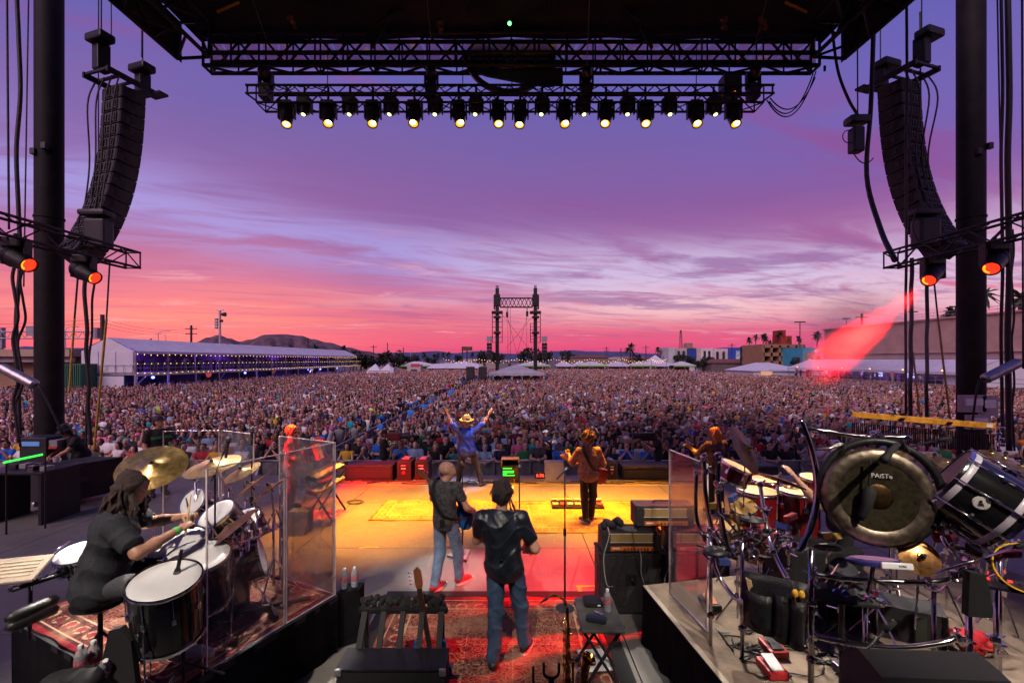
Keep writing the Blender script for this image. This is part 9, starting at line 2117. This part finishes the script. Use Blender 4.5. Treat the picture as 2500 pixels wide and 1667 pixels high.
    # keyboard player
    W=pose((-4.72,9.72,0),-1.35,1.79,look=(.15,1,-.25),elR=(.24,.12,1.13),wrR=(.14,.38,1.12),elL=(-.24,.12,1.15),wrL=(-.12,.40,1.18),anR=(.12,-.05,.08),toR=(.15,.13,.035))
    p=person('blond keyboard player in dark clothes lit red from behind',W,SKINS[2],M('coat_red_light_tint',(0.24,0.05,0.05),.8,0,.3,12),M('trouser_red_light_tint',(0.12,0.03,0.035),.85,0,.3,12),BLACK,hair_short(BLOND,.018,.010),.018,.55,.84,.02,hands={'R':dict(curl=.5,n=(-1,0,0)),'L':dict(curl=.5,n=(1,0,0))})  # red stage light is put into the coat and trouser colours
    b=MB();b.box((0,0,0),(.16,.02,.035),TR(tuple(loc(W,(0,.092,.008))))@ Matrix(W['R'].tolist()).to_4x4(),.006);b.build('glasses',BLACK,p)
    strands(p,W,200,.06,BLOND,4,.007)
    a=T('accordion','small orange lit accordion played by the blond man','accordion',tuple(W['wrR']));c=Vector(W['chest'])+Vector((.40,-.06,-.08));X=TR(c)@ RY(-.35)
    MB().box((-.10,0,0),(.10,.20,.34),X,.012).build('treble_case',M('cream_pearl',(0.5,0.36,0.2),.3,0,.1),a);MB().box((.20,0,0),(.10,.20,.34),X,.012).build('bass_case',M('orange_wood',(0.42,0.2,0.06),.3,0,.15),a)
    for k in range(7):MB().box((-.03+.03*k,0,0),(.014,.19 if k % 2 else .17,.32 if k % 2 else .30),X).build('bellows_fold',BLACKM,a)
    for k in range(10):MB().box((-.15,-.06,-.14+.03*k),(.02,.10,.024),X).build('key',WHITE,a)
    k=T('keyboard_stand','black x frame stand with two keyboards seen end on','keyboard stand',P(800,1230,9.1));
    for i,(z,yy)in enumerate(((.92,0),(.68,-.12))):
        X=TR(P(795,1160,9.3).x+.06*i,9.3+yy,z)@ RZ(1.48)@ RX(.30);MB().box((0,0,0),(1.15,.26,.09),X,.012).build('keyboard_case',M('red_keyboard',(0.25,0.02,0.02),.4,0,.1)if i else BLACK,k)
        for q in range(24):MB().box((-.56+.048*q,-.06,.048),(.044,.13,.014),X).build('key',M('ivory_key',(.4,.37,.35),.4),k)
    for s in(-1,1):
        for q in(-.35,.35):b=MB();c=Vector((P(795,1160,9.3).x,9.3+q,0));b.tube([c+Vector((-.28*s,0,.02)),c+Vector((.26*s,0,.86))],.02,6);b.build('stand_leg',BLACKP,k)
    b=MB();r=random.Random(2)
    for i,(u,v)in enumerate(((865,1226),(870,1228))):b.tube([F(u,v)+Vector((.16*math.cos(q),.14*math.sin(q),.012+.01*i))for q in np.linspace(0,12,30)],.008,5)
    tag(b.build('coiled_cable',RUBBER,None,True),'small coil of black cable on the amber deck by the keyboards','cable')
    # crew
    W=pose((-8.35,10.75,0),-2.15,1.86,look=(-.55,.8,.05),elR=(.27,.02,1.14),wrR=(.22,.2,.95),elL=(-.27,.05,1.14),wrL=(-.15,.25,1.0))
    p=person('crew member in a cap and black shirt with green lettering',W,SKINS[0],BLKT,M('khaki',(0.2,0.15,0.1),.8),BLACK,hair_short(BROWNH),.018,.55,.82,.02);hat_geo(p,W,'front',M('dark_cap',(0.03,0.018,0.03),.7))
    f=W['B'] @ np.array((0,1,0));flat_text('BEAUTIFUL',.085,M('green_print',(0.02,0.30,0.08),.7,0,0,emit=(.02,.3,.08),es=.15),Vector(W['chest']+f*.185+np.array((0,0,.08))),f,p)
    W=pose((-10.45,10.95,0),math.pi-.5,1.72,pelvis=(0,-.1,.93),chest=(0,.05,1.2),neck=(0,.14,1.40),head=(.02,.22,1.55),look=(0,.8,-.5),shR=(.19,.10,1.36),shL=(-.19,.10,1.36),elR=(.28,.28,1.12),wrR=(.12,.48,.98),elL=(-.28,.28,1.12),wrL=(-.12,.46,.98))
    p=person('crew member in a dark hat leaning on the black road case',W,SKINS[1],BLKT,BLKT,BLACK,hair_long(BROWNH,.1),.02,.55,.84,.02);hat_geo(p,W,'fedora',M('dark_bucket_hat',(0.02,0.018,0.025),.8))
    # drummer and sticks
    W=pose((P(245,1450,3.75).x,3.75,RH),-1.0,1.92,pelvis=(0,0,.66),chest=(0,.07,.99),neck=(0,.12,1.20),head=(.01,.19,1.375),look=(.25,.9,-.30),shR=(.19,.11,1.15),shL=(-.19,.11,1.15),elR=(.33,.26,.96),wrR=(.16,.50,1.04),elL=(-.30,.28,1.0),wrL=(-.04,.52,1.08),hipR=(.11,.02,.68),hipL=(-.11,.02,.68),knR=(.22,.46,.64),knL=(-.22,.46,.64),anR=(.24,.50,.12),anL=(-.24,.48,.12),toR=(.27,.70,.05),toL=(-.27,.68,.05))
    p=person('long haired drummer in a dark t-shirt seated at the kit',W,SKINS[1],M('washed_black_tee',(0.016,0.018,0.024),.85,0,.3,12,.5),M('grey_jeans',(0.05,0.05,0.06),.85,0,.2,12,.4),M('white_shoe',(0.5,0.5,0.5),.5),hair_long(DRH,.18,.010),.012,.62,.58,.034,hands={'R':dict(curl=1.25,n=(-.3,0,-1)),'L':dict(curl=1.25,n=(.3,0,-1))},wr=.006)
    b=MB();r=random.Random(6)
    for k in range(70):
        a=r.uniform(-2.3,2.3);q=Vector(loc(W,(.09*math.sin(a),-.02-.085*math.cos(a),r.uniform(-.05,.05))));o=Vector(W['R'] @ np.array((math.sin(a),-math.cos(a),0)))*r.uniform(.02,.06);L=r.uniform(.14,.34)
        b.tube(smooth_path([q,q+o*.7-Vector((0,0,L*.35)),q+o*1.3-Vector((r.uniform(-.03,.03),r.uniform(-.03,.03),L*.7)),q+o-Vector((r.uniform(-.05,.05),r.uniform(-.05,.05),L))],4),[.012]*10+[.009,.006,.003],5)
    b.build('hair_strands',DRH,p,True)
    wr=Vector(W['wrR']);d=(wr-Vector(W['elR'])).normalized();b=MB();b.cyl(wr-d*.045,wr-d*.015,.036,n=16);b.build('wristband',M('green_wristband',(0.08,0.55,0.10),.5,0,0),p)
    for i,(q,tip)in enumerate(((wr+d*.06,P(468,1195,4.15)),(Vector(W['wrL'])+(Vector(W['wrL'])-Vector(W['elL'])).normalized()*.06,P(452,1203,4.35)))):
        t=T('drumstick','pale drumstick in the %s hand of the drummer' %('right','left')[i],'drumstick',q,'drumsticks in use');dd=(tip-q).normalized();b=MB();b.tube([q-dd*.10,q+dd*.20,q+dd*.27,q+dd*.295],[.0085,.0075,.005,.006],8);b.build('stick',M('hickory',(0.55,0.38,0.2),.5),t,True)
    # percussionist behind the gong
    W=pose((3.45,4.72,RH),.9,1.68,elL=(-.40,.20,1.18),wrL=(-.20,.46,1.42),elR=(.28,.18,1.18),wrR=(.10,.46,1.25),look=(.1,1,-.3))
    person('percussionist in dark clothes half hidden behind the gong, arm out to the congas',W,SKINS[1],M('slate_tee',(0.03,0.035,0.05),.85),BLKT,BLACK,hair_short(GREYH,.006),.016,.5,.84,.03,hands={'L':dict(curl=.2,n=(0,0,-1))})
    # second guitarist beyond the right shield
    W=pose((4.25,9.5,0),.25,1.80,elL=(-.30,.15,1.2),wrL=(-.36,.36,1.30),elR=(.28,.05,1.15),wrR=(.16,.28,1.02));p=person('ginger haired guitarist in ochre clothes beyond the right clear shield',W,SKINS[2],M('dark_print_shirt',(0.05,0.03,0.05),.8,0,.5,14),BLKT,BLACK,hair_long(GINGER,.14),.02,1.0,.82,.025)
    g=gx(Vector((4.38,9.75,1.0)),(-.86,-.1,.50),(.1,1,.05));guitar(g,'amber electric guitar beyond the right clear shield',M('amber_body',(0.45,0.20,0.03),.2,0,.2,3,coat=.5),M('maple_neck',(0.55,0.33,0.1),.35),.82,strings=6)
    # camera crew in the pit
    for i,(u,s,lab)in enumerate(((936,1,'crouching cameraman in dark clothes at the left of the pit'),(1608,-1,'cameraman in a dark shirt at the right of the pit'))):
        x=(u-CU)/FPX*13.7;W=pose((x,13.75,GZ+.74),-1.3*s,1.62,elR=(.24,.16,1.18),wrR=(.12,.36,1.34),elL=(-.24,.16,1.18),wrL=(-.10,.38,1.30),look=(0,1,.05));p=person(lab,W,SKINS[i],BLKT,BLKT,BLACK,hair_short(BROWNH),.024,.55,.84,.02);hat_geo(p,W,'back',BLKT)
        c=Vector(W['head'])+Vector((.30*s,-.05,-.06));t=T('video_camera','large shoulder video camera held by the %s cameraman' %('left','right')[i],'video camera',c,'video cameras');MB().box(c,(.42,.18,.24),None,.03).build('camera_body',BLACKP if i else M('camera_red_light_tint',(0.10,0.01,0.015),.5),t);b=MB();b.cyl(c+Vector((.2*s,0,.02)),c+Vector((.46*s,0,.02)),.08,.10,16);b.build('lens',BLACK,t,'auto');MB().box(c+Vector((-.05*s,-.05,.17)),(.2,.06,.06),None,.01).build('viewfinder',BLACK,t)  # left camera body is coloured as if red lit
    W=pose((-5.6,16.3,GZ),-1.6,1.80,elR=(.22,.22,1.25),wrR=(.12,.48,1.30));p=person('man in a black shirt and cap filming beside the fence corner',W,SKINS[1],BLKT,BLKT,BLACK,hair_short(BROWNH),.026,.5,.84,.02,group='people in the pit');hat_geo(p,W,'front',M('grey_cap',(0.12,0.11,0.1),.8))
performers()
# ------------------------------------------------------------------ stage smoke drifting by the right wing
def smoke():
    m=bpy.data.materials.new('stage_smoke');m.use_nodes=True;g=G(m.node_tree);g.n.clear();out=g.node('ShaderNodeOutputMaterial');pv=g.node('ShaderNodeVolumePrincipled')
    ge=g.node('ShaderNodeNewGeometry');tc=g.node('ShaderNodeTexCoord');sp=g.node('ShaderNodeSeparateXYZ');g.l.new(tc.outputs['Generated'],sp.inputs[0])
    n=g.noise(ge.outputs['Position'],1.1,2,.5,.3);d=g.step(n,.34,.66)
    for k in range(3):d=g.m('MULTIPLY',d,g.m('MULTIPLY',g.step(sp.outputs[k],0.0,.28),g.step(sp.outputs[k],1.0,.72)))
    g.l.new(g.m('MULTIPLY',d,.6),pv.inputs['Density']);pv.inputs['Color'].default_value=(.85,.8,.82,1);pv.inputs['Anisotropy'].default_value=.1
    g.l.new(pv.outputs[0],out.inputs['Volume'])
    o=MB().box((6.4,8.2,3.55),(2.5,1.8,2.0)).build('smoke',m);tag(o,'thin stage smoke catching the red light beside the right column','smoke',kind='stuff')
smoke()
# ------------------------------------------------------------------ tell look-alikes apart by their place
def tell_apart():
    by={}
    for o in COL.objects:
        if o.parent is None and o.get('label')and o.get('kind')is None:by.setdefault(o['label'],[]).append(o)
    nth=['leftmost','second from the left','third from the left','fourth from the left','fifth from the left','sixth from the left','seventh from the left','eighth from the left','ninth from the left','tenth from the left','eleventh from the left','twelfth from the left']
    for lab,os_ in by.items():
        if 1<len(os_)<= 12 and len(lab.split())<= 12:
            def col(o):
                p=o.location if o.location.length>0 else sum((o.matrix_basis @ Vector(c)for c in o.bound_box),Vector())/8
                return p.x/max(p.y,.1)
            for k,o in enumerate(sorted(os_,key=col)):o['label']=lab+', '+(nth[k] if k or len(os_)>2 else 'left one')if len(os_)>2 else lab+(', left one',', right one')[k]
tell_apart()
